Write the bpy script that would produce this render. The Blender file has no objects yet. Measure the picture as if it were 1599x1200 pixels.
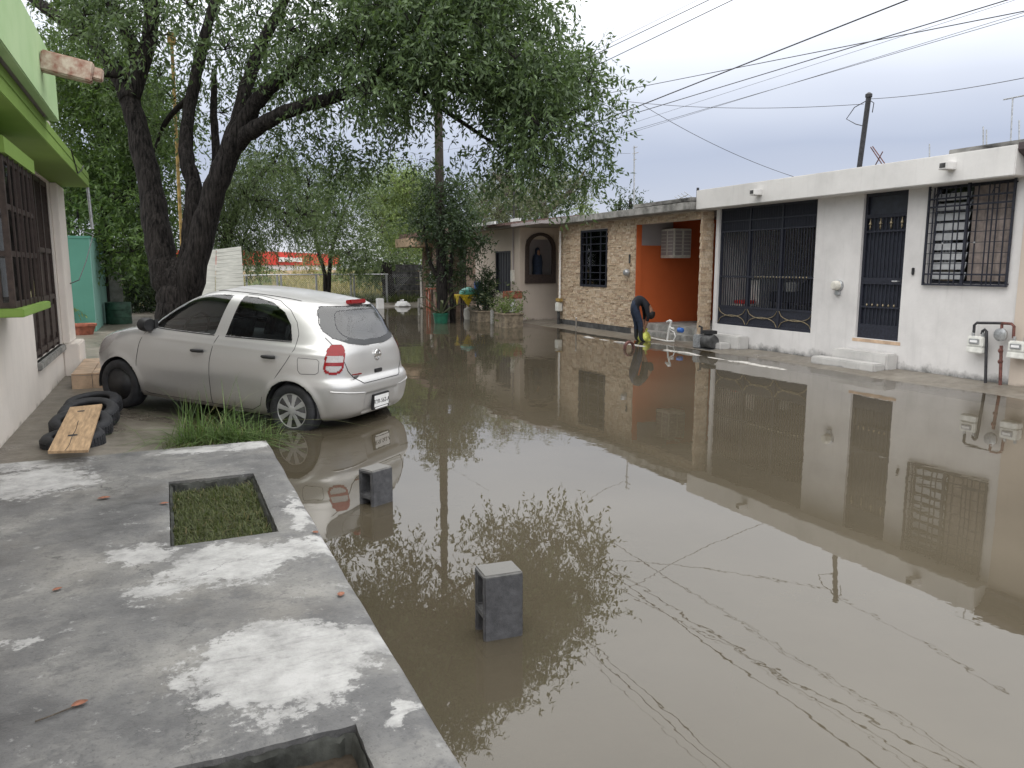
import bpy, bmesh, math, random
import numpy as np
from mathutils import Vector, Matrix, noise as mnoise

# ------------------------------------------------------------------ camera
SC = bpy.context.scene
COL = SC.collection
FPX, HZ, VPX, CH = 1200.0, 418.0, 255.0, 1.7      # focal length in photo pixels, horizon row, street vanishing column, eye height
PIT = math.atan((600 - HZ) / FPX)
YAW = math.atan((800 - VPX) / math.hypot(600 - HZ, FPX))
FW = Vector((math.sin(YAW) * math.cos(PIT), math.cos(YAW) * math.cos(PIT), -math.sin(PIT)))
RT = Vector((math.cos(YAW), -math.sin(YAW), 0))
UP = RT.cross(FW)
CAMLOC = Vector((0, 0, CH))
cd = bpy.data.cameras.new('camera')
cam = bpy.data.objects.new('camera', cd)
COL.objects.link(cam)
cd.sensor_fit = 'HORIZONTAL'; cd.sensor_width = 36.0; cd.lens = 36.0 * FPX / 1599.0
cd.clip_start = 0.05; cd.clip_end = 2000
mw = Matrix((RT, UP, -FW)).transposed().to_4x4(); mw.translation = CAMLOC
cam.matrix_world = mw
SC.camera = cam

# ------------------------------------------------------------------ sky (bright overcast, higher is whiter) and soft sun
SUN_EL, SUN_AZ = math.radians(58), math.radians(235)
world = bpy.data.worlds.new('World'); SC.world = world; world.use_nodes = True
nt = world.node_tree; nt.nodes.clear()
N = nt.nodes.new; L = nt.links.new
out = N('ShaderNodeOutputWorld'); bg = N('ShaderNodeBackground')
sky = N('ShaderNodeTexSky'); sky.sky_type = 'NISHITA'; sky.sun_disc = False
sky.sun_elevation = SUN_EL; sky.sun_rotation = SUN_AZ
tc = N('ShaderNodeTexCoord'); sep = N('ShaderNodeSeparateXYZ'); L(tc.outputs['Generated'], sep.inputs[0])
mp = N('ShaderNodeMapping'); mp.inputs['Scale'].default_value = (1.2, 1.2, 5.0); L(tc.outputs['Generated'], mp.inputs[0])
nz = N('ShaderNodeTexNoise'); nz.inputs['Scale'].default_value = 1.6; nz.inputs['Detail'].default_value = 3; L(mp.outputs[0], nz.inputs[0])
nm = N('ShaderNodeMath'); nm.operation = 'MULTIPLY_ADD'; nm.inputs[1].default_value = 0.09; nm.inputs[2].default_value = -0.045; L(nz.outputs[0], nm.inputs[0])
ad = N('ShaderNodeMath'); ad.operation = 'ADD'; L(sep.outputs[2], ad.inputs[0]); L(nm.outputs[0], ad.inputs[1])
rp = N('ShaderNodeValToRGB'); L(ad.outputs[0], rp.inputs[0])
stops = [(0.0, (.270, .276, .292)), (.06, (.202, .214, .250)), (.13, (.170, .188, .236)), (.20, (.262, .278, .318)),
         (.30, (.47, .48, .50)), (.48, (.76, .76, .76)), (1.0, (.90, .89, .87))]
els = rp.color_ramp.elements
while len(els) < len(stops): els.new(0.5)
for e, (p, c) in zip(els, stops): e.position = p; e.color = (*c, 1)
sc3 = N('ShaderNodeVectorMath'); sc3.operation = 'SCALE'; sc3.inputs['Scale'].default_value = 32.0; L(rp.outputs[0], sc3.inputs[0])
mx = N('ShaderNodeMix'); mx.data_type = 'RGBA'; mx.inputs['Factor'].default_value = 0.9
L(sky.outputs[0], mx.inputs['A']); L(sc3.outputs[0], mx.inputs['B']); L(mx.outputs['Result'], bg.inputs['Color'])
bg.inputs['Strength'].default_value = 0.1
L(bg.outputs[0], out.inputs[0])
sd = bpy.data.lights.new('sun', 'SUN'); sd.energy = 1.1; sd.angle = math.radians(35); sd.color = (1, .97, .93)
so = bpy.data.objects.new('sun', sd); COL.objects.link(so)
sdir = Vector((math.sin(SUN_AZ) * math.cos(SUN_EL), math.cos(SUN_AZ) * math.cos(SUN_EL), math.sin(SUN_EL)))
so.rotation_euler = (-sdir).to_track_quat('-Z', 'Y').to_euler(); so.location = (0, 0, 30)
vs = SC.view_settings
vs.view_transform = 'Standard'; vs.look = 'None'; vs.gamma = 1; vs.exposure = 0.0; vs.use_curve_mapping = False
SC.cycles.max_bounces = 6; SC.cycles.diffuse_bounces = 3; SC.cycles.glossy_bounces = 3; SC.cycles.transparent_max_bounces = 10

# ------------------------------------------------------------------ helpers
rng = random.Random(7)
R = math.radians
def ray(x, y): return FW + RT * ((x - 800) / FPX) + UP * ((600 - y) / FPX)
def P_z(x, y, z=0.0): d = ray(x, y); return CAMLOC + d * ((z - CH) / d.z)
def P_x(x, y, X): d = ray(x, y); return CAMLOC + d * (X / d.x)
def P_y(x, y, Y): d = ray(x, y); return CAMLOC + d * (Y / d.y)
def P_c(x, y, c): return CAMLOC + ray(x, y) * c

def tag(o, label=None, cat=None, group=None, kind=None):
    if label: o['label'] = label
    if cat: o['category'] = cat
    if group: o['group'] = group
    if kind: o['kind'] = kind
    return o
WLOC = {}
def thing(name, label, cat, loc=(0, 0, 0), group=None):
    o = bpy.data.objects.new(name, None); COL.objects.link(o); o.empty_display_size = .2
    o.location = loc; WLOC[o.name] = Vector(loc)
    return tag(o, label, cat, group)
def link(name, me, mat, parent=None, loc=None):
    o = bpy.data.objects.new(name, me); COL.objects.link(o)
    if mat is not None and not me.materials: me.materials.append(mat)
    if parent is not None: o.parent = parent
    base = WLOC.get(parent.name, Vector()) if parent is not None else Vector()
    if loc is not None: o.location = Vector(loc) - base
    WLOC[o.name] = Vector(loc) if loc is not None else base.copy()
    return o

class MB:
    def __init__(s): s.v = []; s.f = []
    def add(s, vs_, fs_):
        n = len(s.v); s.v += [tuple(p) for p in vs_]; s.f += [tuple(i + n for i in f) for f in fs_]; return s
    def box(s, a, b):
        x0, y0, z0 = a; x1, y1, z1 = b
        if x0 > x1: x0, x1 = x1, x0
        if y0 > y1: y0, y1 = y1, y0
        if z0 > z1: z0, z1 = z1, z0
        return s.add([(x0,y0,z0),(x1,y0,z0),(x1,y1,z0),(x0,y1,z0),(x0,y0,z1),(x1,y0,z1),(x1,y1,z1),(x0,y1,z1)],
                     [(0,3,2,1),(4,5,6,7),(0,1,5,4),(1,2,6,5),(2,3,7,6),(3,0,4,7)])
    def prism(s, poly, ext):                      # poly: 3d points, ext: extrusion vector
        n = len(poly); e = Vector(ext)
        a = [Vector(p) for p in poly]; b = [p + e for p in a]
        return s.add(a + b, [tuple(range(n))[::-1], tuple(range(n, 2 * n))] + [(i, (i + 1) % n, n + (i + 1) % n, n + i) for i in range(n)])
    def obox(s, c, ax, ay, az):                   # centre and half-axis vectors
        c, ax, ay, az = Vector(c), Vector(ax), Vector(ay), Vector(az)
        p = [c + ax * i + ay * j + az * k for k in (-1, 1) for (i, j) in ((-1, -1), (1, -1), (1, 1), (-1, 1))]
        return s.add(p, [(0,3,2,1),(4,5,6,7),(0,1,5,4),(1,2,6,5),(2,3,7,6),(3,0,4,7)])
    def tube(s, pts, rad, n=8, cap=True, closed=False):
        pts = [Vector(p) for p in pts]; m = len(pts)
        rad = rad if isinstance(rad, (list, tuple)) else [rad] * m
        ref = None; base = len(s.v); vs_ = []
        for i, p in enumerate(pts):
            if closed: t = pts[(i + 1) % m] - pts[i - 1]
            else: t = pts[min(i + 1, m - 1)] - pts[max(i - 1, 0)]
            t.normalize()
            if ref is None:
                ref = Vector((0, 0, 1)) if abs(t.z) < .9 else Vector((1, 0, 0))
            u = t.cross(ref).normalized(); w = u.cross(t).normalized(); ref = w
            for k in range(n):
                a = 2 * math.pi * k / n
                vs_.append(p + (u * math.cos(a) + w * math.sin(a)) * rad[i])
        fs_ = []
        for i in range(m if closed else m - 1):
            j = (i + 1) % m
            for k in range(n):
                fs_.append((i * n + k, i * n + (k + 1) % n, j * n + (k + 1) % n, j * n + k))
        if cap and not closed:
            fs_.append(tuple(range(n))[::-1]); fs_.append(tuple((m - 1) * n + k for k in range(n)))
        return s.add(vs_, fs_)
    def cyl(s, a, b, r, n=12, r2=None): return s.tube([a, b], [r, r if r2 is None else r2], n)
    def lathe(s, prof, c=(0, 0, 0), n=24, axis='z', closed=False):
        vs_ = []; c = Vector(c); m = len(prof)
        for (r, h) in prof:
            for k in range(n):
                a = 2 * math.pi * k / n; x, y = r * math.cos(a), r * math.sin(a)
                p = Vector((x, y, h)) if axis == 'z' else (Vector((x, h, y)) if axis == 'y' else Vector((h, x, y)))
                vs_.append(c + p)
        fs_ = []
        for i in range(m if closed else m - 1):
            j = (i + 1) % m
            for k in range(n): fs_.append((i * n + k, i * n + (k + 1) % n, j * n + (k + 1) % n, j * n + k))
        if not closed: fs_ += [tuple(range(n))[::-1], tuple((m - 1) * n + k for k in range(n))]
        return s.add(vs_, fs_)
    def wall(s, axis, t0, t1, u0, u1, z0, z1, holes=()):     # slab of thickness t0..t1 on 'x' or 'y', with rectangular openings
        us = sorted({u0, u1, *[h[0] for h in holes], *[h[1] for h in holes]}); zs = sorted({z0, z1, *[h[2] for h in holes], *[h[3] for h in holes]})
        us = [u for u in us if u0 <= u <= u1]; zs = [z for z in zs if z0 <= z <= z1]
        nu, nz_ = len(us) - 1, len(zs) - 1
        def solid(i, j):
            if i < 0 or j < 0 or i >= nu or j >= nz_: return False
            cu, cz = (us[i] + us[i + 1]) / 2, (zs[j] + zs[j + 1]) / 2
            return not any(h[0] < cu < h[1] and h[2] < cz < h[3] for h in holes)
        P = (lambda t, u, z: (t, u, z)) if axis == 'x' else (lambda t, u, z: (u, t, z))
        for i in range(nu):
            for j in range(nz_):
                if not solid(i, j): continue
                a, b, c, d = us[i], us[i + 1], zs[j], zs[j + 1]
                s.add([P(t0, a, c), P(t0, b, c), P(t0, b, d), P(t0, a, d)], [(0, 3, 2, 1)])
                s.add([P(t1, a, c), P(t1, b, c), P(t1, b, d), P(t1, a, d)], [(0, 1, 2, 3)])
                if not solid(i - 1, j): s.add([P(t0, a, c), P(t1, a, c), P(t1, a, d), P(t0, a, d)], [(0, 1, 2, 3)])
                if not solid(i + 1, j): s.add([P(t0, b, c), P(t1, b, c), P(t1, b, d), P(t0, b, d)], [(0, 3, 2, 1)])
                if not solid(i, j - 1): s.add([P(t0, a, c), P(t1, a, c), P(t1, b, c), P(t0, b, c)], [(0, 3, 2, 1)])
                if not solid(i, j + 1): s.add([P(t0, a, d), P(t1, a, d), P(t1, b, d), P(t0, b, d)], [(0, 1, 2, 3)])
        return s
    def mesh(s, name, mat, smooth=False, off=Vector(), bevel=0, weld=False, seg=2):
        me = bpy.data.meshes.new(name)
        me.from_pydata([(x - off[0], y - off[1], z - off[2]) for x, y, z in s.v], [], s.f)
        bm = bmesh.new(); bm.from_mesh(me)
        if weld: bmesh.ops.remove_doubles(bm, verts=bm.verts, dist=1e-5)
        bmesh.ops.recalc_face_normals(bm, faces=bm.faces)
        if bevel:
            es = [e for e in bm.edges if len(e.link_faces) == 2 and e.calc_face_angle(0) > .5]
            bmesh.ops.bevel(bm, geom=es, offset=bevel, segments=seg, affect='EDGES', clamp_overlap=True)
        bm.to_mesh(me); bm.free()
        if smooth:
            me.polygons.foreach_set('use_smooth', [True] * len(me.polygons))
            if smooth != 'all': me.set_sharp_from_angle(angle=R(smooth if smooth is not True else 40))
        me.materials.append(mat)
        return me
    def build(s, name, mat, parent=None, local=False, **k):
        off = Vector()
        if parent is not None and not local: off = WLOC.get(parent.name, Vector())
        me = s.mesh(name, mat, off=off, **k)
        o = bpy.data.objects.new(name, me); COL.objects.link(o)
        if parent is not None: o.parent = parent
        WLOC[o.name] = off.copy()
        return o

def np_mesh(name, V, F, mat, smooth=False):          # V (n,3) array, F (m,k) array
    me = bpy.data.meshes.new(name); n, (m, k) = len(V), F.shape
    me.vertices.add(n); me.vertices.foreach_set('co', np.ascontiguousarray(V, dtype=np.float32).ravel())
    me.loops.add(m * k); me.loops.foreach_set('vertex_index', np.ascontiguousarray(F, dtype=np.int32).ravel())
    me.polygons.add(m); me.polygons.foreach_set('loop_start', np.arange(0, m * k, k, dtype=np.int32))
    try: me.polygons.foreach_set('loop_total', np.full(m, k, dtype=np.int32))
    except Exception: pass
    me.update(calc_edges=True); me.validate()
    if smooth: me.polygons.foreach_set('use_smooth', np.ones(m, dtype=bool))
    if mat is not None: me.materials.append(mat)
    return me

# ------------------------------------------------------------------ materials
def newmat(name):
    m = bpy.data.materials.new(name); m.use_nodes = True
    t = m.node_tree; b = t.nodes['Principled BSDF']
    return m, t, b
def noise_node(t, scale, detail=4, rough=.55, coord='Object', sc=(1, 1, 1), dist=0):
    c = t.nodes.new('ShaderNodeTexCoord'); mpn = t.nodes.new('ShaderNodeMapping'); mpn.inputs['Scale'].default_value = sc
    t.links.new(c.outputs[coord], mpn.inputs[0])
    n = t.nodes.new('ShaderNodeTexNoise'); n.inputs['Scale'].default_value = scale; n.inputs['Detail'].default_value = detail
    n.inputs['Roughness'].default_value = rough; n.inputs['Distortion'].default_value = dist
    t.links.new(mpn.outputs[0], n.inputs[0]); return n
def ramp(t, src, stops, interp='LINEAR'):
    r = t.nodes.new('ShaderNodeValToRGB'); r.color_ramp.interpolation = interp
    e = r.color_ramp.elements
    while len(e) < len(stops): e.new(.5)
    for k, (p, c) in zip(e, stops): k.position = p; k.color = (*c, 1) if len(c) == 3 else c
    t.links.new(src, r.inputs[0]); return r
def mixc(t, fac, a, b, blend='MIX'):
    m = t.nodes.new('ShaderNodeMix'); m.data_type = 'RGBA'; m.blend_type = blend
    for s, v in (('Factor', fac), ('A', a), ('B', b)):
        if hasattr(v, 'is_linked') or hasattr(v, 'links'): t.links.new(v, m.inputs[s])
        elif s == 'Factor': m.inputs[s].default_value = v
        else: m.inputs[s].default_value = (*v, 1)
    return m.outputs['Result']
def bump(t, b, src, strength=.3, dist=.01):
    n = t.nodes.new('ShaderNodeBump'); n.inputs['Strength'].default_value = strength; n.inputs['Distance'].default_value = dist
    t.links.new(src, n.inputs['Height']); t.links.new(n.outputs[0], b.inputs['Normal']); return n
def island(t): 
    g = t.nodes.new('ShaderNodeNewGeometry'); return g.outputs['Random Per Island']
def M(name, col, rough=.7, metal=0, var=.18, scale=6, bmp=.15, bscale=40, spec=.5, col2=None, sc=(1, 1, 1), coord='Object', coat=0, bd=.004):
    m, t, b = newmat(name)
    n = noise_node(t, scale, 4, .6, coord, sc)
    c2 = col2 or tuple(max(0, c * (1 - var * 1.6)) for c in col); c1 = tuple(min(1, c * (1 + var)) for c in col)
    r = ramp(t, n.outputs[0], [(.32, c2), (.66, c1)])
    t.links.new(r.outputs[0], b.inputs['Base Color'])
    b.inputs['Roughness'].default_value = rough; b.inputs['Metallic'].default_value = metal
    b.inputs['Specular IOR Level'].default_value = spec; b.inputs['Coat Weight'].default_value = coat
    if bmp:
        n2 = noise_node(t, bscale, 2, .6, coord, sc); bump(t, b, n2.outputs[0], bmp, bd)
    return m
def leafmat(name, dark, light, trans=.35, rough=.5, dry=None):
    m, t, b = newmat(name)
    r = ramp(t, island(t), [(0, dark), (.7, light), (.9, tuple(c * 1.25 for c in light)), (1, dry or tuple(c * 1.3 for c in light))])
    t.links.new(r.outputs[0], b.inputs['Base Color']); b.inputs['Roughness'].default_value = rough
    b.inputs['Specular IOR Level'].default_value = .35
    tr = t.nodes.new('ShaderNodeBsdfTranslucent'); t.links.new(mixc(t, .5, r.outputs[0], (.12, .2, .02)), tr.inputs['Color'])
    ms = t.nodes.new('ShaderNodeMixShader'); ms.inputs[0].default_value = trans
    t.links.new(b.outputs[0], ms.inputs[1]); t.links.new(tr.outputs[0], ms.inputs[2])
    t.links.new(ms.outputs[0], t.nodes['Material Output'].inputs['Surface']); return m
def glassmat(name, tint=(.5, .55, .53), refl=1.0, rough=.02, ior=1.5):
    m, t, b = newmat(name); t.nodes.remove(b)
    fr = t.nodes.new('ShaderNodeFresnel'); fr.inputs[0].default_value = ior
    tp = t.nodes.new('ShaderNodeBsdfTransparent'); tp.inputs[0].default_value = (*tint, 1)
    gl = t.nodes.new('ShaderNodeBsdfGlossy'); gl.inputs['Roughness'].default_value = rough
    gl.inputs[0].default_value = (refl, refl, refl, 1)
    ms = t.nodes.new('ShaderNodeMixShader'); t.links.new(fr.outputs[0], ms.inputs[0]); t.links.new(tp.outputs[0], ms.inputs[1]); t.links.new(gl.outputs[0], ms.inputs[2])
    t.links.new(ms.outputs[0], t.nodes['Material Output'].inputs['Surface']); return m
def wallpaint(name, col, dirt=(.10, .10, .095), dirt_h=.32, rough=.85, stain=.5):
    """Masonry paint with blotchy weathering and a ragged band of black mould at the foot of the wall."""
    m, t, b = newmat(name)
    n = noise_node(t, 1.3, 6, .65); base = ramp(t, n.outputs[0], [(.3, tuple(c * (1 - .22 * stain) for c in col)), (.62, col)]).outputs[0]
    streak = noise_node(t, 2.0, 5, .6, 'Object', (6, 6, .5)); base = mixc(t, ramp(t, streak.outputs[0], [(.56, (0, 0, 0)), (.8, (.35 * stain,) * 3)]).outputs[0], base, tuple(c * .55 for c in col))
    g = t.nodes.new('ShaderNodeNewGeometry'); sp = t.nodes.new('ShaderNodeSeparateXYZ'); t.links.new(g.outputs['Position'], sp.inputs[0])
    n2 = noise_node(t, 3.5, 6, .7)
    mm = t.nodes.new('ShaderNodeMath'); mm.operation = 'MULTIPLY_ADD'; t.links.new(n2.outputs[0], mm.inputs[0]); mm.inputs[1].default_value = -1.15 * dirt_h; t.links.new(sp.outputs[2], mm.inputs[2])
    md = t.nodes.new('ShaderNodeMapRange'); t.links.new(mm.outputs[0], md.inputs[0])
    md.inputs[1].default_value = -.50 * dirt_h; md.inputs[2].default_value = -.12 * dirt_h; md.inputs[3].default_value = .85; md.inputs[4].default_value = 0
    col_ = mixc(t, md.outputs[0], base, dirt)
    t.links.new(col_, b.inputs['Base Color']); b.inputs['Roughness'].default_value = rough; b.inputs['Specular IOR Level'].default_value = .25
    n3 = noise_node(t, 28, 3, .6); bump(t, b, n3.outputs[0], .22, .008); return m

MAT = dict(
    black_iron=M('black_iron', (.018, .020, .031), .5, .0, .3, 30, .1, 60, .4),
    brown_iron=M('brown_iron', (.05, .035, .03), .5, 0, .3, 20, .15, 50, .4),
    gold=M('gold_paint', (.22, .18, .11), .45, .4, .3, 30, .1, 60),
    white_metal=M('white_metal', (.66, .66, .62), .5, 0, .12, 8, .05, 40),
    steel=M('galvanised_steel', (.45, .46, .47), .4, .7, .2, 25, .08, 60),
    rust=M('rusty_pipe', (.14, .055, .045), .75, .1, .35, 18, .4, 70),
    blackpipe=M('black_pipe', (.03, .03, .034), .55, .1, .3, 20, .2, 60),
    rubber=M('tyre_rubber', (.022, .023, .027), .72, 0, .35, 12, .25, 80),
    plastic=M('black_plastic', (.018, .018, .02), .5, 0, .2, 20, .1, 120),
    concrete=M('concrete', (.27, .265, .25), .85, 0, .3, 5, .5, 45, .3),
    oldconcrete=M('weathered_concrete', (.20, .195, .185), .9, 0, .5, 2.2, .5, 35, .3, sc=(1, 1, 2.2)),
    block=M('cinder_block', (.075, .076, .082), .9, 0, .35, 14, .9, 90, .3, bd=.006),
    drywhite=M('dry_block_top', (.30, .295, .28), .95, 0, .25, 20, .8, 90, .2),
    wood=M('plywood', (.42, .29, .175), .75, 0, .22, 5, .25, 40, .3, sc=(8, 1, 4)),
    greywood=M('grey_board', (.42, .40, .37), .8, 0, .2, 5, .3, 30, .3, sc=(6, 6, 1)),
    polewood=M('pole_wood', (.055, .047, .04), .9, 0, .35, 8, .6, 20, .2, sc=(6, 6, .6)),
    bark=M('bark', (.024, .021, .0195), .95, 0, .6, 6, 1.0, 9, .2, sc=(4, 4, .6), bd=.07),
    palebark=M('pale_bark', (.10, .085, .07), .95, 0, .4, 5, .8, 14, .2, sc=(3, 3, .7), bd=.02),
    soil=M('soil', (.05, .04, .03), .95, 0, .4, 12, .8, 60, .2),
    dark=M('dark_interior', (.03, .03, .032), .8, 0, .2, 6, 0),
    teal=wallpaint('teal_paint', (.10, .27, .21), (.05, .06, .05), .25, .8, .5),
    teal_lit=wallpaint('teal_paint_lit_side', (.20, .38, .33), (.06, .07, .06), .25, .8, .5),  # lighter copy of the teal, painting in the brighter-lit side of the booth
    green=wallpaint('lime_paint', (.21, .33, .075), (.06, .08, .03), .0001, .7, .5),
    palegreen=wallpaint('faded_green_paint', (.36, .50, .26), (.1, .12, .08), .0001, .8, 1.1),
    cream=wallpaint('cream_plaster', (.80, .74, .68), (.16, .14, .11), .22, .9, .5),
    white=wallpaint('white_plaster', (.635, .62, .61), (.055, .058, .056), .38, .85, .85),
    stepwhite=wallpaint('worn_step_paint', (.50, .49, .475), (.10, .10, .095), .12, .9, 1.3),
    fascia=wallpaint('white_fascia_paint', (.66, .65, .635), (.2, .2, .2), .0001, .85, .7),
    beige=wallpaint('beige_plaster', (.52, .45, .385), (.12, .1, .08), .2, .9, .5),
    orange=wallpaint('orange_paint', (.58, .13, .04), (.2, .08, .05), .15, .85, .4),
    greyplaster=wallpaint('grey_plaster', (.34, .31, .31), (.12, .12, .12), .1, .9, .5),
    brownroof=M('brown_roof', (.13, .085, .075), .8, 0, .3, 8, .5, 30, .3),
    cornice=M('brown_cornice_paint', (.075, .055, .058), .6, 0, .15, 8, .1, 40),
    tan=M('tan_tile', (.50, .36, .25), .6, 0, .2, 6, .2, 40),
    plinth=M('dark_plinth', (.06, .06, .06), .85, 0, .4, 7, .5, 40),
    red=M('red_panel', (.62, .035, .02), .5, 0, .1, 4, 0),
    signwhite=M('sign_white', (.75, .75, .75), .6, 0, .05, 4, 0),
    yellow=M('yellow_cloth', (.72, .52, .03), .8, 0, .3, 14, .3, 30),
    yellowpole=M('yellow_pole_paint', (.34, .23, .07), .6, 0, .35, 9, .2, 40),
    lime=M('lime_plastic', (.58, .60, .12), .45, 0, .35, 9, .6, 14, bd=.02),
    blue=M('blue_plastic', (.03, .12, .42), .4, 0, .2, 9, .1, 30),
    teal_pl=M('turquoise_plastic', (.12, .45, .38), .4, 0, .2, 9, .1, 30),
    potgreen=M('green_plastic_pot', (.01, .12, .07), .45, 0, .2, 9, .1, 30),
    terracotta=M('terracotta', (.30, .10, .06), .85, 0, .25, 12, .3, 40),
    planterstone=M('planter_stone', (.22, .18, .13), .9, 0, .35, 9, .6, 30),
    barrel=M('green_barrel', (.025, .07, .045), .5, .1, .35, 8, .2, 30),
    panel=M('grey_sheet', (.46, .46, .42), .6, 0, .12, 3, .1, 30, sc=(1, 1, 8)),
    aircon=M('aircon_case', (.60, .58, .52), .5, 0, .12, 10, .05, 40),
    pvc=M('white_pvc', (.75, .74, .72), .35, 0, .08, 10, .05, 40),
    brick=M('red_brick', (.28, .10, .06), .9, 0, .3, 15, .6, 50),
    denim=M('denim', (.020, .032, .062), .85, 0, .3, 14, .4, 120),
    navy=M('dark_shirt', (.007, .008, .013), .85, 0, .25, 14, .3, 80),
    skin=M('skin', (.30, .16, .10), .55, 0, .1, 10, .05, 60),
    hair=M('hair', (.012, .009, .008), .6, 0, .3, 60, .4, 120),
    boot=M('rubber_boot', (.015, .016, .02), .5, 0, .2, 10, .05, 40),
    fallen=M('fallen_leaf', (.24, .10, .06), .8, 0, .35, 40, .2, 80),
    leaf=leafmat('ash_leaf', (.030, .054, .026), (.105, .155, .068), .34),
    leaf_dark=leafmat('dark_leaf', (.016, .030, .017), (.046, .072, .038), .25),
    leaf_left=leafmat('mid_green_leaf', (.030, .060, .020), (.088, .145, .040), .35),
    leaf_bright=leafmat('bright_leaf', (.11, .155, .055), (.21, .275, .095), .40),
    leaf_grey=leafmat('grey_green_leaf', (.075, .09, .055), (.16, .18, .105), .35),
    leaf_hazed=leafmat('hazed_green_leaf', (.045, .07, .035), (.115, .155, .070), .35),  # green lightened to put the haze of distance into the leaf colour
    grass=leafmat('long_grass', (.05, .09, .025), (.13, .21, .065), .35, .5, (.33, .29, .15)),
    lawn=leafmat('lawn_grass', (.045, .05, .02), (.10, .12, .045), .3, .5, (.22, .17, .09)),
    dry=leafmat('dry_grass', (.16, .15, .05), (.34, .28, .12), .35),
)

# ------------------------------------------------------------------ setting: ground, street bed, driveway, field
def sst(a, b, x): t = np.clip((x - a) / (b - a), 0, 1); return t * t * (3 - 2 * t)
FBMC = {}
def fbm(x, y, s, seed=0):
    x = np.asarray(x, float); y = np.asarray(y, float); v = np.zeros(np.broadcast(x, y).shape); a = 1.0
    if seed not in FBMC: FBMC[seed] = np.random.RandomState(seed).uniform(0, 6.283, (5, 3, 2))
    for k in range(5):
        for th, ph in FBMC[seed][k]:
            v = v + a * np.sin((x * math.cos(th) + y * math.sin(th)) * s + ph)
        s *= 1.93; a *= .55
    return v / 5.0
def bed(x, y):
    x = np.asarray(x, float); y = np.asarray(y, float)
    drive = np.minimum(.06 - .089 * (x + .56), .075)
    street = -.09 - .10 * sst(1.1, 3.2, x)
    z = np.where(x < 1.13, drive, street)
    z = np.where(y < 7.0, np.where(x < 1.2, -.10, street), z)
    z = z + (.17 - z) * sst(14.5, 18.5, y) * (1 - sst(.5, 3.4, x))          # bare earth under the trees on the left
    z = z + (.16 - z) * sst(30.5, 34.5, y)
    z = z + fbm(x, y, 1.3, 3) * .010
    return z
def gridmesh(name, x0, x1, y0, y1, step, zf, mat, kind=None):
    xs = np.arange(x0, x1 + step / 2, step); ys = np.arange(y0, y1 + step / 2, step)
    Xg, Yg = np.meshgrid(xs, ys); Zg = zf(Xg, Yg); V = np.stack([Xg, Yg, Zg], -1).reshape(-1, 3)
    nx, ny = len(xs), len(ys); i, j = np.meshgrid(np.arange(nx - 1), np.arange(ny - 1)); a = (j * nx + i).ravel()
    F = np.stack([a, a + 1, a + nx + 1, a + nx], -1)
    me = np_mesh(name, V, F, mat, True); o = bpy.data.objects.new(name, me); COL.objects.link(o)
    if kind: o['kind'] = kind
    return o, V
def wetground():
    m, t, b = newmat('wet_street_concrete')
    n = noise_node(t, .9, 6, .65); n2 = noise_node(t, 7, 5, .7)
    c = ramp(t, n.outputs[0], [(.3, (.075, .062, .048)), (.52, (.15, .13, .105)), (.7, (.24, .22, .19))]).outputs[0]
    c = mixc(t, .45, c, ramp(t, n2.outputs[0], [(.3, (.06, .05, .04)), (.7, (.26, .24, .2))]).outputs[0])
    t.links.new(c, b.inputs['Base Color'])
    t.links.new(ramp(t, n.outputs[0], [(.35, (.25,) * 3), (.65, (.65,) * 3)]).outputs[0], b.inputs['Roughness'])
    bump(t, b, noise_node(t, 30, 5, .65).outputs[0], .35, .008); return m
MAT['wet'] = wetground()
MAT['earth'] = M('earth', (.12, .09, .06), .95, 0, .4, 1.5, .6, 20, .2, col2=(.07, .075, .03))
MAT['fieldearth'] = M('field_earth', (.22, .14, .09), .95, 0, .3, .35, .6, 6, .2, col2=(.09, .10, .035))
o, _ = gridmesh('street', -4.0, 11.3, -8, 36, .16, bed, MAT['wet'], 'structure')
mb = MB(); mb.add([(-900, -900, -.4), (900, -900, -.4), (900, 1200, -.4), (-900, 1200, -.4)], [(0, 1, 2, 3)])
mb.build('ground', MAT['earth'])['kind'] = 'structure'
def fieldz(x, y): return .15 + .45 * sst(36, 60, y) + fbm(x, y, .25, 9) * .10 + .5 * sst(60, 160, y)
o, _ = gridmesh('field', -60, 120, 34.2, 260, 2.2, fieldz, MAT['fieldearth'], 'structure')
def vergez(x, y): return .12 + fbm(x, y, .8, 5) * .03
o, _ = gridmesh('verge', -30, -3.6, 13.5, 36, .6, lambda x, y: vergez(x, y) + 0.02, MAT['earth'], 'structure')

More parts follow.
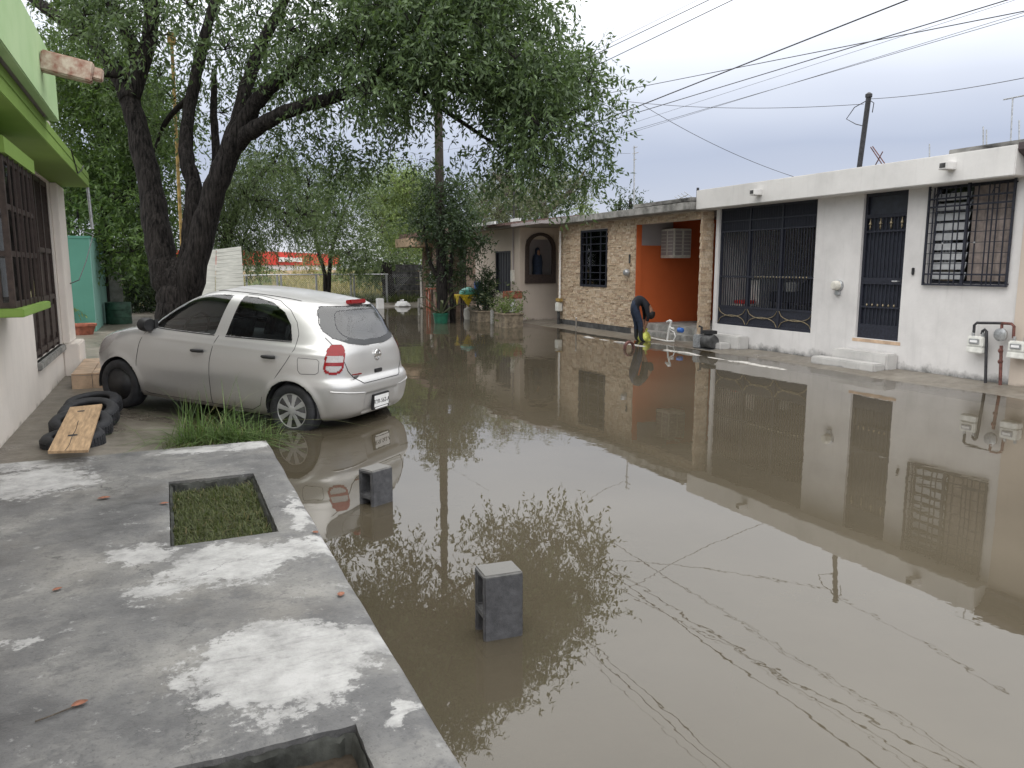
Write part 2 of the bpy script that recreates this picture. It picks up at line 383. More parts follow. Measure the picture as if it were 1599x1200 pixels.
# ------------------------------------------------------------------ flood water (muddy, shallower towards the kerbs)
def watermat():
    m, t, b = newmat('muddy_flood_water'); t.nodes.remove(b)
    at = t.nodes.new('ShaderNodeAttribute'); at.attribute_name = 'clarity'
    n1 = noise_node(t, 1.1, 3, .5, 'Object', (1, .55, 1)); n2 = noise_node(t, 5.5, 3, .5, 'Object', (1, .7, 1)); n3 = noise_node(t, .35, 2, .5)
    # calm near the slab, light ripple further along the street
    g = t.nodes.new('ShaderNodeNewGeometry'); sp = t.nodes.new('ShaderNodeSeparateXYZ'); t.links.new(g.outputs['Position'], sp.inputs[0])
    mr = t.nodes.new('ShaderNodeMapRange'); t.links.new(sp.outputs[1], mr.inputs[0]); mr.inputs[1].default_value = 4; mr.inputs[2].default_value = 17; mr.inputs[3].default_value = .32; mr.inputs[4].default_value = 1.0
    pt = t.nodes.new('ShaderNodeMath'); pt.operation = 'MULTIPLY'; t.links.new(mr.outputs[0], pt.inputs[0])
    t.links.new(ramp(t, n3.outputs[0], [(.35, (.25,) * 3), (.65, (1,) * 3)]).outputs[0], pt.inputs[1])
    ad_ = t.nodes.new('ShaderNodeMath'); ad_.operation = 'MULTIPLY_ADD'; t.links.new(n2.outputs[0], ad_.inputs[0]); ad_.inputs[1].default_value = .34; t.links.new(n1.outputs[0], ad_.inputs[2])
    bp = t.nodes.new('ShaderNodeBump'); bp.inputs['Strength'].default_value = 1; bp.inputs['Distance'].default_value = .02
    hh = t.nodes.new('ShaderNodeMath'); hh.operation = 'MULTIPLY'; t.links.new(ad_.outputs[0], hh.inputs[0]); t.links.new(pt.outputs[0], hh.inputs[1])
    sc_ = t.nodes.new('ShaderNodeMath'); sc_.operation = 'MULTIPLY'; t.links.new(hh.outputs[0], sc_.inputs[0]); sc_.inputs[1].default_value = .30
    t.links.new(sc_.outputs[0], bp.inputs['Height'])
    mud = noise_node(t, .5, 5, .6)
    df = t.nodes.new('ShaderNodeBsdfDiffuse'); t.links.new(ramp(t, mud.outputs[0], [(.3, (.068, .057, .039)), (.7, (.094, .080, .057))]).outputs[0], df.inputs[0])
    tp = t.nodes.new('ShaderNodeBsdfTransparent'); tp.inputs[0].default_value = (.80, .72, .55, 1)
    body = t.nodes.new('ShaderNodeMixShader'); t.links.new(at.outputs['Fac'], body.inputs[0]); t.links.new(df.outputs[0], body.inputs[1]); t.links.new(tp.outputs[0], body.inputs[2])
    gl = t.nodes.new('ShaderNodeBsdfGlossy'); gl.inputs['Roughness'].default_value = .012; t.links.new(bp.outputs[0], gl.inputs['Normal'])
    fr = t.nodes.new('ShaderNodeFresnel'); fr.inputs[0].default_value = 1.66; t.links.new(bp.outputs[0], fr.inputs['Normal'])
    ms = t.nodes.new('ShaderNodeMixShader'); t.links.new(fr.outputs[0], ms.inputs[0]); t.links.new(body.outputs[0], ms.inputs[1]); t.links.new(gl.outputs[0], ms.inputs[2])
    t.links.new(ms.outputs[0], t.nodes['Material Output'].inputs['Surface']); return m
KERB_X0, KERB_X1, WX = 9.37, 9.46, 10.9
def sidez(x, y):
    z = -.035 + .085 * sst(9.4, 10.95, x) + fbm(x, y, 1.7, 11) * .016
    return z + .05 * sst(20.5, 22.5, y) * 0
def waterdepth(x, y):
    b_ = bed(x, y); return np.where(x > KERB_X0, -sidez(x, y), -b_)
water, WV = gridmesh('water', -2.2, 11.2, -8, 35.6, .12, lambda x, y: np.zeros_like(x), watermat(), 'structure')
a = water.data.attributes.new('clarity', 'FLOAT', 'POINT')
dep = np.maximum(waterdepth(WV[:, 0], WV[:, 1]), 0)
a.data.foreach_set('value', np.clip(.95 * np.exp(-dep / .055), 0, .95).astype(np.float32))

# ------------------------------------------------------------------ right pavement and painted kerb
MAT['walk'] = wetground(); MAT['walk'].name = 'wet_pavement'
o, _ = gridmesh('pavement', KERB_X1 + .004, 11.35, -6, 24, .07, sidez, MAT['walk'], 'structure')
o['label'] = 'wet concrete pavement in front of the white house'
def kerb(y0, y1, ztop, name='kerb', wig=1.0):
    mbk = MB(); n = max(4, int((y1 - y0) / .12)); ring = []
    for i in range(n + 1):
        y = y0 + (y1 - y0) * i / n; wv = .02 * wig * math.sin(y * 2.1 + 1) ; zz = ztop + .012 * math.sin(y * 3.1) + .008 * math.sin(y * 7.7) - (.03 if i in (0, n) else 0)
        ring.append([(KERB_X0 + wv, y, -.3), (KERB_X0 + wv, y, zz - .008), (KERB_X0 + wv + .012, y, zz), (KERB_X1 + wv * .3, y, zz + .004), (KERB_X1, y, -.3)])
    v = [p for r_ in ring for p in r_]; f = []
    for i in range(n):
        for k in range(4): f.append((i * 5 + k, i * 5 + k + 1, (i + 1) * 5 + k + 1, (i + 1) * 5 + k))
    f += [tuple(range(5)), tuple(n * 5 + k for k in range(5))[::-1]]
    mbk.add(v, f); return mbk.build(name, MAT['kerbpaint'], smooth=40)
def kerbpaint():
    m, t, b = newmat('worn_kerb_paint'); n = noise_node(t, 9, 6, .7)
    t.links.new(ramp(t, n.outputs[0], [(.36, (.16, .15, .13)), (.5, (.40, .385, .36)), (.75, (.52, .50, .47))]).outputs[0], b.inputs['Base Color']); b.inputs['Roughness'].default_value = .7; return m
MAT['kerbpaint'] = kerbpaint()
tag(kerb(9.5, 13.3, .008), kind='structure'); tag(kerb(13.9, 16.6, .007), kind='structure'); tag(kerb(-6, 9.3, -.035), kind='structure'); tag(kerb(16.9, 24, -.04), kind='structure')

# ------------------------------------------------------------------ raised concrete slab with planting holes, left foreground
SLAB_Z, SX0, SX1, SY1 = .12, -1.46, .772, 7.30
H1 = (-.06, .545, 4.67, 6.15); H2 = (-.085, .52, 1.0, 2.50)
def slabmat():
    m, t, b = newmat('patchy_concrete')
    g = t.nodes.new('ShaderNodeTexCoord'); wob = noise_node(t, 3.2, 6, .68)
    sub = t.nodes.new('ShaderNodeVectorMath'); sub.operation = 'MULTIPLY_ADD'; t.links.new(wob.outputs['Color'], sub.inputs[0]); sub.inputs[1].default_value = (.55, .55, 0); sub.inputs[2].default_value = (-.275, -.275, 0)
    pos = t.nodes.new('ShaderNodeVectorMath'); pos.operation = 'ADD'; t.links.new(g.outputs['Object'], pos.inputs[0]); t.links.new(sub.outputs[0], pos.inputs[1])
    spots = [(440, 1040, .36, .42, 1.0), (560, 1005, .18, .2, .9), (350, 880, .36, .34, .95), (440, 862, .3, .2, .8), (205, 868, .2, .25, .75), (250, 925, .25, .14, .72),
             (60, 752, .42, .5, .85), (350, 700, .6, .16, .85), (40, 725, .5, .3, .7), (465, 800, .09, .5, .72), (300, 815, .2, .12, .6), (620, 1120, .12, .08, .6), (30, 1000, .1, .06, .6), (520, 850, .2, .2, .7)]
    acc = None
    for (px, py, rx, ry, a_) in spots:
        c = P_z(px, py, SLAB_Z)
        v = t.nodes.new('ShaderNodeVectorMath'); v.operation = 'SUBTRACT'; t.links.new(pos.outputs[0], v.inputs[0]); v.inputs[1].default_value = (c.x, c.y, SLAB_Z)
        w_ = t.nodes.new('ShaderNodeVectorMath'); w_.operation = 'MULTIPLY'; t.links.new(v.outputs[0], w_.inputs[0]); w_.inputs[1].default_value = (1 / rx, 1 / ry, 0)
        l_ = t.nodes.new('ShaderNodeVectorMath'); l_.operation = 'LENGTH'; t.links.new(w_.outputs[0], l_.inputs[0])
        q = t.nodes.new('ShaderNodeMapRange'); t.links.new(l_.outputs['Value'], q.inputs[0]); q.inputs[1].default_value = .2; q.inputs[2].default_value = 1.35; q.inputs[3].default_value = a_ * .5; q.inputs[4].default_value = 0
        if acc is None: acc = q.outputs[0]
        else:
            mx_ = t.nodes.new('ShaderNodeMath'); mx_.operation = 'MAXIMUM'; t.links.new(acc, mx_.inputs[0]); t.links.new(q.outputs[0], mx_.inputs[1]); acc = mx_.outputs[0]
    fine = noise_node(t, 14, 6, .74)
    fm = t.nodes.new('ShaderNodeMath'); fm.operation = 'MULTIPLY_ADD'; t.links.new(fine.outputs[0], fm.inputs[0]); fm.inputs[1].default_value = .70; t.links.new(acc, fm.inputs[2])
    dry = ramp(t, fm.outputs[0], [(.50, (0,) * 3), (.532, (.25,) * 3), (.562, (.80,) * 3), (.66, (1,) * 3)]).outputs[0]
    n = noise_node(t, 1.5, 5, .68); wetc = ramp(t, n.outputs[0], [(.30, (.070, .070, .073)), (.46, (.135, .135, .136)), (.56, (.19, .188, .182)), (.70, (.29, .285, .27))]).outputs[0]
    spk = noise_node(t, 60, 4, .7); wetc = mixc(t, ramp(t, spk.outputs[0], [(.30, (.55,) * 3), (.45, (0,) * 3)]).outputs[0], wetc, (.045, .045, .045))
    br = noise_node(t, .8, 4, .6); wetc = mixc(t, ramp(t, br.outputs[0], [(.5, (0,) * 3), (.75, (.45,) * 3)]).outputs[0], wetc, (.17, .15, .12))
    dm = noise_node(t, 6.5, 5, .75); wetc = mixc(t, ramp(t, dm.outputs[0], [(.52, (0,) * 3), (.62, (.55,) * 3)]).outputs[0], wetc, (.085, .085, .088))
    lt = noise_node(t, 9, 5, .78); wetc = mixc(t, ramp(t, lt.outputs[0], [(.60, (0,) * 3), (.67, (.55,) * 3)]).outputs[0], wetc, (.36, .36, .355))
    n3 = noise_node(t, 5, 6, .7); dryc = ramp(t, n3.outputs[0], [(.3, (.23, .23, .228)), (.45, (.35, .35, .345)), (.62, (.45, .45, .445))]).outputs[0]
    col = mixc(t, dry, wetc, dryc)
    tr_ = noise_node(t, 5, 5, .7, 'Object', (1.2, 9, 1)); col = mixc(t, ramp(t, tr_.outputs[0], [(.55, (0,) * 3), (.72, (.30,) * 3)]).outputs[0], col, (.07, .07, .07))
    # hairline cracks
    vo = t.nodes.new('ShaderNodeTexVoronoi'); vo.feature = 'DISTANCE_TO_EDGE'; vo.inputs['Scale'].default_value = .75; t.links.new(pos.outputs[0], vo.inputs['Vector'])
    ck = t.nodes.new('ShaderNodeMath'); ck.operation = 'MULTIPLY'; t.links.new(ramp(t, vo.outputs['Distance'], [(.0, (.8,) * 3), (.0045, (0,) * 3)]).outputs[0], ck.inputs[0])
    t.links.new(ramp(t, noise_node(t, 1.1, 3, .6).outputs[0], [(.45, (0,) * 3), (.6, (1,) * 3)]).outputs[0], ck.inputs[1])
    col = mixc(t, ck.outputs[0], col, (.03, .03, .03))
    t.links.new(col, b.inputs['Base Color'])
    rr = ramp(t, n.outputs[0], [(.3, (.42,) * 3), (.7, (.75,) * 3)]).outputs[0]
    t.links.new(mixc(t, dry, rr, (.92,) * 3), b.inputs['Roughness'])
    b.inputs['Specular IOR Level'].default_value = .4
    hb = mixc(t, .4, spk.outputs[0], fine.outputs[0]); bump(t, b, hb, .7, .008); return m
st = .03
xs = np.arange(SX0, SX1 + st / 2, st); xs[-1] = SX1; ys = np.arange(-3.0, SY1 + st / 2, st); ys[-1] = SY1
def snap(arr, vals):
    for v in vals: arr[np.argmin(abs(arr - v))] = v
snap(xs, [H1[0], H1[1], H2[0], H2[1]]); snap(ys, [H1[2], H1[3], H2[2], H2[3]])
bm = bmesh.new(); gv = {}
def inhole(x, y, h): return h[0] < x < h[1] and h[2] < y < h[3]
for j in range(len(ys) - 1):
    for i in range(len(xs) - 1):
        cx, cy = (xs[i] + xs[i + 1]) / 2, (ys[j] + ys[j + 1]) / 2
        if inhole(cx, cy, H1) or inhole(cx, cy, H2): continue
        vv = []
        for (a_, b_) in ((i, j), (i + 1, j), (i + 1, j + 1), (i, j + 1)):
            if (a_, b_) not in gv: gv[(a_, b_)] = bm.verts.new((xs[a_], ys[b_], SLAB_Z))
            vv.append(gv[(a_, b_)])
        bm.faces.new(vv)
be = [e for e in bm.edges if len(e.link_faces) == 1]
_vl = list(gv.values()); _vx = np.array([v.co.x for v in _vl]); _vy = np.array([v.co.y for v in _vl]); _dz = fbm(_vx, _vy, 2.2, 21) * .006 + fbm(_vx, _vy, 16, 22) * .0022
for v, dz_ in zip(_vl, _dz): v.co.z += float(dz_)
ext = bmesh.ops.extrude_edge_only(bm, edges=be); nv = [g_ for g_ in ext['geom'] if isinstance(g_, bmesh.types.BMVert)]
for v in nv: v.co.z = SLAB_Z - .02
ne = [g_ for g_ in ext['geom'] if isinstance(g_, bmesh.types.BMEdge) and all(abs(v.co.z - (SLAB_Z - .02)) < 1e-6 for v in g_.verts)]
for v in {v for e in be for v in e.verts}:
    x, y = v.co.x, v.co.y; v.co.z -= .008 + .006 * abs(float(fbm(x, y, 20, 5)))
    j_ = float(fbm(x * 1.0, y, 9, 31)) * .004 + float(fbm(x, y, 45, 32)) * .0045
    if abs(x - SX1) < 1e-4: v.co.x += j_ - .006 + .006 * math.sin(y * 1.1)
    elif abs(y - SY1) < 1e-4: v.co.y += j_
    else: v.co.x += j_ * .7; v.co.y += j_ * .7
for v in nv:
    x, y = v.co.x, v.co.y
    if abs(x - SX1) < 1e-4: v.co.x += .004 + float(fbm(x, y, 9, 31)) * .005 + .006 * math.sin(y * 1.1)
    elif abs(y - SY1) < 1e-4: v.co.y += .006
ext2 = bmesh.ops.extrude_edge_only(bm, edges=ne)
for v in [g_ for g_ in ext2['geom'] if isinstance(g_, bmesh.types.BMVert)]:
    v.co.z = -.32 if not (H1[0] - .02 < v.co.x < H1[1] + .02 and v.co.y > 4) else -.06
bmesh.ops.recalc_face_normals(bm, faces=bm.faces)
me = bpy.data.meshes.new('concrete_slab'); bm.to_mesh(me); bm.free()
me.polygons.foreach_set('use_smooth', [True] * len(me.polygons)); me.set_sharp_from_angle(angle=R(50)); me.materials.append(slabmat())
slab = bpy.data.objects.new('concrete_slab', me); COL.objects.link(slab); slab['kind'] = 'structure'; slab['label'] = 'patchy grey and white concrete slab with two planting holes'
# planting holes: soil, lawn, leaf litter, narrow ledge
def soil(name, h, z, seed):
    o, _ = gridmesh(name, h[0] - .01, h[1] + .01, h[2] - .01, h[3] + .01, .03, lambda x, y: z + fbm(x, y, 9, seed) * .012, MAT['soil'])
    o.parent = slab; return o
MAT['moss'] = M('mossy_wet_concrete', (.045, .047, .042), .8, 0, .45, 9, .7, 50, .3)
def lining(p0, p1, z1, seed):                # ragged mossy render on the inner face of a planting hole
    n_ = 30; m_ = MB(); r_ = random.Random(seed); d_ = (Vector(p1) - Vector(p0)).normalized(); nn_ = Vector((-d_.y, d_.x, 0))
    for i in range(n_ + 1):
        q = Vector(p0).lerp(Vector(p1), i / n_); zt_ = z1 + r_.uniform(-.012, .006); th_ = r_.uniform(.006, .022)
        m_.v += [(q.x, q.y, -.06), (q.x, q.y, zt_), (q.x + nn_.x * th_, q.y + nn_.y * th_, zt_ - .012), (q.x + nn_.x * (th_ + .01), q.y + nn_.y * (th_ + .01), -.06)]
    for i in range(n_):
        for k in range(3): m_.f.append((i * 4 + k, i * 4 + k + 1, i * 4 + k + 5, i * 4 + k + 4))
    m_.build('hole_lining', MAT['moss'], slab, smooth=50)
for h_ in (H1, H2):
    lining((h_[1] - .003, h_[3] - .005, 0), (h_[0] + .003, h_[3] - .005, 0), SLAB_Z - .028, 3); lining((h_[1] - .005, h_[2] + .003, 0), (h_[1] - .005, h_[3] - .003, 0), SLAB_Z - .032, 4); lining((h_[0] + .005, h_[3] - .003, 0), (h_[0] + .005, h_[2] + .003, 0), SLAB_Z - .032, 5)
soil('soil', H1, .02, 1); soil('soil', H2, .022, 2)
def blades(n, area, L_, W_, seed, lean=.5, zf=None, curve=.5, jit=.5):
    r_ = np.random.RandomState(seed); x = r_.uniform(area[0], area[1], n); y = r_.uniform(area[2], area[3], n); z = zf(x, y)
    ln = L_ * r_.uniform(1 - jit, 1 + jit, n); th = r_.uniform(0, 2 * np.pi, n); le = r_.uniform(0.05, lean, n)
    d = np.stack([np.cos(th), np.sin(th)], -1); s_ = np.stack([-np.sin(th), np.cos(th)], -1) * (W_ / 2)
    V = []; ks = (0, .4, .75, 1.0)
    for k in ks:
        off = d * (ln * (le * k + curve * le * k * k))[:, None]; zz = z + ln * (k - .45 * le * k * k * (1 + curve)); w = (1 - k ** 2) * 1.0 + .02
        for sg in (-1, 1): V.append(np.stack([x + off[:, 0] + sg * s_[:, 0] * w, y + off[:, 1] + sg * s_[:, 1] * w, zz], -1))
    V = np.stack(V, 1).reshape(-1, 3); b0 = np.arange(n)[:, None] * 8
    F = np.concatenate([b0 + np.array([[0, 1, 3, 2]]), b0 + np.array([[2, 3, 5, 4]]), b0 + np.array([[4, 5, 7, 6]])], 0)
    return V, F
V, F = blades(6500, (H1[0] + .01, H1[1] - .02, H1[2] + .02, H1[3] - .10), .05, .006, 5, 1.2, lambda x, y: .02 + fbm(x, y, 9, 1) * .012 + .015, .8)
o = bpy.data.objects.new('lawn', np_mesh('lawn', V, F, MAT['lawn'])); COL.objects.link(o); tag(o, 'short green grass growing in the square planting hole', 'grass', kind='stuff')
mb = MB(); mb.obox((.22, 2.20, .035), (.29, -.012, 0), (.0015, .035, 0), (0, 0, .028)); mb.build('ledge', MAT['moss'], slab, bevel=.008)

# ------------------------------------------------------------------ houses on the right
UNIT = MB().box((-.5, -.5, 0), (.5, .5, 1)).mesh('bar', MAT['black_iron'])
def unit_for(mat):
    k = 'unit_' + mat.name
    if k not in UNITS:
        me = UNIT.copy(); me.materials.clear(); me.materials.append(mat); me.name = 'bar'; UNITS[k] = me
    return UNITS[k]
UNITS = {}
def bar(parent, a, b, w, mat, name='bar', d=None):
    a, b = Vector(a), Vector(b); v = b - a
    o = bpy.data.objects.new(name, unit_for(mat)); COL.objects.link(o); o.parent = parent
    o.location = a - WLOC.get(parent.name, Vector()); o.scale = (w, d or w, v.length)
    o.rotation_mode = 'QUATERNION'; o.rotation_quaternion = v.to_track_quat('Z', 'Y') if abs(v.normalized().z) < .999 else (1, 0, 0, 0)
    return o
def px_rect(x0, y0, x1, y1, X):       # photo rectangle on a wall plane X: returns (ymin, ymax, zmin, zmax)
    ps = [P_x(x0, y0, X), P_x(x1, y0, X), P_x(x0, y1, X), P_x(x1, y1, X)]
    return min(p.y for p in ps), max(p.y for p in ps), min(p.z for p in ps), max(p.z for p in ps)

# ---- white house
GATE = (10.74, 13.46, .49, 2.93); DOOR = (8.86, 9.72, .50, 2.93); WIN = (7.15, 8.44, 1.455, 2.93)
WH0, WH1 = 6.985, 13.56
h = thing('white_house', 'white one-storey house with black barred gate, door and window', 'house', (WX, 10.2, 0))
MB().wall('x', WX, WX + .15, WH0, WH1, -.3, 2.93, [GATE, DOOR, WIN]).build('front_wall', MAT['white'], h, weld=True)
MB().box((WX - .34, WH0 - .02, 2.93), (WX + .15, 13.84, 3.335)).build('fascia', MAT['fascia'], h, bevel=.012)
MB().box((WX + .153, WH0, 2.95), (17.5, 13.83, 3.12)).build('roof', MAT['oldconcrete'], h)
MB().box((WX + .153, 13.60, -.3), (17.5, 13.75, 2.94)).build('side_wall', MAT['fascia'], h)
MB().box((WX + .153, WH0, -.3), (17.5, WH0 + .12, 2.94)).build('side_wall', MAT['greyplaster'], h)
MB().box((14.6, 10.3, -.3), (14.75, 13.59, 2.94)).build('garage_wall', MAT['fascia'], h)
MB().box((WX + .153, 10.15, -.3), (14.59, 10.28, 2.94)).build('garage_wall', MAT['fascia'], h)
MB().box((WX + .153, 10.285, -.3), (14.59, 13.59, .47)).build('garage_floor', MAT['concrete'], h)
MB().box((12.3, 7.12, -.3), (12.4, 10.14, 2.94)).build('room_wall', MAT['beige'], h)
pp = [(12.2, 7.2), (12.2, 7.05)]
MB().box((11.6, 6.99, 3.12), (11.75, 8.75, 3.56)).build('parapet', MAT['oldconcrete'], h, bevel=.01)
MB().box((WX - .004, 8.80, .43), (WX + .12, 9.78, .497)).build('door_sill', MAT['tan'], h, bevel=.006)
for (px, py) in ((1187, 301), (1487, 260)):
    c = P_x(px, py, WX - .34); s_ = MB().box((c.x - .20, c.y - .07, c.z - .055), (c.x + .02, c.y + .07, c.z + .055)).build('spout', MAT['fascia'], h, bevel=.008)
    MB().box((c.x - .206, c.y - .045, c.z - .03), (c.x - .18, c.y + .045, c.z + .035)).build('spout_mouth_shade', MAT['plinth'], s_)  # solid dark box, paints the shade inside the spout opening
# gate
y0, y1, z0, z1 = GATE; gx = WX + .05
g = MB()
for a_, b_ in (((gx, y0, z0), (gx + .04, y0 + .05, z1)), ((gx, y1 - .05, z0), (gx + .04, y1, z1)), ((gx, y0 + .05, z1 - .04), (gx + .04, y1 - .05, z1)), ((gx, y0 + .05, z0), (gx + .04, y1 - .05, z0 + .05)),
               ((gx, y0 + .05, .86), (gx + .04, y1 - .05, .90)), ((gx, y0 + .05, 1.49), (gx + .04, y1 - .05, 1.53)), ((gx, y0 + .05, 2.43), (gx + .04, y1 - .05, 2.46)), ((gx, y0 + .05, 2.64), (gx + .04, y1 - .05, 2.67))):
    g.box(a_, b_)
gate = g.build('gate', MAT['black_iron'], h)
for f_ in (1 / 3, 2 / 3): bar(gate, (gx + .02, y0 + (y1 - y0) * f_, z0), (gx + .02, y0 + (y1 - y0) * f_, z1), .05, MAT['black_iron'], 'post')
MB().box((gx + .012, y0 + .03, z0 + .03), (gx + .026, y1 - .03, .88)).build('kick_panel', MAT['black_iron'], gate)
nb = 39
for i in range(1, nb):
    y = y0 + (y1 - y0) * i / nb; bar(gate, (gx + .02, y, .9), (gx + .02, y, z1 - .04), .017, MAT['black_iron'])
for i in range(1, 3 * nb):
    if i % 3: y = y0 + (y1 - y0) * i / (3 * nb); bar(gate, (gx + .02, y, 2.45), (gx + .02, y, z1 - .04), .012, MAT['black_iron'], 'top_bar')
pw = (y1 - y0) / 3
for k in range(3):
    ya = y0 + pw * k; r_ = .5 * pw * .94
    for up in (0, 1):
        pts = []
        for i in range(15):
            t_ = i / 14; yy = ya + pw / 2 + (t_ - .5) * 2 * r_; zz = (.53 + .15 * math.sqrt(max(0, 1 - (2 * t_ - 1) ** 2)) * 1.15) if up == 0 else (.85 - .15 * math.sqrt(max(0, 1 - (2 * t_ - 1) ** 2)) * 1.15)
            pts.append((gx - .004, yy, zz))
        MB().tube(pts, .008, 6).build('gold_arc', MAT['gold'], gate, smooth=True)
for i in range(5, 39, 2): 
    y = y0 + (y1 - y0) * i / nb * .62
    MB().lathe([(.004, -.02), (.016, 0), (.004, .02)], (gx - .002, y, 1.51), 6).build('rosette', MAT['gold'], gate)
# garage contents
def grill_at(x0, y0):
    b_ = thing('barbecue_grill', 'dark barbecue grill with rounded lid behind the black gate', 'grill', (x0, y0, .47))
    MB().box((x0 - .25, y0 - .6, .95), (x0 + .3, y0 + .7, 1.18)).build('firebox', MAT['dark'], b_, bevel=.02)
    for (xx, yy) in ((x0 - .2, y0 - .55), (x0 - .2, y0 + .65), (x0 + .25, y0 - .55), (x0 + .25, y0 + .65)): MB().cyl((xx, yy, .47), (xx, yy, .95), .02, 8).build('leg', MAT['dark'], b_)
    MB().lathe([(.30, 0), (.29, .16), (.18, .26), (.02, .28)], (x0 + .02, y0 - .35, 1.19), 20).build('lid', MAT['dark'], b_, smooth=True)
    o = MB().lathe([(.14, 0), (.15, .02), (.16, .16), (.15, .2)], (x0, y0 + .3, 1.185), 18).build('white_pot', MAT['white_metal'], smooth=True); tag(o, 'white enamel pot standing on the dark barbecue grill', 'pot')
def chair_at(x0, y0):
    b_ = thing('garden_chair', 'pale plastic chair with red cushion behind the gate', 'chair', (x0, y0, .47))
    MB().box((x0 - .2, y0 - .2, .88), (x0 + .25, y0 + .2, .92)).build('seat', MAT['aircon'], b_, bevel=.01); MB().box((x0 + .22, y0 - .2, .92), (x0 + .26, y0 + .2, 1.42)).build('backrest', MAT['white_metal'], b_, bevel=.01)
    MB().box((x0 - .15, y0 - .16, .921), (x0 + .2, y0 + .16, 1.0)).build('cushion', MAT['red'], b_, bevel=.02)
    for (xx, yy) in ((x0 - .17, y0 - .17), (x0 - .17, y0 + .17), (x0 + .22, y0 - .17), (x0 + .22, y0 + .17)): MB().box((xx - .02, yy - .02, .47), (xx + .02, yy + .02, .88)).build('leg', MAT['white_metal'], b_)
grill_at(12.35, 12.45); chair_at(11.45, 13.22)
# door
y0, y1, z0, z1 = DOOR; dx = WX + .05
MAT['doorback'] = M('door_sheet', (.028, .032, .045), .45, 0, .2, 9, .1, 30)
g = MB(); 
for a_, b2 in (((dx, y0, z0), (dx + .04, y0 + .05, z1)), ((dx, y1 - .05, z0), (dx + .04, y1, z1)), ((dx, y0 + .05, z1 - .05), (dx + .04, y1 - .05, z1)), ((dx, y0 + .05, z0), (dx + .04, y1 - .05, z0 + .24)),
               ((dx, y0 + .05, 2.52), (dx + .04, y1 - .05, 2.58)), ((dx, y0 + .05, 2.28), (dx + .04, y1 - .05, 2.31)), ((dx, y0 + .05, 1.42), (dx + .04, y1 - .05, 1.53)), ((dx, y0 + .05, 1.02), (dx + .04, y1 - .05, 1.05))): g.box(a_, b2)
door = g.build('door', MAT['black_iron'], h)
MB().box((dx + .05, y0 + .01, z0 + .01), (dx + .075, y1 - .01, z1 - .01)).build('door_panel', MAT['doorback'], door)
for i in range(1, 10):
    y = y0 + .05 + (y1 - y0 - .1) * i / 10; bar(door, (dx + .02, y, z0 + .24), (dx + .02, y, 2.52), .018, MAT['black_iron'])
for i in range(4): 
    y = y0 + .12 + (y1 - y0 - .24) * i / 3; MB().lathe([(.003, -.09), (.016, -.05), (.007, -.02), (.028, .0), (.012, .04), (.003, .09)], (dx - .002, y, 2.42), 6).build('fleur', MAT['gold'], door)
for i in range(6): 
    y = y0 + .16 + (y1 - y0 - .32) * i / 5; MB().lathe([(.003, -.025), (.018, 0), (.003, .025)], (dx - .002, y, 1.07), 6).build('rosette', MAT['gold'], door)
MB().tube([(dx, y0 + .09, 1.475), (dx - .05, y0 + .09, 1.475), (dx - .05, y0 + .19, 1.475)], .012, 6).build('handle', MAT['steel'], door, smooth=True)
MAT['louvre'] = M('sky_tone_louvre', (.40, .41, .42), .3, 0, .08, 8, .05, 40)  # pale opaque colour stands in for sky reflected in the glass louvres
# window with grille, glass louvres on the left half and a brown curtain on the right
y0, y1, z0, z1 = WIN; wx = WX + .1
g = MB()
for a_, b2 in (((wx, y0, z0), (wx + .05, y0 + .04, z1)), ((wx, y1 - .04, z0), (wx + .05, y1, z1)), ((wx, y0 + .04, z1 - .04), (wx + .05, y1 - .04, z1)), ((wx, y0 + .04, z0), (wx + .05, y1 - .04, z0 + .04)), ((wx, 7.78, z0 + .04), (wx + .05, 7.83, z1 - .04))): g.box(a_, b2)
win = g.build('window', MAT['black_iron'], h)
MAT['glass'] = glassmat('window_glass', (.72, .74, .74))
for (ya, yb) in ((y0 + .041, 7.779), (7.831, y1 - .041)): MB().box((wx + .02, ya, z0 + .041), (wx + .026, yb, z1 - .041)).build('pane', MAT['glass'], win)
for i in range(9):
    z = z0 + .06 + i * .148; MB().obox((WX + .075, 8.115, z + .06), (.018, 0, .055), (0, .27, 0), (.003, 0, -.001)).build('louvre_slat', MAT['louvre'], win)
cu = MB(); n_ = 40
for i in range(n_ + 1):
    y = 7.19 + (7.80 - 7.19) * i / n_; cu.v += [(WX + .075 + .012 * math.sin(i * .9), y, z0 + .05), (WX + .075 + .012 * math.sin(i * .9 + .2), y, z1 - .05)]
for i in range(n_): cu.f.append((2 * i, 2 * i + 2, 2 * i + 3, 2 * i + 1))
cu.build('curtain', M('brown_curtain', (.24, .20, .18), .9, 0, .2, 10, .1, 60), win, smooth=True)
gx = WX - .05; gr = MB()
for a_, b2 in (((gx, y0 - .03, z0 - .03), (gx + .025, y0, z1)), ((gx, y1, z0 - .03), (gx + .025, y1 + .03, z1)), ((gx, y0, z0 - .03), (gx + .025, y1, z0)), ((gx, y0, z0 + .13), (gx + .025, y1, z0 + .155)), ((gx, y0, 2.60), (gx + .025, y1, 2.625)), ((gx, y0, 2.72), (gx + .025, y1, 2.745)),
               ((gx, 7.79, z0), (gx + .03, 7.83, z1))): gr.box(a_, b2)
gr.box((gx + .025, y0 - .03, z1 - .06), (WX, y0 - .01, z1 - .04)).box((gx + .025, y1 + .01, z1 - .06), (WX, y1 + .03, z1 - .04)).box((gx + .025, y0 - .03, z0), (WX, y0 - .01, z0 + .02)).box((gx + .025, y1 + .01, z0), (WX, y1 + .03, z0 + .02))
grille = gr.build('window_grille', MAT['black_iron'], h)
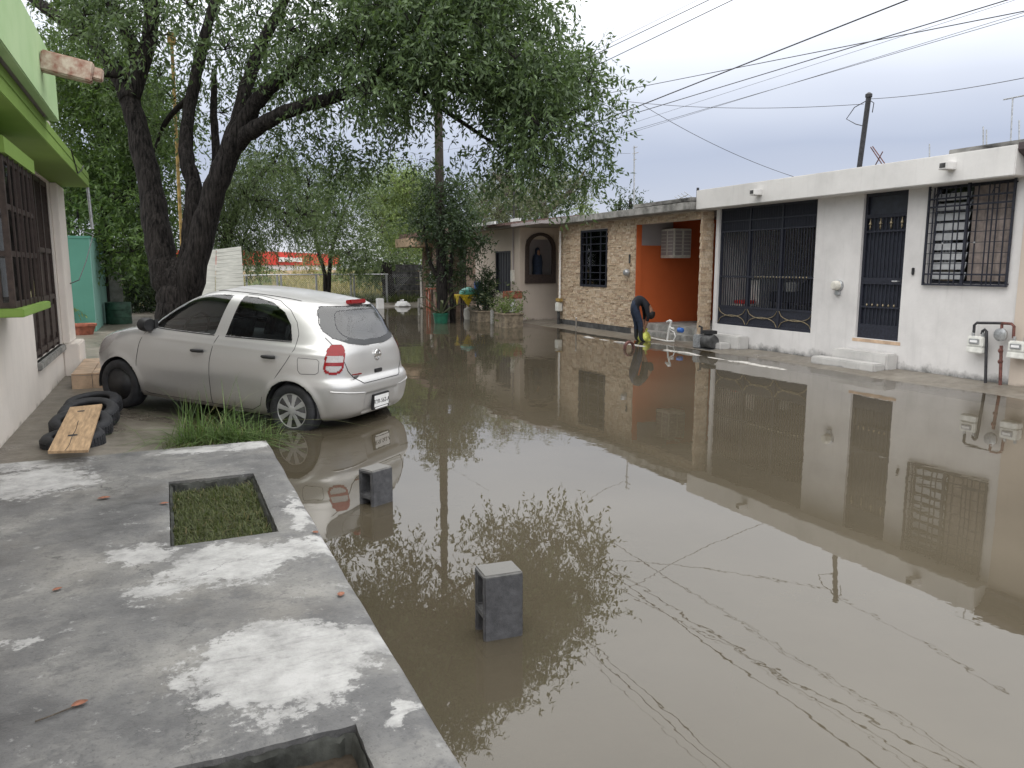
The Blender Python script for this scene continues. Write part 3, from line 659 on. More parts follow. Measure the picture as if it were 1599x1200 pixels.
for y in (7.24, 7.36, 7.43, 7.50, 7.66, 7.94, 8.02, 8.17, 8.31, 8.37): bar(grille, (gx + .012, y, z0), (gx + .012, y, z1 - .03), .014, MAT['black_iron'])
for k in range(6): z = z0 + .30 + k * .155; bar(grille, (gx + .012, y0, z), (gx + .012, y1, z), .010, MAT['black_iron'], 'crossbar')
for yc in (7.40, 8.06, 8.30):
    MB().tube([(gx + .012, yc + .055 * math.cos(a_ * math.pi / 10), 2.75 + .075 * math.sin(a_ * math.pi / 10)) for a_ in range(11)], .007, 6).build('arch', MAT['black_iron'], grille)
for yc in (7.66, 8.17): MB().lathe([(.002, -.022), (.022, 0), (.002, .022)], (gx + .012, yc, 2.06), 8).build('knob', MAT['steel'], grille, smooth=True)
# electricity meter, bell, socket
c = P_x(1311, 446, WX); b_ = thing('electricity_meter', 'round silver electricity meter on the white wall between gate and door', 'meter', c)
MB().lathe([(.10, 0), (.10, -.04), (.085, -.05)], (c.x, c.y, c.z), 24, 'x').build('base', MAT['steel'], b_, smooth=True)
MB().lathe([(.084, -.05), (.082, -.12), (.06, -.145), (.002, -.15)], (c.x, c.y, c.z), 24, 'x').build('glass_dome', MAT['aircon'], b_, smooth=True)
MB().box((c.x - .05, c.y - .05, c.z - .17), (c.x, c.y + .05, c.z - .09)).build('box', MAT['steel'], b_, bevel=.005)
c = P_x(1427, 424, WX); o = MB().box((c.x - .025, c.y - .022, c.z - .055), (c.x - .001, c.y + .022, c.z + .055)).build('door_bell', MAT['plastic'], bevel=.006); tag(o, 'small dark door bell on the white wall beside the door', 'door bell')
# front steps
def steps(yc, w1, w2, name, label):
    t_ = thing(name, label, 'steps', (WX - .3, yc, 0))
    a1 = MB().box((WX - .26, yc - w1 / 2, -.1), (WX - .001, yc + w1 / 2, .30)).build('step', MAT['stepwhite'], t_, bevel=.02)
    a2 = MB().box((WX - .52, yc - w2 / 2 + .12, -.1), (WX - .262, yc + w2 / 2 + .12, .15)).build('step', MAT['stepwhite'], t_, bevel=.02)
steps(12.95, 1.15, .9, 'front_steps', 'worn white concrete steps below the black barred gate')
steps(9.40, 1.15, 1.35, 'front_steps', 'worn white concrete steps below the black front door')
# gas meters and pipes
t_ = thing('gas_pipe', 'rusty gas pipe with grey regulator rising in front of the white wall', 'pipe', (WX - .12, 7.15, 0)); gxp = WX - .12
a_ = lambda px, py: (gxp, P_x(px, py, gxp).y, P_x(px, py, gxp).z)
MB().tube([a_(1562, 612), a_(1564, 540)], .022, 8).build('riser', MAT['rust'], t_, smooth=True)
MB().tube([a_(1564, 530), a_(1565, 507)], .02, 8).build('riser_top', MAT['rust'], t_, smooth=True)
MB().tube([a_(1565, 505), a_(1580, 506), a_(1584, 510), a_(1583, 528)], .02, 8).build('branch', MAT['rust'], t_, smooth=True)
MB().tube([a_(1565, 505), a_(1526, 504.5), a_(1522, 508), a_(1521, 520)], .02, 8).build('branch', MAT['blackpipe'], t_, smooth=True)
for (px, py) in ((1563, 548), (1562.5, 565)): c = a_(px, py); MB().lathe([(.022, -.03), (.034, -.01), (.034, .01), (.022, .03)], c, 8).build('coupling', MAT['rust'], t_, smooth=True)
c = a_(1563, 523); MB().lathe([(.05, -.03), (.095, -.015), (.095, .015), (.06, .03)], c, 20, 'x').build('regulator', MAT['steel'], t_, smooth=True)
def gas_meter(px, py, label):
    c = Vector(a_(px, py)); m_ = thing('gas_meter', label, 'gas meter', c, 'gas meters on the white wall')
    MB().box((c.x - .07, c.y - .12, c.z - .08), (c.x + .07, c.y + .12, c.z + .07)).build('body', MAT['white_metal'], m_, bevel=.015)
    MB().box((c.x - .09, c.y - .075, c.z - .035), (c.x - .071, c.y + .075, c.z + .035)).build('dial_frame', MAT['steel'], m_, bevel=.004)
    MB().box((c.x - .094, c.y - .055, c.z - .015), (c.x - .0905, c.y + .055, c.z + .018)).build('dial', MAT['signwhite'], m_)
    MB().box((c.x - .075, c.y - .125, c.z - .17), (c.x + .07, c.y + .125, c.z - .082)).build('lower_case', MAT['white_metal'], m_, bevel=.012)
    for s_ in (-.075, .075): MB().cyl((c.x, c.y + s_, c.z + .06), (c.x, c.y + s_, c.z + .13), .022, 8).build('union', MAT['steel'], m_, smooth=True)
gas_meter(1527, 533, 'white gas meter hanging left of the rusty riser pipe'); gas_meter(1592, 541, 'white gas meter hanging right of the rusty riser pipe')
o = MB().tube([a_(1534, 522), a_(1535, 517), a_(1538, 515), a_(1541, 518), a_(1541, 530), a_(1539, 608)], .021, 8).build('outlet_pipe', MAT['blackpipe'], smooth=True); tag(o, 'black bent pipe running down from the left gas meter', 'pipe')

# ---- house at the right edge of the photo with a brown cornice
h = thing('cornice_house', 'cream house with moulded dark brown cornice at the right edge', 'house', (WX, 4.5, 0))
MB().wall('x', WX - .02, WX + .15, 2.0, WH0 - .005, -.3, 2.98, [(3.2, 4.6, 1.3, 2.6)]).build('front_wall', MAT['beige'], h, weld=True)
prof = [(0, 2.98), (-.20, 2.98), (-.20, 3.06), (-.24, 3.10), (-.28, 3.18), (-.40, 3.24), (-.42, 3.27), (-.42, 3.36), (0, 3.36)]
MB().prism([(WX + .1 + x, WH0 - .028, z) for x, z in prof], (0, -4.9, 0)).build('cornice', MAT['cornice'], h, smooth=30)
MB().box((WX + .153, 2.0, 2.95), (17, WH0 - .03, 3.3)).build('roof', MAT['oldconcrete'], h)
MB().box((WX + .5, 3.0, 1.2), (WX + .55, 4.8, 2.7)).build('curtain', MAT['greyplaster'], h)
MB().box((WX + .05, 3.2, 1.3), (WX + .06, 4.6, 2.6)).build('window_pane', MAT['glass'], h)

# ---- stone clad house with the orange porch
XS = 10.72
def yx(px, X=XS, py=420): return P_x(px, py, X).y
SW0, SW1 = yx(993), yx(873); PW0, PW1 = 13.86 - .0, yx(1093)
SWIN = px_rect(909, 361, 949, 447, XS); 
h = thing('stone_house', 'house clad in tan ledger stone with orange recessed porch', 'house', (XS, 17, 0))
MB().wall('x', XS, XS + .15, SW0, SW1, -.3, 2.93, [SWIN]).build('front_wall', MAT['beige'], h, weld=True)
MB().box((XS, 13.80, -.3), (XS + .30, PW1, 2.93)).build('pillar', MAT['beige'], h)
MB().box((XS, PW1, 2.74), (XS + .15, SW0, 2.93)).build('lintel', MAT['beige'], h)
def stonemat(name, cols):
    m, t, b = newmat(name); r_ = ramp(t, island(t), cols, 'CONSTANT'); n_ = noise_node(t, 25, 4, .6)
    t.links.new(mixc(t, ramp(t, n_.outputs[0], [(.35, (.45,) * 3), (.65, (0,) * 3)]).outputs[0], r_.outputs[0], (.16, .11, .08)), b.inputs['Base Color']); b.inputs['Roughness'].default_value = .85
    bump(t, b, noise_node(t, 45, 4, .6).outputs[0], .5, .006); return m
MAT['ledger'] = stonemat('tan_ledger_stone', [(0, (.54, .42, .29)), (.18, (.47, .35, .24)), (.32, (.60, .48, .35)), (.5, (.40, .29, .20)), (.62, (.56, .44, .31)), (.8, (.64, .53, .40)), (.92, (.49, .39, .28))])
MAT['ledger2'] = stonemat('brown_ledger_stone', [(0, (.20, .15, .11)), (.3, (.14, .10, .08)), (.5, (.28, .21, .16)), (.75, (.23, .16, .12))])
def ledger(mb_, X, y0, y1, z0, z1, holes=(), seed=1, axis='x', sgn=-1, rh=(.035, .06)):
    r_ = random.Random(seed); z = z0
    while z < z1 - .01:
        hh_ = min(r_.uniform(*rh), z1 - z); y = y0 - r_.uniform(0, .1)
        while y < y1:
            ln = r_.uniform(.07, .24); a0, a1 = max(y, y0), min(y + ln, y1); y += ln
            segs = [(a0, a1)]
            for (ha, hb, hc, hd) in holes:
                if z + hh_ > hc and z < hd: segs = [s for (p, q) in segs for s in ((p, min(q, ha)), (max(p, hb), q)) if s[1] - s[0] > .012]
            for (p, q) in segs:
                if q - p < .012: continue
                pr = r_.uniform(.008, .030); e = .002
                if axis == 'x': mb_.box((X + sgn * pr, p + e, z + e), (X - sgn * .001, q - e, z + hh_ - e))
                else: mb_.box((p + e, X + sgn * pr, z + e), (q - e, X - sgn * .001, z + hh_ - e))
        z += hh_
lg = MB(); ledger(lg, XS, SW0, SW1, .19, 2.9, [SWIN], 3); lg.build('stone_cladding', MAT['ledger'], h)['kind'] = 'stuff'
lg = MB(); ledger(lg, XS, 13.80, PW1, .05, 2.9, [], 4, rh=(.05, .085)); ledger(lg, XS, PW1, SW0, 2.745, 2.9, [], 5); ledger(lg, 13.80, XS, XS + .30, .05, 2.9, [], 6, axis='y', rh=(.05, .085)); lg.build('stone_cladding', MAT['ledger'], h)['kind'] = 'stuff'
MB().box((XS - .035, SW0 + .15, -.3), (XS - .001, SW1, .188)).build('plinth', MAT['plinth'], h)
MB().box((XS - .30, 13.86, 2.93), (XS + .2, yx(850, XS - .3), 3.10)).build('roof_edge', MAT['concrete'], h, bevel=.015)
MB().box((XS - .26, 13.87, 3.10), (XS - .1, yx(985, XS - .3), 3.20)).build('parapet', MAT['oldconcrete'], h, bevel=.02)
MB().box((XS + .203, 13.86, 2.93), (17, yx(850, XS - .3), 3.08)).build('roof', MAT['oldconcrete'], h)
# porch
MB().box((XS + .004, SW0 - .012, .07), (XS + .155, SW0 - .001, 2.74)).build('porch_jamb', MAT['orange'], h)
MB().box((XS + .153, SW0 + .02, .10), (14.2, SW0 + .17, 2.92)).build('porch_wall', MAT['orange'], h)
q0, q1 = P_y(1003, 352, SW0 + .02), P_y(1035, 384, SW0 + .02)
MB().box((q0.x, SW0 + .008, q1.z), (q1.x + .3, SW0 + .0195, 2.9)).build('bare_plaster', MAT['greyplaster'], h)
MB().box((14.0, 13.92, .1), (14.15, SW0 + .015, 2.92)).build('porch_wall', MAT['orange'], h)
MB().box((XS + .32, 13.92, -.2), (13.99, SW0 + .018, .32)).build('porch_floor', MAT['concrete'], h, bevel=.015)
MB().box((XS + .02, 14.3, -.2), (XS + .318, SW0 - .05, .16)).build('porch_step', MAT['concrete'], h, bevel=.015)
c0 = P_y(1032, 380, SW0 + .02); xc = c0.x; yc = P_x(1053, 380, xc).y; xr = P_y(1080, 380, yc).x
zt, zb = P_x(1053, 357, xc).z, P_x(1053, 403, xc).z
t_ = thing('air_conditioner', 'off-white window air conditioner high on the orange porch wall', 'air conditioner', (xc, yc, zb))
MB().box((xc, yc, zb), (xr, SW0 + .007, zt)).build('case', MAT['aircon'], t_, bevel=.012)
for k in range(2):
    w_ = (xr - xc) / 2
    gp = MB().box((xc + w_ * k + .03, yc - .012, zb + .07), (xc + w_ * (k + 1) - .03, yc - .002, zt - .05)).build('grille', MAT['greyplaster'], t_)
    for i in range(1, 7): z = zb + .07 + (zt - zb - .12) * i / 7; bar(gp, (xc + w_ * k + .035, yc - .016, z), (xc + w_ * (k + 1) - .035, yc - .016, z), .014, MAT['aircon'], 'slat')
ws = (SW0 - yc) / 2
for k in range(2):
    gp = MB().box((xc - .012, yc + ws * k + .03, zb + .07), (xc - .002, yc + ws * (k + 1) - .03, zt - .05)).build('grille', MAT['greyplaster'], t_)
    for i in range(1, 7): z = zb + .07 + (zt - zb - .12) * i / 7; bar(gp, (xc - .016, yc + ws * k + .035, z), (xc - .016, yc + ws * (k + 1) - .035, z), .014, MAT['aircon'], 'slat')
# barred window
y0, y1, z0, z1 = SWIN
g = MB()
for (ya, yb, za, zb_) in ((y0, y0 + .05, z0, z1), (y1 - .05, y1, z0, z1), (y0 + .05, y1 - .05, z0, z0 + .05), (y0 + .05, y1 - .05, z1 - .05, z1)): g.box((XS - .04, ya, za), (XS + .03, yb, zb_))
win = g.build('window', MAT['black_iron'], h)
for fr_ in (.25, .62, .78): bar(win, (XS - .015, y0 + (y1 - y0) * fr_, z0 + .05), (XS - .015, y0 + (y1 - y0) * fr_, z1 - .05), .03, MAT['black_iron'])
for k in range(1, 8): 
    if k != 4: bar(win, (XS - .015, y0 + .05, z0 + (z1 - z0) * k / 8), (XS - .015, y1 - .05, z0 + (z1 - z0) * k / 8), .022, MAT['black_iron'], 'crossbar')
MB().box((XS + .06, y0, z0), (XS + .066, y1, z1)).build('pane', MAT['glass'], win)
MB().box((XS + .08, y0 + .02, z0), (XS + .085, y0 + (y1 - y0) * .27, z1)).build('curtain', MAT['aircon'], win); MB().box((XS + .08, y0 + (y1 - y0) * .80, z0), (XS + .085, y1 - .02, z1)).build('curtain', MAT['aircon'], win); MB().box((XS + .10, y0 + (y1 - y0) * .28, z0), (XS + .105, y0 + (y1 - y0) * .79, z1)).build('shade', MAT['doorback'], win)
MB().box((XS + .3, y0 - .2, z0 - .2), (XS + .33, y1 + .2, z1 + .1)).build('back_panel', MAT['dark'], win)
c = P_x(981, 426, XS - .03); o = MB().lathe([(.09, 0), (.09, -.06), (.06, -.11), (.005, -.12)], c, 18, 'x').build('electricity_meter', MAT['steel'], smooth=True); tag(o, 'round grey electricity meter on the tan stone wall', 'meter')
c = P_x(984, 405, XS - .03); o = MB().box((c.x - .02, c.y - .03, c.z - .1), (c.x, c.y + .03, c.z + .12)).build('number_plate', MAT['plinth'], bevel=.004); tag(o, 'small dark house plate above the meter on stone wall', 'plate')
# gas pipe at the far corner
c = P_x(873, 480, XS - .12); t_ = thing('corner_gas_meter', 'small gas meter with orange valve at the stone corner', 'gas meter', (c.x, c.y, 0))
MB().cyl((c.x, c.y, -.15), (c.x, c.y, .42), .05, 8).build('riser', MAT['plinth'], t_, smooth=True)
MB().box((c.x - .08, c.y - .10, .42), (c.x + .08, c.y + .10, .68)).build('body', MAT['white_metal'], t_, bevel=.02)
MB().box((c.x - .06, c.y - .16, .70), (c.x + .06, c.y + .12, .80)).build('valve', MAT['yellowpole'], t_, bevel=.02)
MB().cyl((c.x + .04, c.y + .02, .8), (c.x + .04, c.y + .02, 2.75), .03, 8).build('pipe', MAT['pvc'], t_, smooth=True)

# ---- beige house with the arched shrine
cb = P_z(812, 503, 0); XB, YB = cb.x, cb.y
h = thing('beige_house', 'beige plastered house with dark window and arched shrine', 'house', (XB, YB, 0))
YB1 = yx(743, XB)
BW = px_rect(774, 393, 798, 457, XB)
MB().wall('x', XB, XB + .15, YB, YB1, -.3, 2.93, [BW]).build('front_wall', MAT['beige'], h, weld=True)
n0, n1 = P_y(822, 440, YB), P_y(866, 366, YB); nx0, nx1, nz0, nz1 = n0.x, n1.x, n0.z, n1.z
MB().wall('y', YB, YB + .15, XB + .152, 14.5, .0, 2.93, [(nx0, nx1, nz0, nz1)]).build('side_wall', MAT['beige'], h, weld=True)
MB().box((XB + .152, YB - .05, -.3), (14.5, YB + .1, .0)).build('plinth', MAT['terracotta'], h)
MB().box((XB - .35, YB - 2.2, 2.935), (14.5, YB1, 3.02)).build('ceiling', MAT['greyplaster'], h)
rp_ = [(XB - .55, 2.98), (XB - .55, 3.05), (12.2, 3.36), (15, 3.36), (15, 3.03)]
MB().prism([(x, YB - .1, z) for x, z in rp_], (0, YB1 - YB + .5, 0)).build('roof', MAT['brownroof'], h)
for (px, ln) in ((828, .0), (805, .62), (767, .7), (748, .55), (735, .4)):
    if ln: yy = yx(px, XB - .6); MB().box((XB - .62, yy - ln / 2, 3.045), (XB - .56, yy + ln / 2, 3.13)).build('white_board', MAT['signwhite'], h)
y0, y1, z0, z1 = BW
g = MB()
for (ya, yb, za, zb_) in ((y0, y0 + .05, z0, z1), (y1 - .05, y1, z0, z1), (y0 + .05, y1 - .05, z0, z0 + .05), (y0 + .05, y1 - .05, z1 - .05, z1)): g.box((XB + .02, ya, za), (XB + .07, yb, zb_))
win = g.build('window', MAT['black_iron'], h); MB().box((XB + .09, y0 - .02, z0 - .02), (XB + .10, y1 + .02, z1 + .02)).build('pane', MAT['doorback'], win)
for k in range(1, 6): bar(win, (XB + .03, y0 + (y1 - y0) * k / 6, z0), (XB + .03, y0 + (y1 - y0) * k / 6, z1), .018, MAT['black_iron'])
# shrine niche: recessed box, arched dark frame, veiled standing figure, base
mid, wn = (nx0 + nx1) / 2, (nx1 - nx0) / 2
MB().box((nx0 - .05, YB + .35, nz0 - .05), (nx1 + .05, YB + .37, nz1 + .05)).build('niche_back', MAT['greyplaster'], h)
for (xa_, xb_) in ((nx0 - .05, nx0 - .002), (nx1 + .002, nx1 + .05)): MB().box((xa_, YB + .152, nz0 - .05), (xb_, YB + .348, nz1 + .05)).build('niche_side', MAT['greyplaster'], h)
MB().box((nx0, YB + .152, nz1 + .002), (nx1, YB + .348, nz1 + .05)).build('niche_top', MAT['greyplaster'], h)
arch = [(mid + wn * 1.08 * math.cos(a_), nz1 - wn * .92 + wn * 1.0 * math.sin(a_)) for a_ in [math.pi * i / 16 for i in range(17)]]
fo = [(mid + wn * 1.1, nz0 - .06)] + arch + [(mid - wn * 1.1, nz0 - .06)]
ai = [(mid + wn * .82 * math.cos(a_), nz1 - wn * .92 + wn * .80 * math.sin(a_)) for a_ in [math.pi * i / 16 for i in range(17)]]
fi = [(mid + wn * .82, nz0 + .22)] + ai + [(mid - wn * .82, nz0 + .22)]
fm_ = MB(); m_ = len(fo)
for (yy) in (YB - .05, YB + .02): fm_.v += [(x, yy, z) for x, z in fo] + [(x, yy, z) for x, z in fi]
for i in range(m_):
    j = (i + 1) % m_
    fm_.f += [(i, j, m_ + j, m_ + i), (2 * m_ + i, 3 * m_ + i, 3 * m_ + j, 2 * m_ + j), (i, 2 * m_ + i, 2 * m_ + j, j), (m_ + i, m_ + j, 3 * m_ + j, 3 * m_ + i)]
MB().wall('y', YB + .021, YB + .028, nx0, nx1, nz1 - wn * .35, nz1).build('arch_infill', MAT['beige'], h)
shr = fm_.build('arch_frame', MAT['brown_iron'], h)
zb0 = nz0 + .22
t_ = thing('shrine_figure', 'dark veiled standing figure inside the arched shrine', 'statue', (mid, YB + .2, nz0))
MB().lathe([(.16, 0), (.17, .05), (.15, .3), (.17, .5), (.14, .7), (.08, .78), (.085, .86), (.06, .94), (.01, .97)], (mid, YB + .2, nz0 + .1), 14).build('robe', MAT['denim'], t_, smooth=True)
MB().lathe([(.03, .66), (.05, .74), (.045, .86), (.01, .89)], (mid, YB + .12, nz0 + .1), 10).build('face', MAT['skin'], t_, smooth=True)
MB().box((mid - .3, YB + .05, nz0), (mid + .3, YB + .34, nz0 + .1)).build('pedestal', MAT['plinth'], t_)
t_ = thing('wall_conduit', 'thin conduit with dangling cable end on the beige wall', 'conduit', (XB - .03, yx(805, XB), 2.9))
yy = yx(803, XB); MB().cyl((XB - .03, yy, 1.6), (XB - .03, yy, 2.93), .025, 8).build('tube', MAT['greyplaster'], t_, smooth=True); MB().box((XB - .09, yy - .08, 1.25), (XB - .002, yy + .08, 1.62)).build('box', MAT['aircon'], t_, bevel=.01)

# ---- far stone house with dark grille doors
YF0, YF1 = YB1 + .02, yx(655, XB)
h = thing('far_stone_house', 'far house with brown stone columns and dark grille doors', 'house', (XB, YF0 + 2, 0))
MB().box((XB + .5, YF0, -.2), (XB + .65, YF1, 2.93)).build('front_wall', MAT['dark'], h)
lg = MB()
cols = [(yx(745, XB), yx(728, XB)), (yx(707, XB), yx(700, XB)), (yx(683, XB), yx(676, XB)), (yx(664, XB), yx(660, XB))]
for k, (ya, yb) in enumerate(cols):
    ya, yb = max(ya, YF0), max(yb, ya + .3); MB().box((XB + .02, ya, -.2), (XB + .5, yb, 2.9)).build('column', MAT['beige'], h)
    ledger(lg, XB + .02, ya, yb, 0, 2.9, [], 10 + k, rh=(.06, .1)); ledger(lg, ya, XB + .02, XB + .5, 0, 2.9, [], 20 + k, axis='y', rh=(.06, .1))
lg.build('stone_cladding', MAT['ledger2'], h)['kind'] = 'stuff'
for k in range(26): yy = YF0 + .3 + (YF1 - YF0 - .5) * k / 25; bar(h, (XB + .3, yy, 0), (XB + .3, yy, 2.6), .03, MAT['black_iron'], 'grille_bar')
MB().box((XB - .6, YF0 + .45, 2.93), (15, YF1 + 1.0, 3.12)).build('roof', MAT['brownroof'], h)
MB().box((XB - .9, YF1 - 1.5, 2.55), (XB + .3, YF1 + .5, 2.9)).build('canopy', MAT['tan'], h)

# ------------------------------------------------------------------ house on the left (cream wall, lime green trims)
XL = -1.45
h = thing('green_trim_house', 'cream house with lime green canopy, bay window and brown door', 'house', (XL, 9, 0))
DL0, DL1, DLZ = 10.72, 13.25, .56
MB().wall('x', XL - .15, XL, -3, 14.15, -.3, 3.9, [(DL0, DL1, DLZ, 2.93), (7.5, 8.9, 1.38, 2.6)]).build('front_wall', MAT['cream'], h, weld=True)
MB().box((XL - 6, 14.0, -.3), (XL - .152, 14.15, 3.3)).build('end_wall', MAT['cream'], h)
MB().box((XL + .001, 13.30, DLZ), (XL + .10, 14.17, 2.93)).build('column', MAT['cream'], h, bevel=.012)
MB().box((XL + .001, 13.26, -.2), (XL + .22, 14.17, DLZ - .002)).build('column_base', MAT['cream'], h, bevel=.015)
def peel():
    m, t, b = newmat('peeling_green_paint'); n = noise_node(t, 3, 7, .7, 'Object', (1, 1, .35)); n2 = noise_node(t, 1.2, 5, .6)
    c = ramp(t, n2.outputs[0], [(.3, (.33, .50, .24)), (.7, (.45, .60, .34))]).outputs[0]
    c = mixc(t, ramp(t, n.outputs[0], [(.62, (0,) * 3), (.68, (.8,) * 3)]).outputs[0], c, (.30, .32, .27))
    t.links.new(c, b.inputs['Base Color']); b.inputs['Roughness'].default_value = .85; bump(t, b, n.outputs[0], .3, .006); return m
MAT['peel'] = peel()
# upper roof slab with faded green fascia
UX = -.86
uc = P_x(93, 191, UX); UZ, UY = uc.z, uc.y; uz1 = P_x(78, 83, UX).z
MB().box((UX - .08, -3, UZ), (UX, UY, uz1)).build('upper_fascia', MAT['peel'], h, bevel=.008)
MB().box((-7, -3, UZ + .03), (UX - .081, UY - .085, UZ + .2)).build('roof', MAT['greyplaster'], h)
MB().box((-7, UY - .08, UZ + .004), (UX - .081, UY - .003, uz1 - .01)).build('upper_fascia', MAT['peel'], h)
# gargoyle spout
s0 = P_x(64, 95, UX); s1 = s0 + Vector((.40, -.02, -.075)); ax = (s1 - s0).normalized(); sy = Vector((0, 1, 0)); sz = ax.cross(sy)
MAT['spout'] = M('flaking_spout', (.42, .36, .30), .9, 0, .3, 12, .6, 40, col2=(.26, .11, .08))
MB().obox((s0 + s1) / 2, ax * (s1 - s0).length / 2, sy * .075, sz * .085).build('spout', MAT['spout'], h, bevel=.012)
MB().obox(s1 + ax * .040, ax * .039, sy * .065, sz * .05).build('spout_lip', MAT['spout'], h, bevel=.01)
# lower lime canopy
lc = P_x(140, 293, -.98)
MB().box((XL + .002, 3.0, 2.94), (-.98, lc.y, 3.06)).build('canopy', MAT['green'], h, bevel=.006)
MB().box((-1.04, 3.0, 3.061), (-.976, lc.y + .004, 3.16)).build('canopy_lip', MAT['green'], h, bevel=.006)
MB().cyl((-1.0, lc.y - .05, 2.94), (-.98, lc.y - .03, 2.30), .022, 8).build('drain_pipe', MAT['steel'], h, smooth=True)
MB().tube([(-.97, lc.y - 2.6, 3.18), (-.965, lc.y - 2.2, 3.02), (-.972, lc.y - 1.9, 2.96), (-.965, lc.y - 1.4, 3.05), (-.97, lc.y - .9, 3.17)], .008, 6).build('loose_cable', MAT['plastic'], h)
MB().tube([(XL + .11, 13.9, 1.45), (XL + .2, 14.3, 1.5), (XL + .25, 15.2, 1.8), (XL + .3, 16.5, 2.3), (-1.6, 19.5, 2.5)], .008, 6).build('hanging_cable', MAT['plastic'], h)
# bay window box
BX, BY0, BY1, BZ0, BZ1 = -1.12, 7.45, 8.95, 1.37, 2.60
fr_ = MB(); w_ = .045
for y in (BY0, BY1 - w_, (BY0 + BY1) / 2): fr_.box((BX - w_, y, BZ0), (BX, y + w_, BZ1))
for z in (BZ0, BZ0 + .42, BZ0 + .80, BZ1 - w_):
    fr_.box((BX - w_ * .9, BY0 + w_, z), (BX - .004, BY1 - w_, z + w_)); fr_.box((XL + .002, BY0 + .004, z), (BX - w_, BY0 + w_ * .9, z + w_)); fr_.box((XL + .002, BY1 - w_ * .9, z), (BX - w_, BY1 - .004, z + w_))
for x in (XL + .10, XL + .22): fr_.box((x, BY0 + .004, BZ0 + w_), (x + .02, BY0 + w_ * .8, BZ1 - w_))
bay = fr_.build('bay_window', MAT['brown_iron'], h)
MAT['darkglass'] = glassmat('dark_glass', (.35, .38, .42))
MB().box((BX - .03, BY0 + .02, BZ0), (BX - .025, BY1 - .02, BZ1)).build('pane', MAT['darkglass'], bay); MB().box((XL, BY0 + .02, BZ0), (BX - .03, BY0 + .025, BZ1)).build('pane', MAT['darkglass'], bay)
MB().box((XL - .6, BY0 - .6, BZ0 - .1), (XL - .55, BY1 + .6, BZ1 + .1)).build('curtain', MAT['aircon'], bay)
MB().box((XL + .002, BY0 - .06, BZ0 - .075), (BX + .06, BY1 + .10, BZ0 - .004)).build('sill', MAT['green'], h, bevel=.008)
MB().prism([(XL + .002, BY0 - .05, BZ1 + .004), (BX + .03, BY0 - .05, BZ1 + .004), (BX + .03, BY0 - .05, BZ1 + .13), (XL + .002, BY0 - .05, BZ1 + .30)], (0, BY1 - BY0 + .1, 0)).build('hood', MAT['green'], h)
for k in range(6): y = BY0 + .18 + k * .24; bar(bay, (BX + .012, y, BZ0), (BX + .012, y, BZ1), .014, MAT['brown_iron'])
# brown metal double door
dm = MB(); dxl = XL - .06
MB().box((dxl - .03, DL0 + .005, DLZ + .005), (dxl, DL1 - .005, 2.925)).build('door', MAT['brown_iron'], h)
door = bpy.data.objects[[o_.name for o_ in h.children if o_.name.startswith('door')][0]]
for k in range(5):
    y = DL0 + .04 + (DL1 - DL0 - .08) * k / 4; MB().box((dxl + .001, y - .04, DLZ + .01), (dxl + .035, y + .04, 2.92)).build('stile', MAT['brown_iron'], door, bevel=.006)
for z in (DLZ + .05, 1.25, 1.9, 2.85): MB().box((dxl + .001, DL0 + .03, z), (dxl + .028, DL1 - .03, z + .07)).build('rail', MAT['brown_iron'], door, bevel=.006)
for k in range(4):
    ya = DL0 + .11 + (DL1 - DL0 - .08) * k / 4; MB().box((dxl + .001, ya, DLZ + .2), (dxl + .018, ya + .42, 1.18)).build('door_panel', MAT['brown_iron'], door, bevel=.01)
    for j in range(1, 5): bar(door, (dxl + .014, ya - .03 + j * .11, 1.97), (dxl + .014, ya - .03 + j * .11, 2.85), .016, MAT['brown_iron'])
MB().box((XL - .05, DL0 - .02, DLZ - .09), (XL + .05, DL1 + .02, DLZ)).build('threshold', MAT['concrete'], h, bevel=.012)
# tan entrance steps
e0 = P_z(80, 640, .0); t_ = thing('entrance_step', 'tan tiled entrance step beside the front wheel of the silver car', 'step', (-1.2, 12.4, .07))
MB().box((XL + .23, 11.75, -.1), (-.72, 13.7, .26)).build('riser', MAT['concrete'], t_, bevel=.01)
for i in range(2):
    for j in range(4): MB().box((XL + .235 + i * .25, 11.752 + j * .49, .2605), (XL + .478 + i * .25, 12.232 + j * .49, .283)).build('tile', MAT['tan'], t_, bevel=.004)
for j in range(2): MB().box((XL + .235 + j * .25, 11.735, .03), (XL + .478 + j * .25, 11.7495, .255)).build('tile', MAT['tan'], t_, bevel=.004)

# ---- teal booth further along
TB = P_z(152, 522, .1); tl = P_y(98, 520, TB.y); ttop = P_y(152, 369, TB.y).z; tdepth = P_x(169, 512, TB.x).y
h = thing('teal_booth', 'small flat-roofed teal plastered booth beside the big tree', 'booth', (TB.x, TB.y, .1))
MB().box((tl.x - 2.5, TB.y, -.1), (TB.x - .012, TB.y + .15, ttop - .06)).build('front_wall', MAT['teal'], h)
MB().box((TB.x - .15, TB.y + .152, -.1), (TB.x, tdepth + .6, ttop - .06)).build('side_wall', MAT['teal_lit'], h)
MB().box((TB.x - .011, TB.y - .002, -.1), (TB.x, TB.y + .151, ttop - .06)).build('corner_strip', MAT['teal_lit'], h)
MB().box((tl.x - 2.5, TB.y - .01, ttop - .059), (TB.x + .012, tdepth + .6, ttop)).build('roof', MAT['teal'], h)
c = P_x(156, 407, TB.x); MB().box((c.x, c.y - .12, c.z - .1), (c.x + .12, c.y + .12, c.z + .1)).build('meter_box', MAT['steel'], h, bevel=.015)

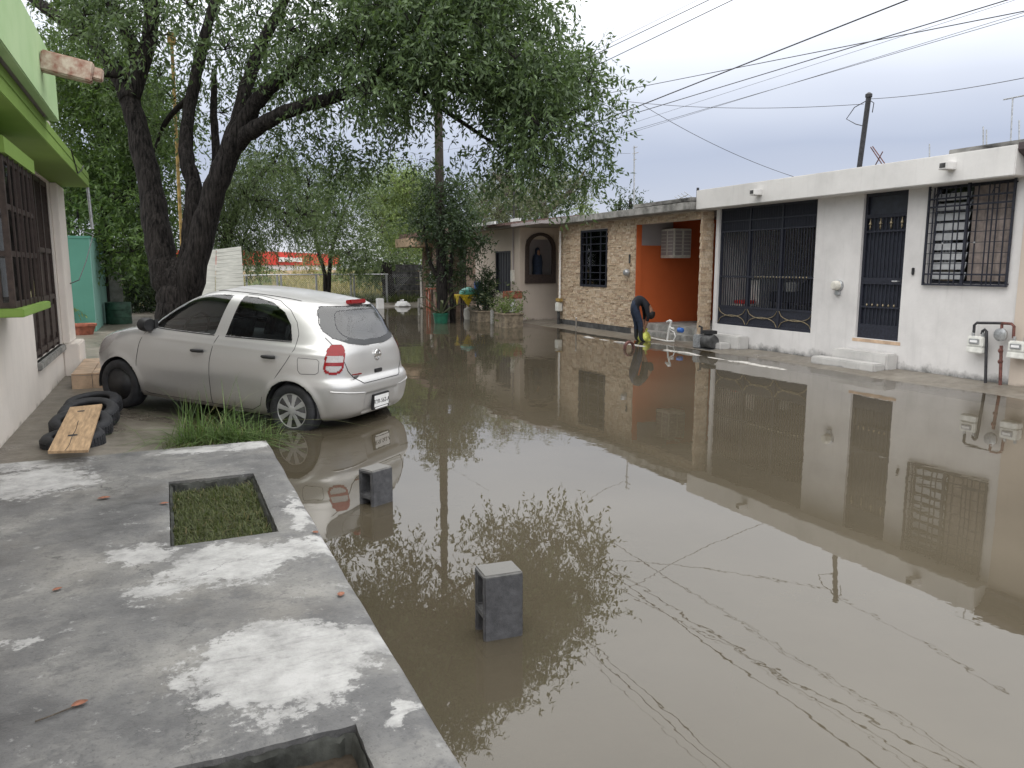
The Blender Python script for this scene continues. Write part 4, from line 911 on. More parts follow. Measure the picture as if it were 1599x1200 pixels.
# ------------------------------------------------------------------ silver hatchback
def pchip(xs_, ys_):
    x = np.array(xs_, float); y = np.array(ys_, float); h_ = np.diff(x); d = np.diff(y) / h_; m = np.zeros_like(y)
    for i in range(1, len(x) - 1):
        if d[i - 1] * d[i] > 0:
            w1, w2 = 2 * h_[i] + h_[i - 1], h_[i] + 2 * h_[i - 1]; m[i] = (w1 + w2) / (w1 / d[i - 1] + w2 / d[i])
    m[0], m[-1] = d[0], d[-1]
    def f(q):
        q = np.clip(np.asarray(q, float), x[0], x[-1]); i = np.clip(np.searchsorted(x, q) - 1, 0, len(x) - 2); t = (q - x[i]) / h_[i]
        return ((2*t**3-3*t**2+1)*y[i] + (t**3-2*t**2+t)*h_[i]*m[i] + (-2*t**3+3*t**2)*y[i+1] + (t**3-t**2)*h_[i]*m[i+1])
    return f
ZB, ZT = .19, 1.525
xF = pchip(*zip((.19, 1.80), (.25, 1.90), (.40, 1.955), (.55, 1.955), (.68, 1.92), (.77, 1.85), (.84, 1.72), (.90, 1.53), (.95, 1.33), (.985, 1.15), (1.005, 1.04), (1.10, .88), (1.25, .63), (1.38, .36), (1.45, .14), (1.49, -.06), (1.512, -.22), (1.525, -.42)))
xR = pchip(*zip((.19, -1.64), (.23, -1.76), (.32, -1.825), (.48, -1.845), (.57, -1.845), (.62, -1.825), (.67, -1.785), (.78, -1.775), (.90, -1.755), (1.0, -1.715), (1.1, -1.66), (1.2, -1.605), (1.3, -1.545), (1.38, -1.50), (1.415, -1.45), (1.445, -1.32), (1.475, -1.08), (1.50, -.82), (1.515, -.63), (1.525, -.44)))
wH = pchip(*zip((.19, .735), (.24, .775), (.38, .812), (.60, .832), (.76, .832), (.88, .818), (.96, .795), (1.0, .775), (1.12, .735), (1.27, .680), (1.37, .630), (1.43, .575), (1.465, .505), (1.49, .42), (1.51, .29), (1.525, .02)))
nF = pchip([.19, .7, 1.0, 1.1, 1.45, 1.525], [3.6, 3.7, 3.6, 3.6, 3.0, 2.4]); nR = pchip([.19, .55, .7, 1.0, 1.3, 1.45, 1.525], [6.0, 6.2, 5.6, 4.9, 4.6, 3.4, 2.4])
XM = -.12
def surf_side(x, z):
    x, z = np.asarray(x, float), np.asarray(z, float)
    e = np.where(x > XM, (x - XM) / np.maximum(xF(z) - XM, 1e-3), (XM - x) / np.maximum(XM - xR(z), 1e-3)); n_ = np.where(x > XM, nF(z), nR(z))
    return wH(z) * np.clip(1 - np.clip(e, 0, 1) ** n_, 0, 1) ** (1 / n_)
def surf_rear(y, z):
    n_ = nR(z); e = np.clip(np.abs(y) / wH(z), 0, 1); return XM - (XM - xR(z)) * np.clip(1 - e ** n_, 0, 1) ** (1 / n_)
def plate_dent(x, y, z):
    return .028 * sst(.36, .29, np.abs(y)) * sst(.235, .275, z) * sst(.50, .46, z) * (x < -1.5)
def surf_roof(x, y):
    lo, hi = 1.0, ZT
    for _ in range(40):
        m_ = (lo + hi) / 2
        if float(surf_side(x, m_)) > abs(y) and float(xR(m_)) < x < float(xF(m_)): lo = m_
        else: hi = m_
    return lo
zl = [ZB]
while zl[-1] < ZT - 1e-4:
    z = zl[-1]; dz = .013
    for _ in range(12):
        z2 = min(z + dz, ZT)
        if max(abs(xF(z2) - xF(z)), abs(xR(z2) - xR(z)), abs(wH(z2) - wH(z))) <= .030 or dz < 2e-4: break
        dz *= .7
    zl.append(min(z + dz, ZT))
NT = 400; rings = []
tt = np.linspace(0, math.pi, 3000)
for z in zl:
    c, s_ = np.cos(tt), np.sin(tt); a_, b_ = float(nF(z)), float(nR(z))
    x = np.where(c > 0, XM + (xF(z) - XM) * np.abs(c) ** (2 / a_), XM - (XM - xR(z)) * np.abs(c) ** (2 / b_)); y = wH(z) * np.abs(s_) ** (2 / np.where(c > 0, a_, b_))
    ds = np.concatenate([[0], np.cumsum(np.hypot(np.diff(x), np.diff(y)))]); q = np.linspace(0, ds[-1], NT)
    rings.append(np.stack([np.interp(q, ds, x), np.interp(q, ds, y), np.full(NT, z)], -1))
Lh = np.stack(rings)                                   # (nz, NT, 3) left half
def chaikin(p, it=3):
    p = [np.array(q, float) for q in p]
    for _ in range(it): p = [v for i in range(len(p)) for v in (.75 * p[i] + .25 * p[(i + 1) % len(p)], .25 * p[i] + .75 * p[(i + 1) % len(p)])]
    return np.array(p)
def sdpoly(P, A, B):
    d = np.full(A.shape, 1e9); ins = np.zeros(A.shape, bool); n_ = len(P)
    for i in range(n_):
        p, q = P[i], P[(i + 1) % n_]; ex, ey = q - p; wx_, wy_ = A - p[0], B - p[1]; t = np.clip((wx_ * ex + wy_ * ey) / (ex * ex + ey * ey + 1e-12), 0, 1)
        d = np.minimum(d, np.hypot(wx_ - ex * t, wy_ - ey * t)); cond = ((p[1] > B) != (q[1] > B)) & (A < (q[0] - p[0]) * (B - p[1]) / (q[1] - p[1] + 1e-12) + p[0]); ins ^= cond
    return np.where(ins, -d, d)
def dense(p, k=3):                                    # keeps corners fairly tight while rounding them
    return chaikin([a_ + (b_ - a_) * f_ for a_, b_ in zip(map(np.array, p), map(np.array, p[1:] + p[:1])) for f_ in (0.0, .06, .94)][0:], 2)
FWIN = dense([(.79, 1.005), (.66, 1.13), (.44, 1.275), (.16, 1.385), (-.06, 1.425), (-.285, 1.432), (-.185, 1.005)])
RWIN = dense([(-.335, 1.008), (-.425, 1.432), (-.62, 1.43), (-.84, 1.395), (-1.02, 1.31), (-1.13, 1.19), (-1.18, 1.05), (-1.185, 1.025)])
REARW = dense([(-.475, 1.395), (.475, 1.395), (.535, 1.35), (.598, 1.22), (.608, 1.14), (.575, 1.075), (.44, 1.02), (.2, .985), (-.2, .985), (-.44, 1.02), (-.575, 1.075), (-.608, 1.14), (-.598, 1.22), (-.535, 1.35)])
WSH = dense([(-.60, 1.03), (.60, 1.03), (.50, 1.40), (.35, 1.425), (-.35, 1.425), (-.50, 1.40)])
X_, Y_, Z_ = Lh[..., 0].copy(), Lh[..., 1].copy(), Lh[..., 2].copy()
sideish = Y_ > .80 * wH(Z_); rearish = (X_ < -1.2) & (Y_ < .99 * wH(Z_))
ARC = .320
def sd_arch(x, z): return np.minimum(np.hypot(x - 1.225, (z - .29) * .98), np.hypot(x + 1.225, (z - .29) * .98)) - ARC
def snap_to(fn, A, B, mask, tol=.0075):
    s0 = fn(A, B); e = 1e-4; gx_ = (fn(A + e, B) - s0) / e; gz_ = (fn(A, B + e) - s0) / e; g2 = gx_ ** 2 + gz_ ** 2 + 1e-9; mk = mask & (np.abs(s0) < tol)
    return np.where(mk, A - s0 * gx_ / g2, A), np.where(mk, B - s0 * gz_ / g2, B)
for fn in (lambda a, b: sdpoly(FWIN, a, b), lambda a, b: sdpoly(RWIN, a, b), sd_arch):
    nx_, nz_ = snap_to(fn, X_, Z_, sideish); ch = (nx_ != X_) | (nz_ != Z_); X_, Z_ = nx_, nz_
    Y_ = np.where(ch, surf_side(X_, Z_), Y_)
ny_, nz_ = snap_to(lambda a, b: sdpoly(REARW, a, b), Y_, Z_, rearish & (X_ < -1.25)); ch = (ny_ != Y_) | (nz_ != Z_); Y_, Z_ = ny_, nz_; X_ = np.where(ch, surf_rear(Y_, Z_), X_)
fl = np.exp(-((sd_arch(X_, Z_) - .012) / .035) ** 2) * .014 * (Y_ > .6)
# shoulder crease and door flank shaping, plate recess
Yd = Y_ + fl - .010 * np.exp(-((Z_ - .46) / .13) ** 2) * (Y_ > .7) * sst(.95, .8, np.abs(X_ + .0)) + .004 * np.exp(-((Z_ - .90) / .02) ** 2) * (Y_ > .6)
Xd = X_ + plate_dent(X_, Y_, Z_)
nzL = len(zl)
def cls(fx, fy, fz):
    k = np.zeros(fx.shape, int); side = fy > .78 * wH(fz)
    k[(sd_arch(fx, fz) < 0) & (fy > .45)] = 1
    k[side & (sdpoly(FWIN, fx, fz) < 0)] = 2; k[side & (sdpoly(RWIN, fx, fz) < 0)] = 3
    k[(fx < -1.25) & (sdpoly(REARW, fy, fz) < 0)] = 4
    k[(fx > -.1) & (sdpoly(WSH, fy, fz) < 0) & ~side] = 5
    s_ = (fy + fx) * .7071; zz = (fz - .868) / .152; ss = (s_ + .715 + .030 * zz) / (.105 - .008 * zz)
    tl_ = (np.abs(ss) ** 3 + np.abs(zz) ** 3 < 1) & (fx < -1.3) & (fy > .45)
    k[tl_ & ((fz > .905) | ((fz > .805) & (fz < .838)))] = 6; k[tl_ & (k != 6)] = 7
    k[tl_ & (np.abs(ss) ** 3 + np.abs(zz) ** 3 > .60)] = 6
    s_ = (fy - fx) * .7071; k[(fx > 1.2) & (fy > .35) & (((s_ + .66) / .22) ** 2 + ((fz - .70 + (fx - 1.7) * .35) / .11) ** 2 < 1)] = 8
    return k
idx = np.arange(nzL * NT).reshape(nzL, NT)
QL = np.stack([idx[:-1, :-1], idx[:-1, 1:], idx[1:, 1:], idx[1:, :-1]], -1).reshape(-1, 4)
PL = np.stack([Xd, Yd, Z_], -1).reshape(-1, 3); C0 = np.stack([X_, Y_, Z_], -1).reshape(-1, 3)[QL].mean(1); K = cls(C0[:, 0], C0[:, 1], C0[:, 2])
PR = PL * np.array([1, -1, 1]); QR = QL[:, ::-1]
def carpaint():
    m, t, b = newmat('silver_car_paint'); n = noise_node(t, 420, 2, .5); n2 = noise_node(t, 2.5, 5, .6)
    c = ramp(t, n.outputs[0], [(.3, (.46, .458, .455)), (.7, (.56, .557, .553))]).outputs[0]
    g = t.nodes.new('ShaderNodeTexCoord'); sp = t.nodes.new('ShaderNodeSeparateXYZ'); t.links.new(g.outputs['Object'], sp.inputs[0])
    mm = t.nodes.new('ShaderNodeMath'); mm.operation = 'MULTIPLY_ADD'; t.links.new(n2.outputs[0], mm.inputs[0]); mm.inputs[1].default_value = -.45; t.links.new(sp.outputs[2], mm.inputs[2])
    md = t.nodes.new('ShaderNodeMapRange'); t.links.new(mm.outputs[0], md.inputs[0]); md.inputs[1].default_value = -.05; md.inputs[2].default_value = .28; md.inputs[3].default_value = .55; md.inputs[4].default_value = 0
    c = mixc(t, md.outputs[0], c, (.38, .35, .31))           # road dust low on the flanks
    t.links.new(c, b.inputs['Base Color']); b.inputs['Metallic'].default_value = .50; b.inputs['Roughness'].default_value = .36
    b.inputs['Coat Weight'].default_value = .5; b.inputs['Coat Roughness'].default_value = .12; return m
MAT['paint'] = carpaint(); MAT['carglass'] = glassmat('car_glass', (.50, .55, .54), ior=1.7); MAT['rearglass'] = glassmat('rear_glass', (.58, .62, .62), ior=2.0, rough=.06)
def lens(name, col, rough=.12):
    m = M(name, col, rough, 0, .08, 60, .25, 90, .4, coat=.25, bd=.003); return m
MAT['redlens'] = lens('red_lens', (.23, .004, .007)); MAT['clearlens'] = lens('clear_lens', (.42, .40, .40))
cr = Vector(P_z(455, 684, -.09)); cf = Vector(P_z(187, 638, .06))
ax_ = (cf - cr).normalized(); ay_ = Vector((0, 0, 1)).cross(ax_).normalized(); az_ = ax_.cross(ay_)
cm = Matrix((ax_, ay_, az_)).transposed().to_4x4(); cm.translation = (cr + cf) / 2 - ay_ * .80
car = thing('parked_car', 'silver five-door hatchback standing with its rear wheels in the flood water', 'car')
car.matrix_world = cm; WLOC[car.name] = Vector()
def cpart(name, V, F, mat, parent=car, smooth=True):
    u, inv = np.unique(F.ravel(), return_inverse=True); o_ = bpy.data.objects.new(name, np_mesh(name, V[u], inv.reshape(F.shape).astype(np.int32), mat, smooth))
    COL.objects.link(o_); o_.parent = parent; WLOC[o_.name] = Vector(); return o_
# full ring body (left + right welded on the centreline)
nP = len(PL); VA = np.concatenate([PL, PR]); FA = np.concatenate([QL, QR + nP]); KA = np.concatenate([K, K])
rem = np.arange(len(VA)); cl = np.where(np.abs(PL[:, 1]) < 1e-6)[0]; rem[nP + cl] = cl; FA = rem[FA]
body = cpart('body', VA, FA[KA == 0], MAT['paint'])
# underside pan and roof cap
MB().box((-1.55, -.66, .205), (1.70, .66, .24)).build('underbody', MAT['plastic'], car, local=True)
for nm_, kk, mt in (('windscreen', 5, 'carglass'), ('rear_window', 4, 'rearglass')):
    cpart(nm_, VA, FA[KA == kk], MAT[mt])
rw = [o_ for o_ in car.children if o_.name.startswith('rear_window')][0]
for sgn, V_, Q_ in ((1, PL, QL), (-1, PR, QR)):
    cpart('side_window', V_, Q_[K == 2], MAT['carglass']); cpart('side_window', V_, Q_[K == 3], MAT['carglass'])
    tl_ = cpart('tail_light', V_ * np.array([1, 1, 1]) + np.array([-.006, sgn * .006, 0]), Q_[K == 6], MAT['redlens']); tl_['label'] = 'red tail light lens'
    cpart('clear_lens', V_ + np.array([-.004, sgn * .004, 0]), Q_[K == 7], MAT['clearlens'], tl_)
    cpart('headlight', V_, Q_[K == 8], MAT['clearlens'])
def seam(pts, r_=.0035, name='seam', mat='plastic', parent=car):
    return MB().tube(pts, r_, 5).build(name, MAT[mat], parent, local=True)
def side_line(pts, n_=24, sgn=1, off=0.0):
    P = np.array(pts, float); d = np.concatenate([[0], np.cumsum(np.hypot(*np.diff(P, axis=0).T))]); q = np.linspace(0, d[-1], n_); x = np.interp(q, d, P[:, 0]); z = np.interp(q, d, P[:, 1])
    y = surf_side(x, z) - .010 * np.exp(-((z - .46) / .13) ** 2) * sst(.95, .8, np.abs(x)) + off
    return [(a_, sgn * b_, c_) for a_, b_, c_ in zip(x, y, z)]
for sgn in (1, -1):
    seam(side_line([(.80, .99), (.87, .85), (.93, .62), (.94, .36), (.90, .28), (.80, .235), (-.15, .235)], 40, sgn))
    seam(side_line([(-.245, 1.0), (-.20, .90), (-.155, .70), (-.145, .5), (-.15, .235)], 30, sgn))
    seam(side_line([(-.15, .235), (-.70, .235), (-.82, .30), (-.85, .40)], 30, sgn)); seam(side_line([(-.955, .52), (-1.03, .62), (-1.16, .80), (-1.24, .95), (-1.245, 1.10), (-1.19, 1.22), (-1.08, 1.335), (-.90, 1.42), (-.62, 1.452), (-.44, 1.455)], 70, sgn))
    seam([(x, sgn * .50, surf_roof(x, .50) + .001) for x in np.linspace(.0, -1.12, 30)], .005, 'roof_gutter')
    for (hx, hz) in ((.0, .815), (-.955, .845)):
        y = float(surf_side(hx, hz)); cup = MB().lathe([(.001, -.004), (.055, 0), (.06, .004)], (hx, sgn * y, hz + .004), 18, 'y').build('handle_cup', MAT['paint'], car, local=True, smooth=True)
        MB().tube([(hx - .085, sgn * (y + .018), hz + .004), (hx - .05, sgn * (y + .032), hz + .002), (hx + .05, sgn * (y + .032), hz - .002), (hx + .085, sgn * (y + .016), hz - .004)], [.017, .02, .02, .015], 8).build('door_handle', MAT['plastic'], car, local=True, smooth=True)
    y = float(surf_side(.72, 1.0)); mb = MB(); mb.lathe([(.002, -.055), (.07, -.05), (.085, -.01), (.08, .035), (.05, .06), (.002, .065)], (0, 0, 0), 16, 'x')
    mb.v = [(.78 + a_[0] * 1.1, sgn * (y + .09) + a_[1] * 1.25, 1.03 + a_[2] * .95) for a_ in mb.v]; mi = mb.build('wing_mirror', MAT['plastic'], car, local=True, smooth=True)
    MB().prism([(.82, sgn * (y - .01), .99), (.70, sgn * (y - .01), .99), (.72, sgn * (y - .02), 1.09)], (0, sgn * .05, 0)).build('mirror_foot', MAT['plastic'], mi, local=True)
    seam(side_line([(.79, .998), (-.185, .998)], 20, sgn, .002), .006, 'window_trim'); seam(side_line([(-.335, 1.0), (-1.185, 1.018)], 20, sgn, .002), .006, 'window_trim')
    # dark wheel housings
    for wx_ in (1.225, -1.225):
        cap_ = MB().lathe([(ARC + .004, 0), (ARC + .004, -.30), (.02, -.31)], (wx_, 0, .29), 32, 'y'); cap_.v = [(a_[0], sgn * (.795 + a_[1]), max(a_[2], .205)) for a_ in cap_.v]
        cap_.f = [f_ for f_ in cap_.f[:-2] if sum(cap_.v[i_][2] for i_ in f_) / len(f_) > .22]; cap_.build('wheel_housing', MAT['dark'], car, local=True, smooth=True)
fd = [(-1.30, .865), (-1.50, .865), (-1.525, .84), (-1.53, .73), (-1.50, .71), (-1.34, .70), (-1.31, .73), (-1.295, .84), (-1.30, .865)]
seam(side_line(fd, 50, 1), .0028, 'fuel_flap_seam')
def rear_line(pts, n_=40, off=-.001):
    P = np.array(pts, float); d = np.concatenate([[0], np.cumsum(np.hypot(*np.diff(P, axis=0).T))]); q = np.linspace(0, d[-1], n_); y = np.interp(q, d, P[:, 0]); z = np.interp(q, d, P[:, 1]); x = surf_rear(y, z)
    return [(a_ + off, b_, c_) for a_, b_, c_ in zip(x, y, z)]
seam(rear_line([(.62, 1.08), (.60, .98), (.575, .86), (.54, .74), (.47, .665), (.36, .60), (-.36, .60), (-.47, .665), (-.54, .74), (-.575, .86), (-.60, .98), (-.62, 1.08)], 120), .0045, 'tailgate_seam')
seam(rear_line([(.74, .54), (.36, .50)], 24, -.004), .007, 'bumper_crease', 'paint'); seam(rear_line([(-.74, .54), (-.36, .50)], 24, -.004), .007, 'bumper_crease', 'paint')
# black ceramic band round the rear glass
for nm_, poly in (('rear_glass_band', REARW),):
    n_ = len(poly); cy, cz = 0, 1.19; V_ = []; 
    for (y, z) in poly:
        inner = np.array([cy + (y - cy) * .80, cz + (z - cz) * .74]) + np.array([0, .004])
        V_ += [(float(surf_rear(y, z)) - .003, y, z), (float(surf_rear(*inner)) - .003, inner[0], inner[1])]
    band = MB(); band.v = V_; band.f = [(2 * i, 2 * ((i + 1) % n_), 2 * ((i + 1) % n_) + 1, 2 * i + 1) for i in range(n_)]
    band.build(nm_, M('ceramic_band', (.03, .032, .035), .35, 0, .1, 10, 0, .3), rw, local=True, smooth=True)
bl = MB().obox((-1.475, 0, 1.432), (.035, 0, -.006), (0, .15, 0), (.004, 0, .024)).build('brake_light', MAT['redlens'], car, local=True, bevel=.008)
xb = float(surf_rear(0, .69)); MB().box((xb - .012, -.075, .672), (xb + .01, .075, .715)).build('tailgate_handle', MAT['plastic'], car, local=True, bevel=.006)
MB().box((xb - .008, -.07, .640), (xb + .01, .07, .668)).build('handle_chrome', MAT['signwhite'], car, local=True, bevel=.004)
MAT['chrome'] = M('chrome', (.75, .75, .76), .15, 1, .05, 10, 0)
xb = float(surf_rear(0, .865)) - .008
em = MB().tube([(xb, .055 * math.cos(a_ * math.pi / 12), .865 + .055 * math.sin(a_ * math.pi / 12)) for a_ in range(24)], .010, 8, closed=True).build('emblem', MAT['chrome'], car, local=True, smooth=True)
MB().obox((xb - .004, 0, .865), (.006, 0, 0), (0, .066, 0), (0, 0, .012)).build('emblem_bar', MAT['chrome'], em, local=True, bevel=.003)
def text_mesh(body_, size, mat, name, parent, origin, xdir, ydir, ext=.0015):
    cu_ = bpy.data.curves.new('txt', 'FONT'); cu_.body = body_; cu_.size = size; cu_.align_x = 'CENTER'; cu_.align_y = 'CENTER'; cu_.extrude = ext
    to = bpy.data.objects.new('txt', cu_); COL.objects.link(to); dg = bpy.context.evaluated_depsgraph_get(); me_ = bpy.data.meshes.new_from_object(to.evaluated_get(dg)); bpy.data.objects.remove(to); bpy.data.curves.remove(cu_)
    xd, yd = Vector(xdir).normalized(), Vector(ydir).normalized(); mt = Matrix((xd, yd, xd.cross(yd))).transposed().to_4x4(); mt.translation = origin; me_.transform(mt)
    me_.materials.clear(); me_.materials.append(mat); me_.name = name; o_ = bpy.data.objects.new(name, me_); COL.objects.link(o_)
    if parent is not None: o_.parent = parent
    WLOC[o_.name] = Vector(); return o_
# licence plate
xp = -1.826; pl = MB().box((xp - .012, -.165, .268), (xp + .02, .165, .442)).build('licence_plate', MAT['plastic'], car, local=True, bevel=.004)
MB().box((xp - .016, -.148, .300), (xp - .0125, .148, .425)).build('plate_face', MAT['signwhite'], pl, local=True)
MB().box((xp - .0155, -.13, .275), (xp - .0125, .13, .291)).build('plate_strip', MAT['signwhite'], pl, local=True)
text_mesh('RYR-562-A', .070, MAT['plastic'], 'plate_number', pl, (xp - .0165, 0, .355), (0, -1, 0), (0, 0, 1))
xb = float(surf_rear(.42, .68)); st_ = MB().obox((xb - .004, .42, .70), (.002, 0, 0), (.012, .07, 0), (0, 0, .006)).build('dealer_sticker', MAT['redlens'], car, local=True)
tx = text_mesh('MARCH', .052, MAT['plastic'], 'model_badge', car, (xb - .008, .42, .668), (.14, -1, 0), (0, 0, 1)); MB().obox((xb - .004, .42, .633), (.002, 0, 0), (.010, .055, 0), (0, 0, .005)).build('sticker_line', MAT['plinth'], st_, local=True)
# wheels
def wheel(x, sgn, kind):
    prof = [(.185, -.085), (.20, -.095), (.245, -.100), (.275, -.092), (.288, -.07), (.290, -.03), (.290, .03), (.288, .07), (.275, .092), (.245, .100), (.20, .095), (.185, .085)]
    w_ = MB().lathe(prof, (x, sgn * .705, .290), 48, 'y', closed=True).build('wheel', MAT['rubber'], car, local=True, smooth='all')
    yo = sgn * .705 + sgn * .07
    if kind == 'steel':
        rim = MB().lathe([(.19, .015), (.185, .0), (.165, -.03), (.14, -.035), (.12, -.012), (.08, -.005), (.05, -.012), (.002, -.012)], (0, 0, 0), 36, 'y')
        rim.v = [(x + a_[0], yo + sgn * a_[1], .29 + a_[2]) for a_ in rim.v]; r_ = rim.build('rim', MAT['plastic'], w_, local=True, smooth='all')
        for k in range(4):
            a_ = math.pi / 4 + k * math.pi / 2; MB().lathe([(.012, -.005), (.012, .012), (.003, .014)], (x + .05 * math.cos(a_), yo, .29 + .05 * math.sin(a_)), 6, 'y').build('wheel_nut', MAT['steel'], w_, local=True)
    else:
        back = MB().lathe([(.192, .012), (.18, -.02), (.05, -.03), (.002, -.03)], (0, 0, 0), 36, 'y'); back.v = [(x + a_[0], yo + sgn * a_[1], .29 + a_[2]) for a_ in back.v]; back.build('rim', MAT['plinth'], w_, local=True, smooth='all')
        hc = MB(); yy = lambda q: yo + sgn * q
        ring = [(.192, .008), (.190, .016), (.178, .016), (.172, .006)]; rr = MB().lathe(ring, (0, 0, 0), 48, 'y', closed=True); hc.add([(x + a_[0], yy(a_[1]), .29 + a_[2]) for a_ in rr.v], rr.f)
        hb_ = MB().lathe([(.055, .0), (.05, .018), (.03, .022), (.002, .022)], (0, 0, 0), 24, 'y'); hc.add([(x + a_[0], yy(a_[1]), .29 + a_[2]) for a_ in hb_.v], hb_.f)
        for k in range(8):
            a_ = k * math.pi / 4 + .2; d_ = Vector((math.cos(a_), 0, math.sin(a_))); e_ = Vector((-math.sin(a_), 0, math.cos(a_))); o_ = Vector((x, 0, .29))
            p_ = [o_ + d_ * .04 + e_ * .016, o_ + d_ * .04 - e_ * .016, o_ + d_ * .182 - e_ * .034, o_ + d_ * .182 + e_ * .034]
            hc.add([(q.x, yy(.017 if i_ < 2 else .012), q.z) for i_, q in enumerate(p_)] + [(q.x, yy(-.012), q.z) for q in p_], [(0, 1, 2, 3), (7, 6, 5, 4), (0, 4, 5, 1), (1, 5, 6, 2), (2, 6, 7, 3), (3, 7, 4, 0)])
        hc.build('hubcap', M('hubcap_silver', (.45, .45, .46), .35, .4, .12, 10, .05, 40) if 'hub' not in MAT else MAT['hub'], w_, local=True, bevel=.003, smooth=35)
wheel(1.225, 1, 'steel'); wheel(-1.225, 1, 'cap'); wheel(1.225, -1, 'steel'); wheel(-1.225, -1, 'cap')
# cabin
MAT['fabric'] = M('seat_fabric', (.09, .092, .10), .9, 0, .2, 20, .2, 90)
MB().box((-1.45, -.66, .30), (.95, .66, .93)).build('cabin_tub', MAT['fabric'], car, local=True, bevel=.03)
MB().box((.55, -.66, .931), (1.0, .66, 1.02)).build('dashboard', MAT['plastic'], car, local=True, bevel=.04)
MB().box((-1.55, -.60, .931), (-1.15, .60, .96)).build('parcel_shelf', MAT['fabric'], car, local=True)
for (sx, sy_) in ((-.15, .36), (-.15, -.36), (-1.0, .36), (-1.0, -.36)):
    s_ = MB().obox((sx, sy_, 1.02), (.07, 0, 0), (0, .23, 0), (-.06, 0, .20)).build('seat', MAT['fabric'], car, local=True, bevel=.05, smooth=True)
    MB().obox((sx - .09, sy_, 1.27), (.045, 0, 0), (0, .12, 0), (-.012, 0, .065)).build('headrest', MAT['fabric'], s_, local=True, bevel=.03, smooth=True)
MB().tube([(.46 - .05 * math.sin(a_ * math.pi / 12), .36 + .18 * math.cos(a_ * math.pi / 12), 1.0 + .17 * math.sin(a_ * math.pi / 12)) for a_ in range(24)], .016, 8, closed=True).build('steering_wheel', MAT['plastic'], car, local=True, smooth=True)
MB().obox((.47, .05, 1.36), (.01, 0, 0), (0, .10, 0), (0, 0, .03)).build('mirror', MAT['plastic'], car, local=True, bevel=.01)

# ------------------------------------------------------------------ foreground: concrete blocks, tyres, plank, grass
def cinder_block(ctr, yaw, label, zb, hgt=.40, a=.19, b=.15, seed=0):
    r_ = random.Random(seed); t_ = thing('concrete_block', label, 'block', (ctr[0], ctr[1], zb), 'concrete blocks standing in the water')
    m_ = MB().wall('x', -a / 2, a / 2, -b / 2, b / 2, 0, hgt, [(-b / 2 + .03, b / 2 - .03, .03, hgt / 2 - .018), (-b / 2 + .03, b / 2 - .03, hgt / 2 + .018, hgt - .03)])
    o_ = m_.build('body', MAT['block'], t_, local=True, weld=True)
    bm_ = bmesh.new(); bm_.from_mesh(o_.data)
    bmesh.ops.bevel(bm_, geom=[e for e in bm_.edges if len(e.link_faces) == 2 and e.calc_face_angle(0) > .5], offset=.008, segments=3, affect='EDGES', clamp_overlap=True)
    bmesh.ops.subdivide_edges(bm_, edges=[e for e in bm_.edges if e.calc_length() > .03], cuts=4, use_grid_fill=True)
    for v in bm_.verts: v.co += Vector((mnoise.noise(v.co * 60), mnoise.noise(v.co * 60 + Vector((9, 0, 0))), mnoise.noise(v.co * 60 + Vector((0, 9, 0))))) * .0016
    bm_.to_mesh(o_.data); bm_.free()
    t_.rotation_euler = (0, 0, yaw)
    return t_
# weathered block: paler over its top face
def blockmat():
    m, t, b = newmat('cinder_block_pale_top'); n = noise_node(t, 18, 6, .7); g = t.nodes.new('ShaderNodeNewGeometry'); c = t.nodes.new('ShaderNodeTexCoord'); sp = t.nodes.new('ShaderNodeSeparateXYZ'); t.links.new(c.outputs['Object'], sp.inputs[0])
    mr = t.nodes.new('ShaderNodeMath'); mr.operation = 'MULTIPLY_ADD'; t.links.new(n.outputs[0], mr.inputs[0]); mr.inputs[1].default_value = .02; t.links.new(sp.outputs[2], mr.inputs[2])
    wet = ramp(t, n.outputs[0], [(.3, (.05, .05, .054)), (.7, (.105, .106, .112))]).outputs[0]; md = t.nodes.new('ShaderNodeMapRange'); t.links.new(mr.outputs[0], md.inputs[0]); md.inputs[1].default_value = .395; md.inputs[2].default_value = .408; md.inputs[3].default_value = 0; md.inputs[4].default_value = 1
    t.links.new(mixc(t, md.outputs[0], wet, (.175, .172, .165)), b.inputs['Base Color']); b.inputs['Roughness'].default_value = .92; b.inputs['Specular IOR Level'].default_value = .25
    bump(t, b, noise_node(t, 130, 5, .75).outputs[0], .8, .004); return m
MAT['block'] = blockmat()
p0, p1 = P_z(757, 1003), P_z(815, 993); d_ = (p1 - p0); yaw = math.atan2(d_.y, d_.x); nrm = Vector((-math.sin(yaw), math.cos(yaw), 0)); dir_ = Vector((math.cos(yaw), math.sin(yaw), 0))
c = p0 + dir_ * .095 + nrm * .075; cinder_block(c, yaw, 'grey concrete block standing upright nearest the camera in the water', -.085, .40)
p0 = P_z(583, 792); cinder_block(p0 + Vector((.05, .10, 0)), math.radians(28), 'grey concrete block standing in the water behind the silver car', -.135, .40, .20, .15)
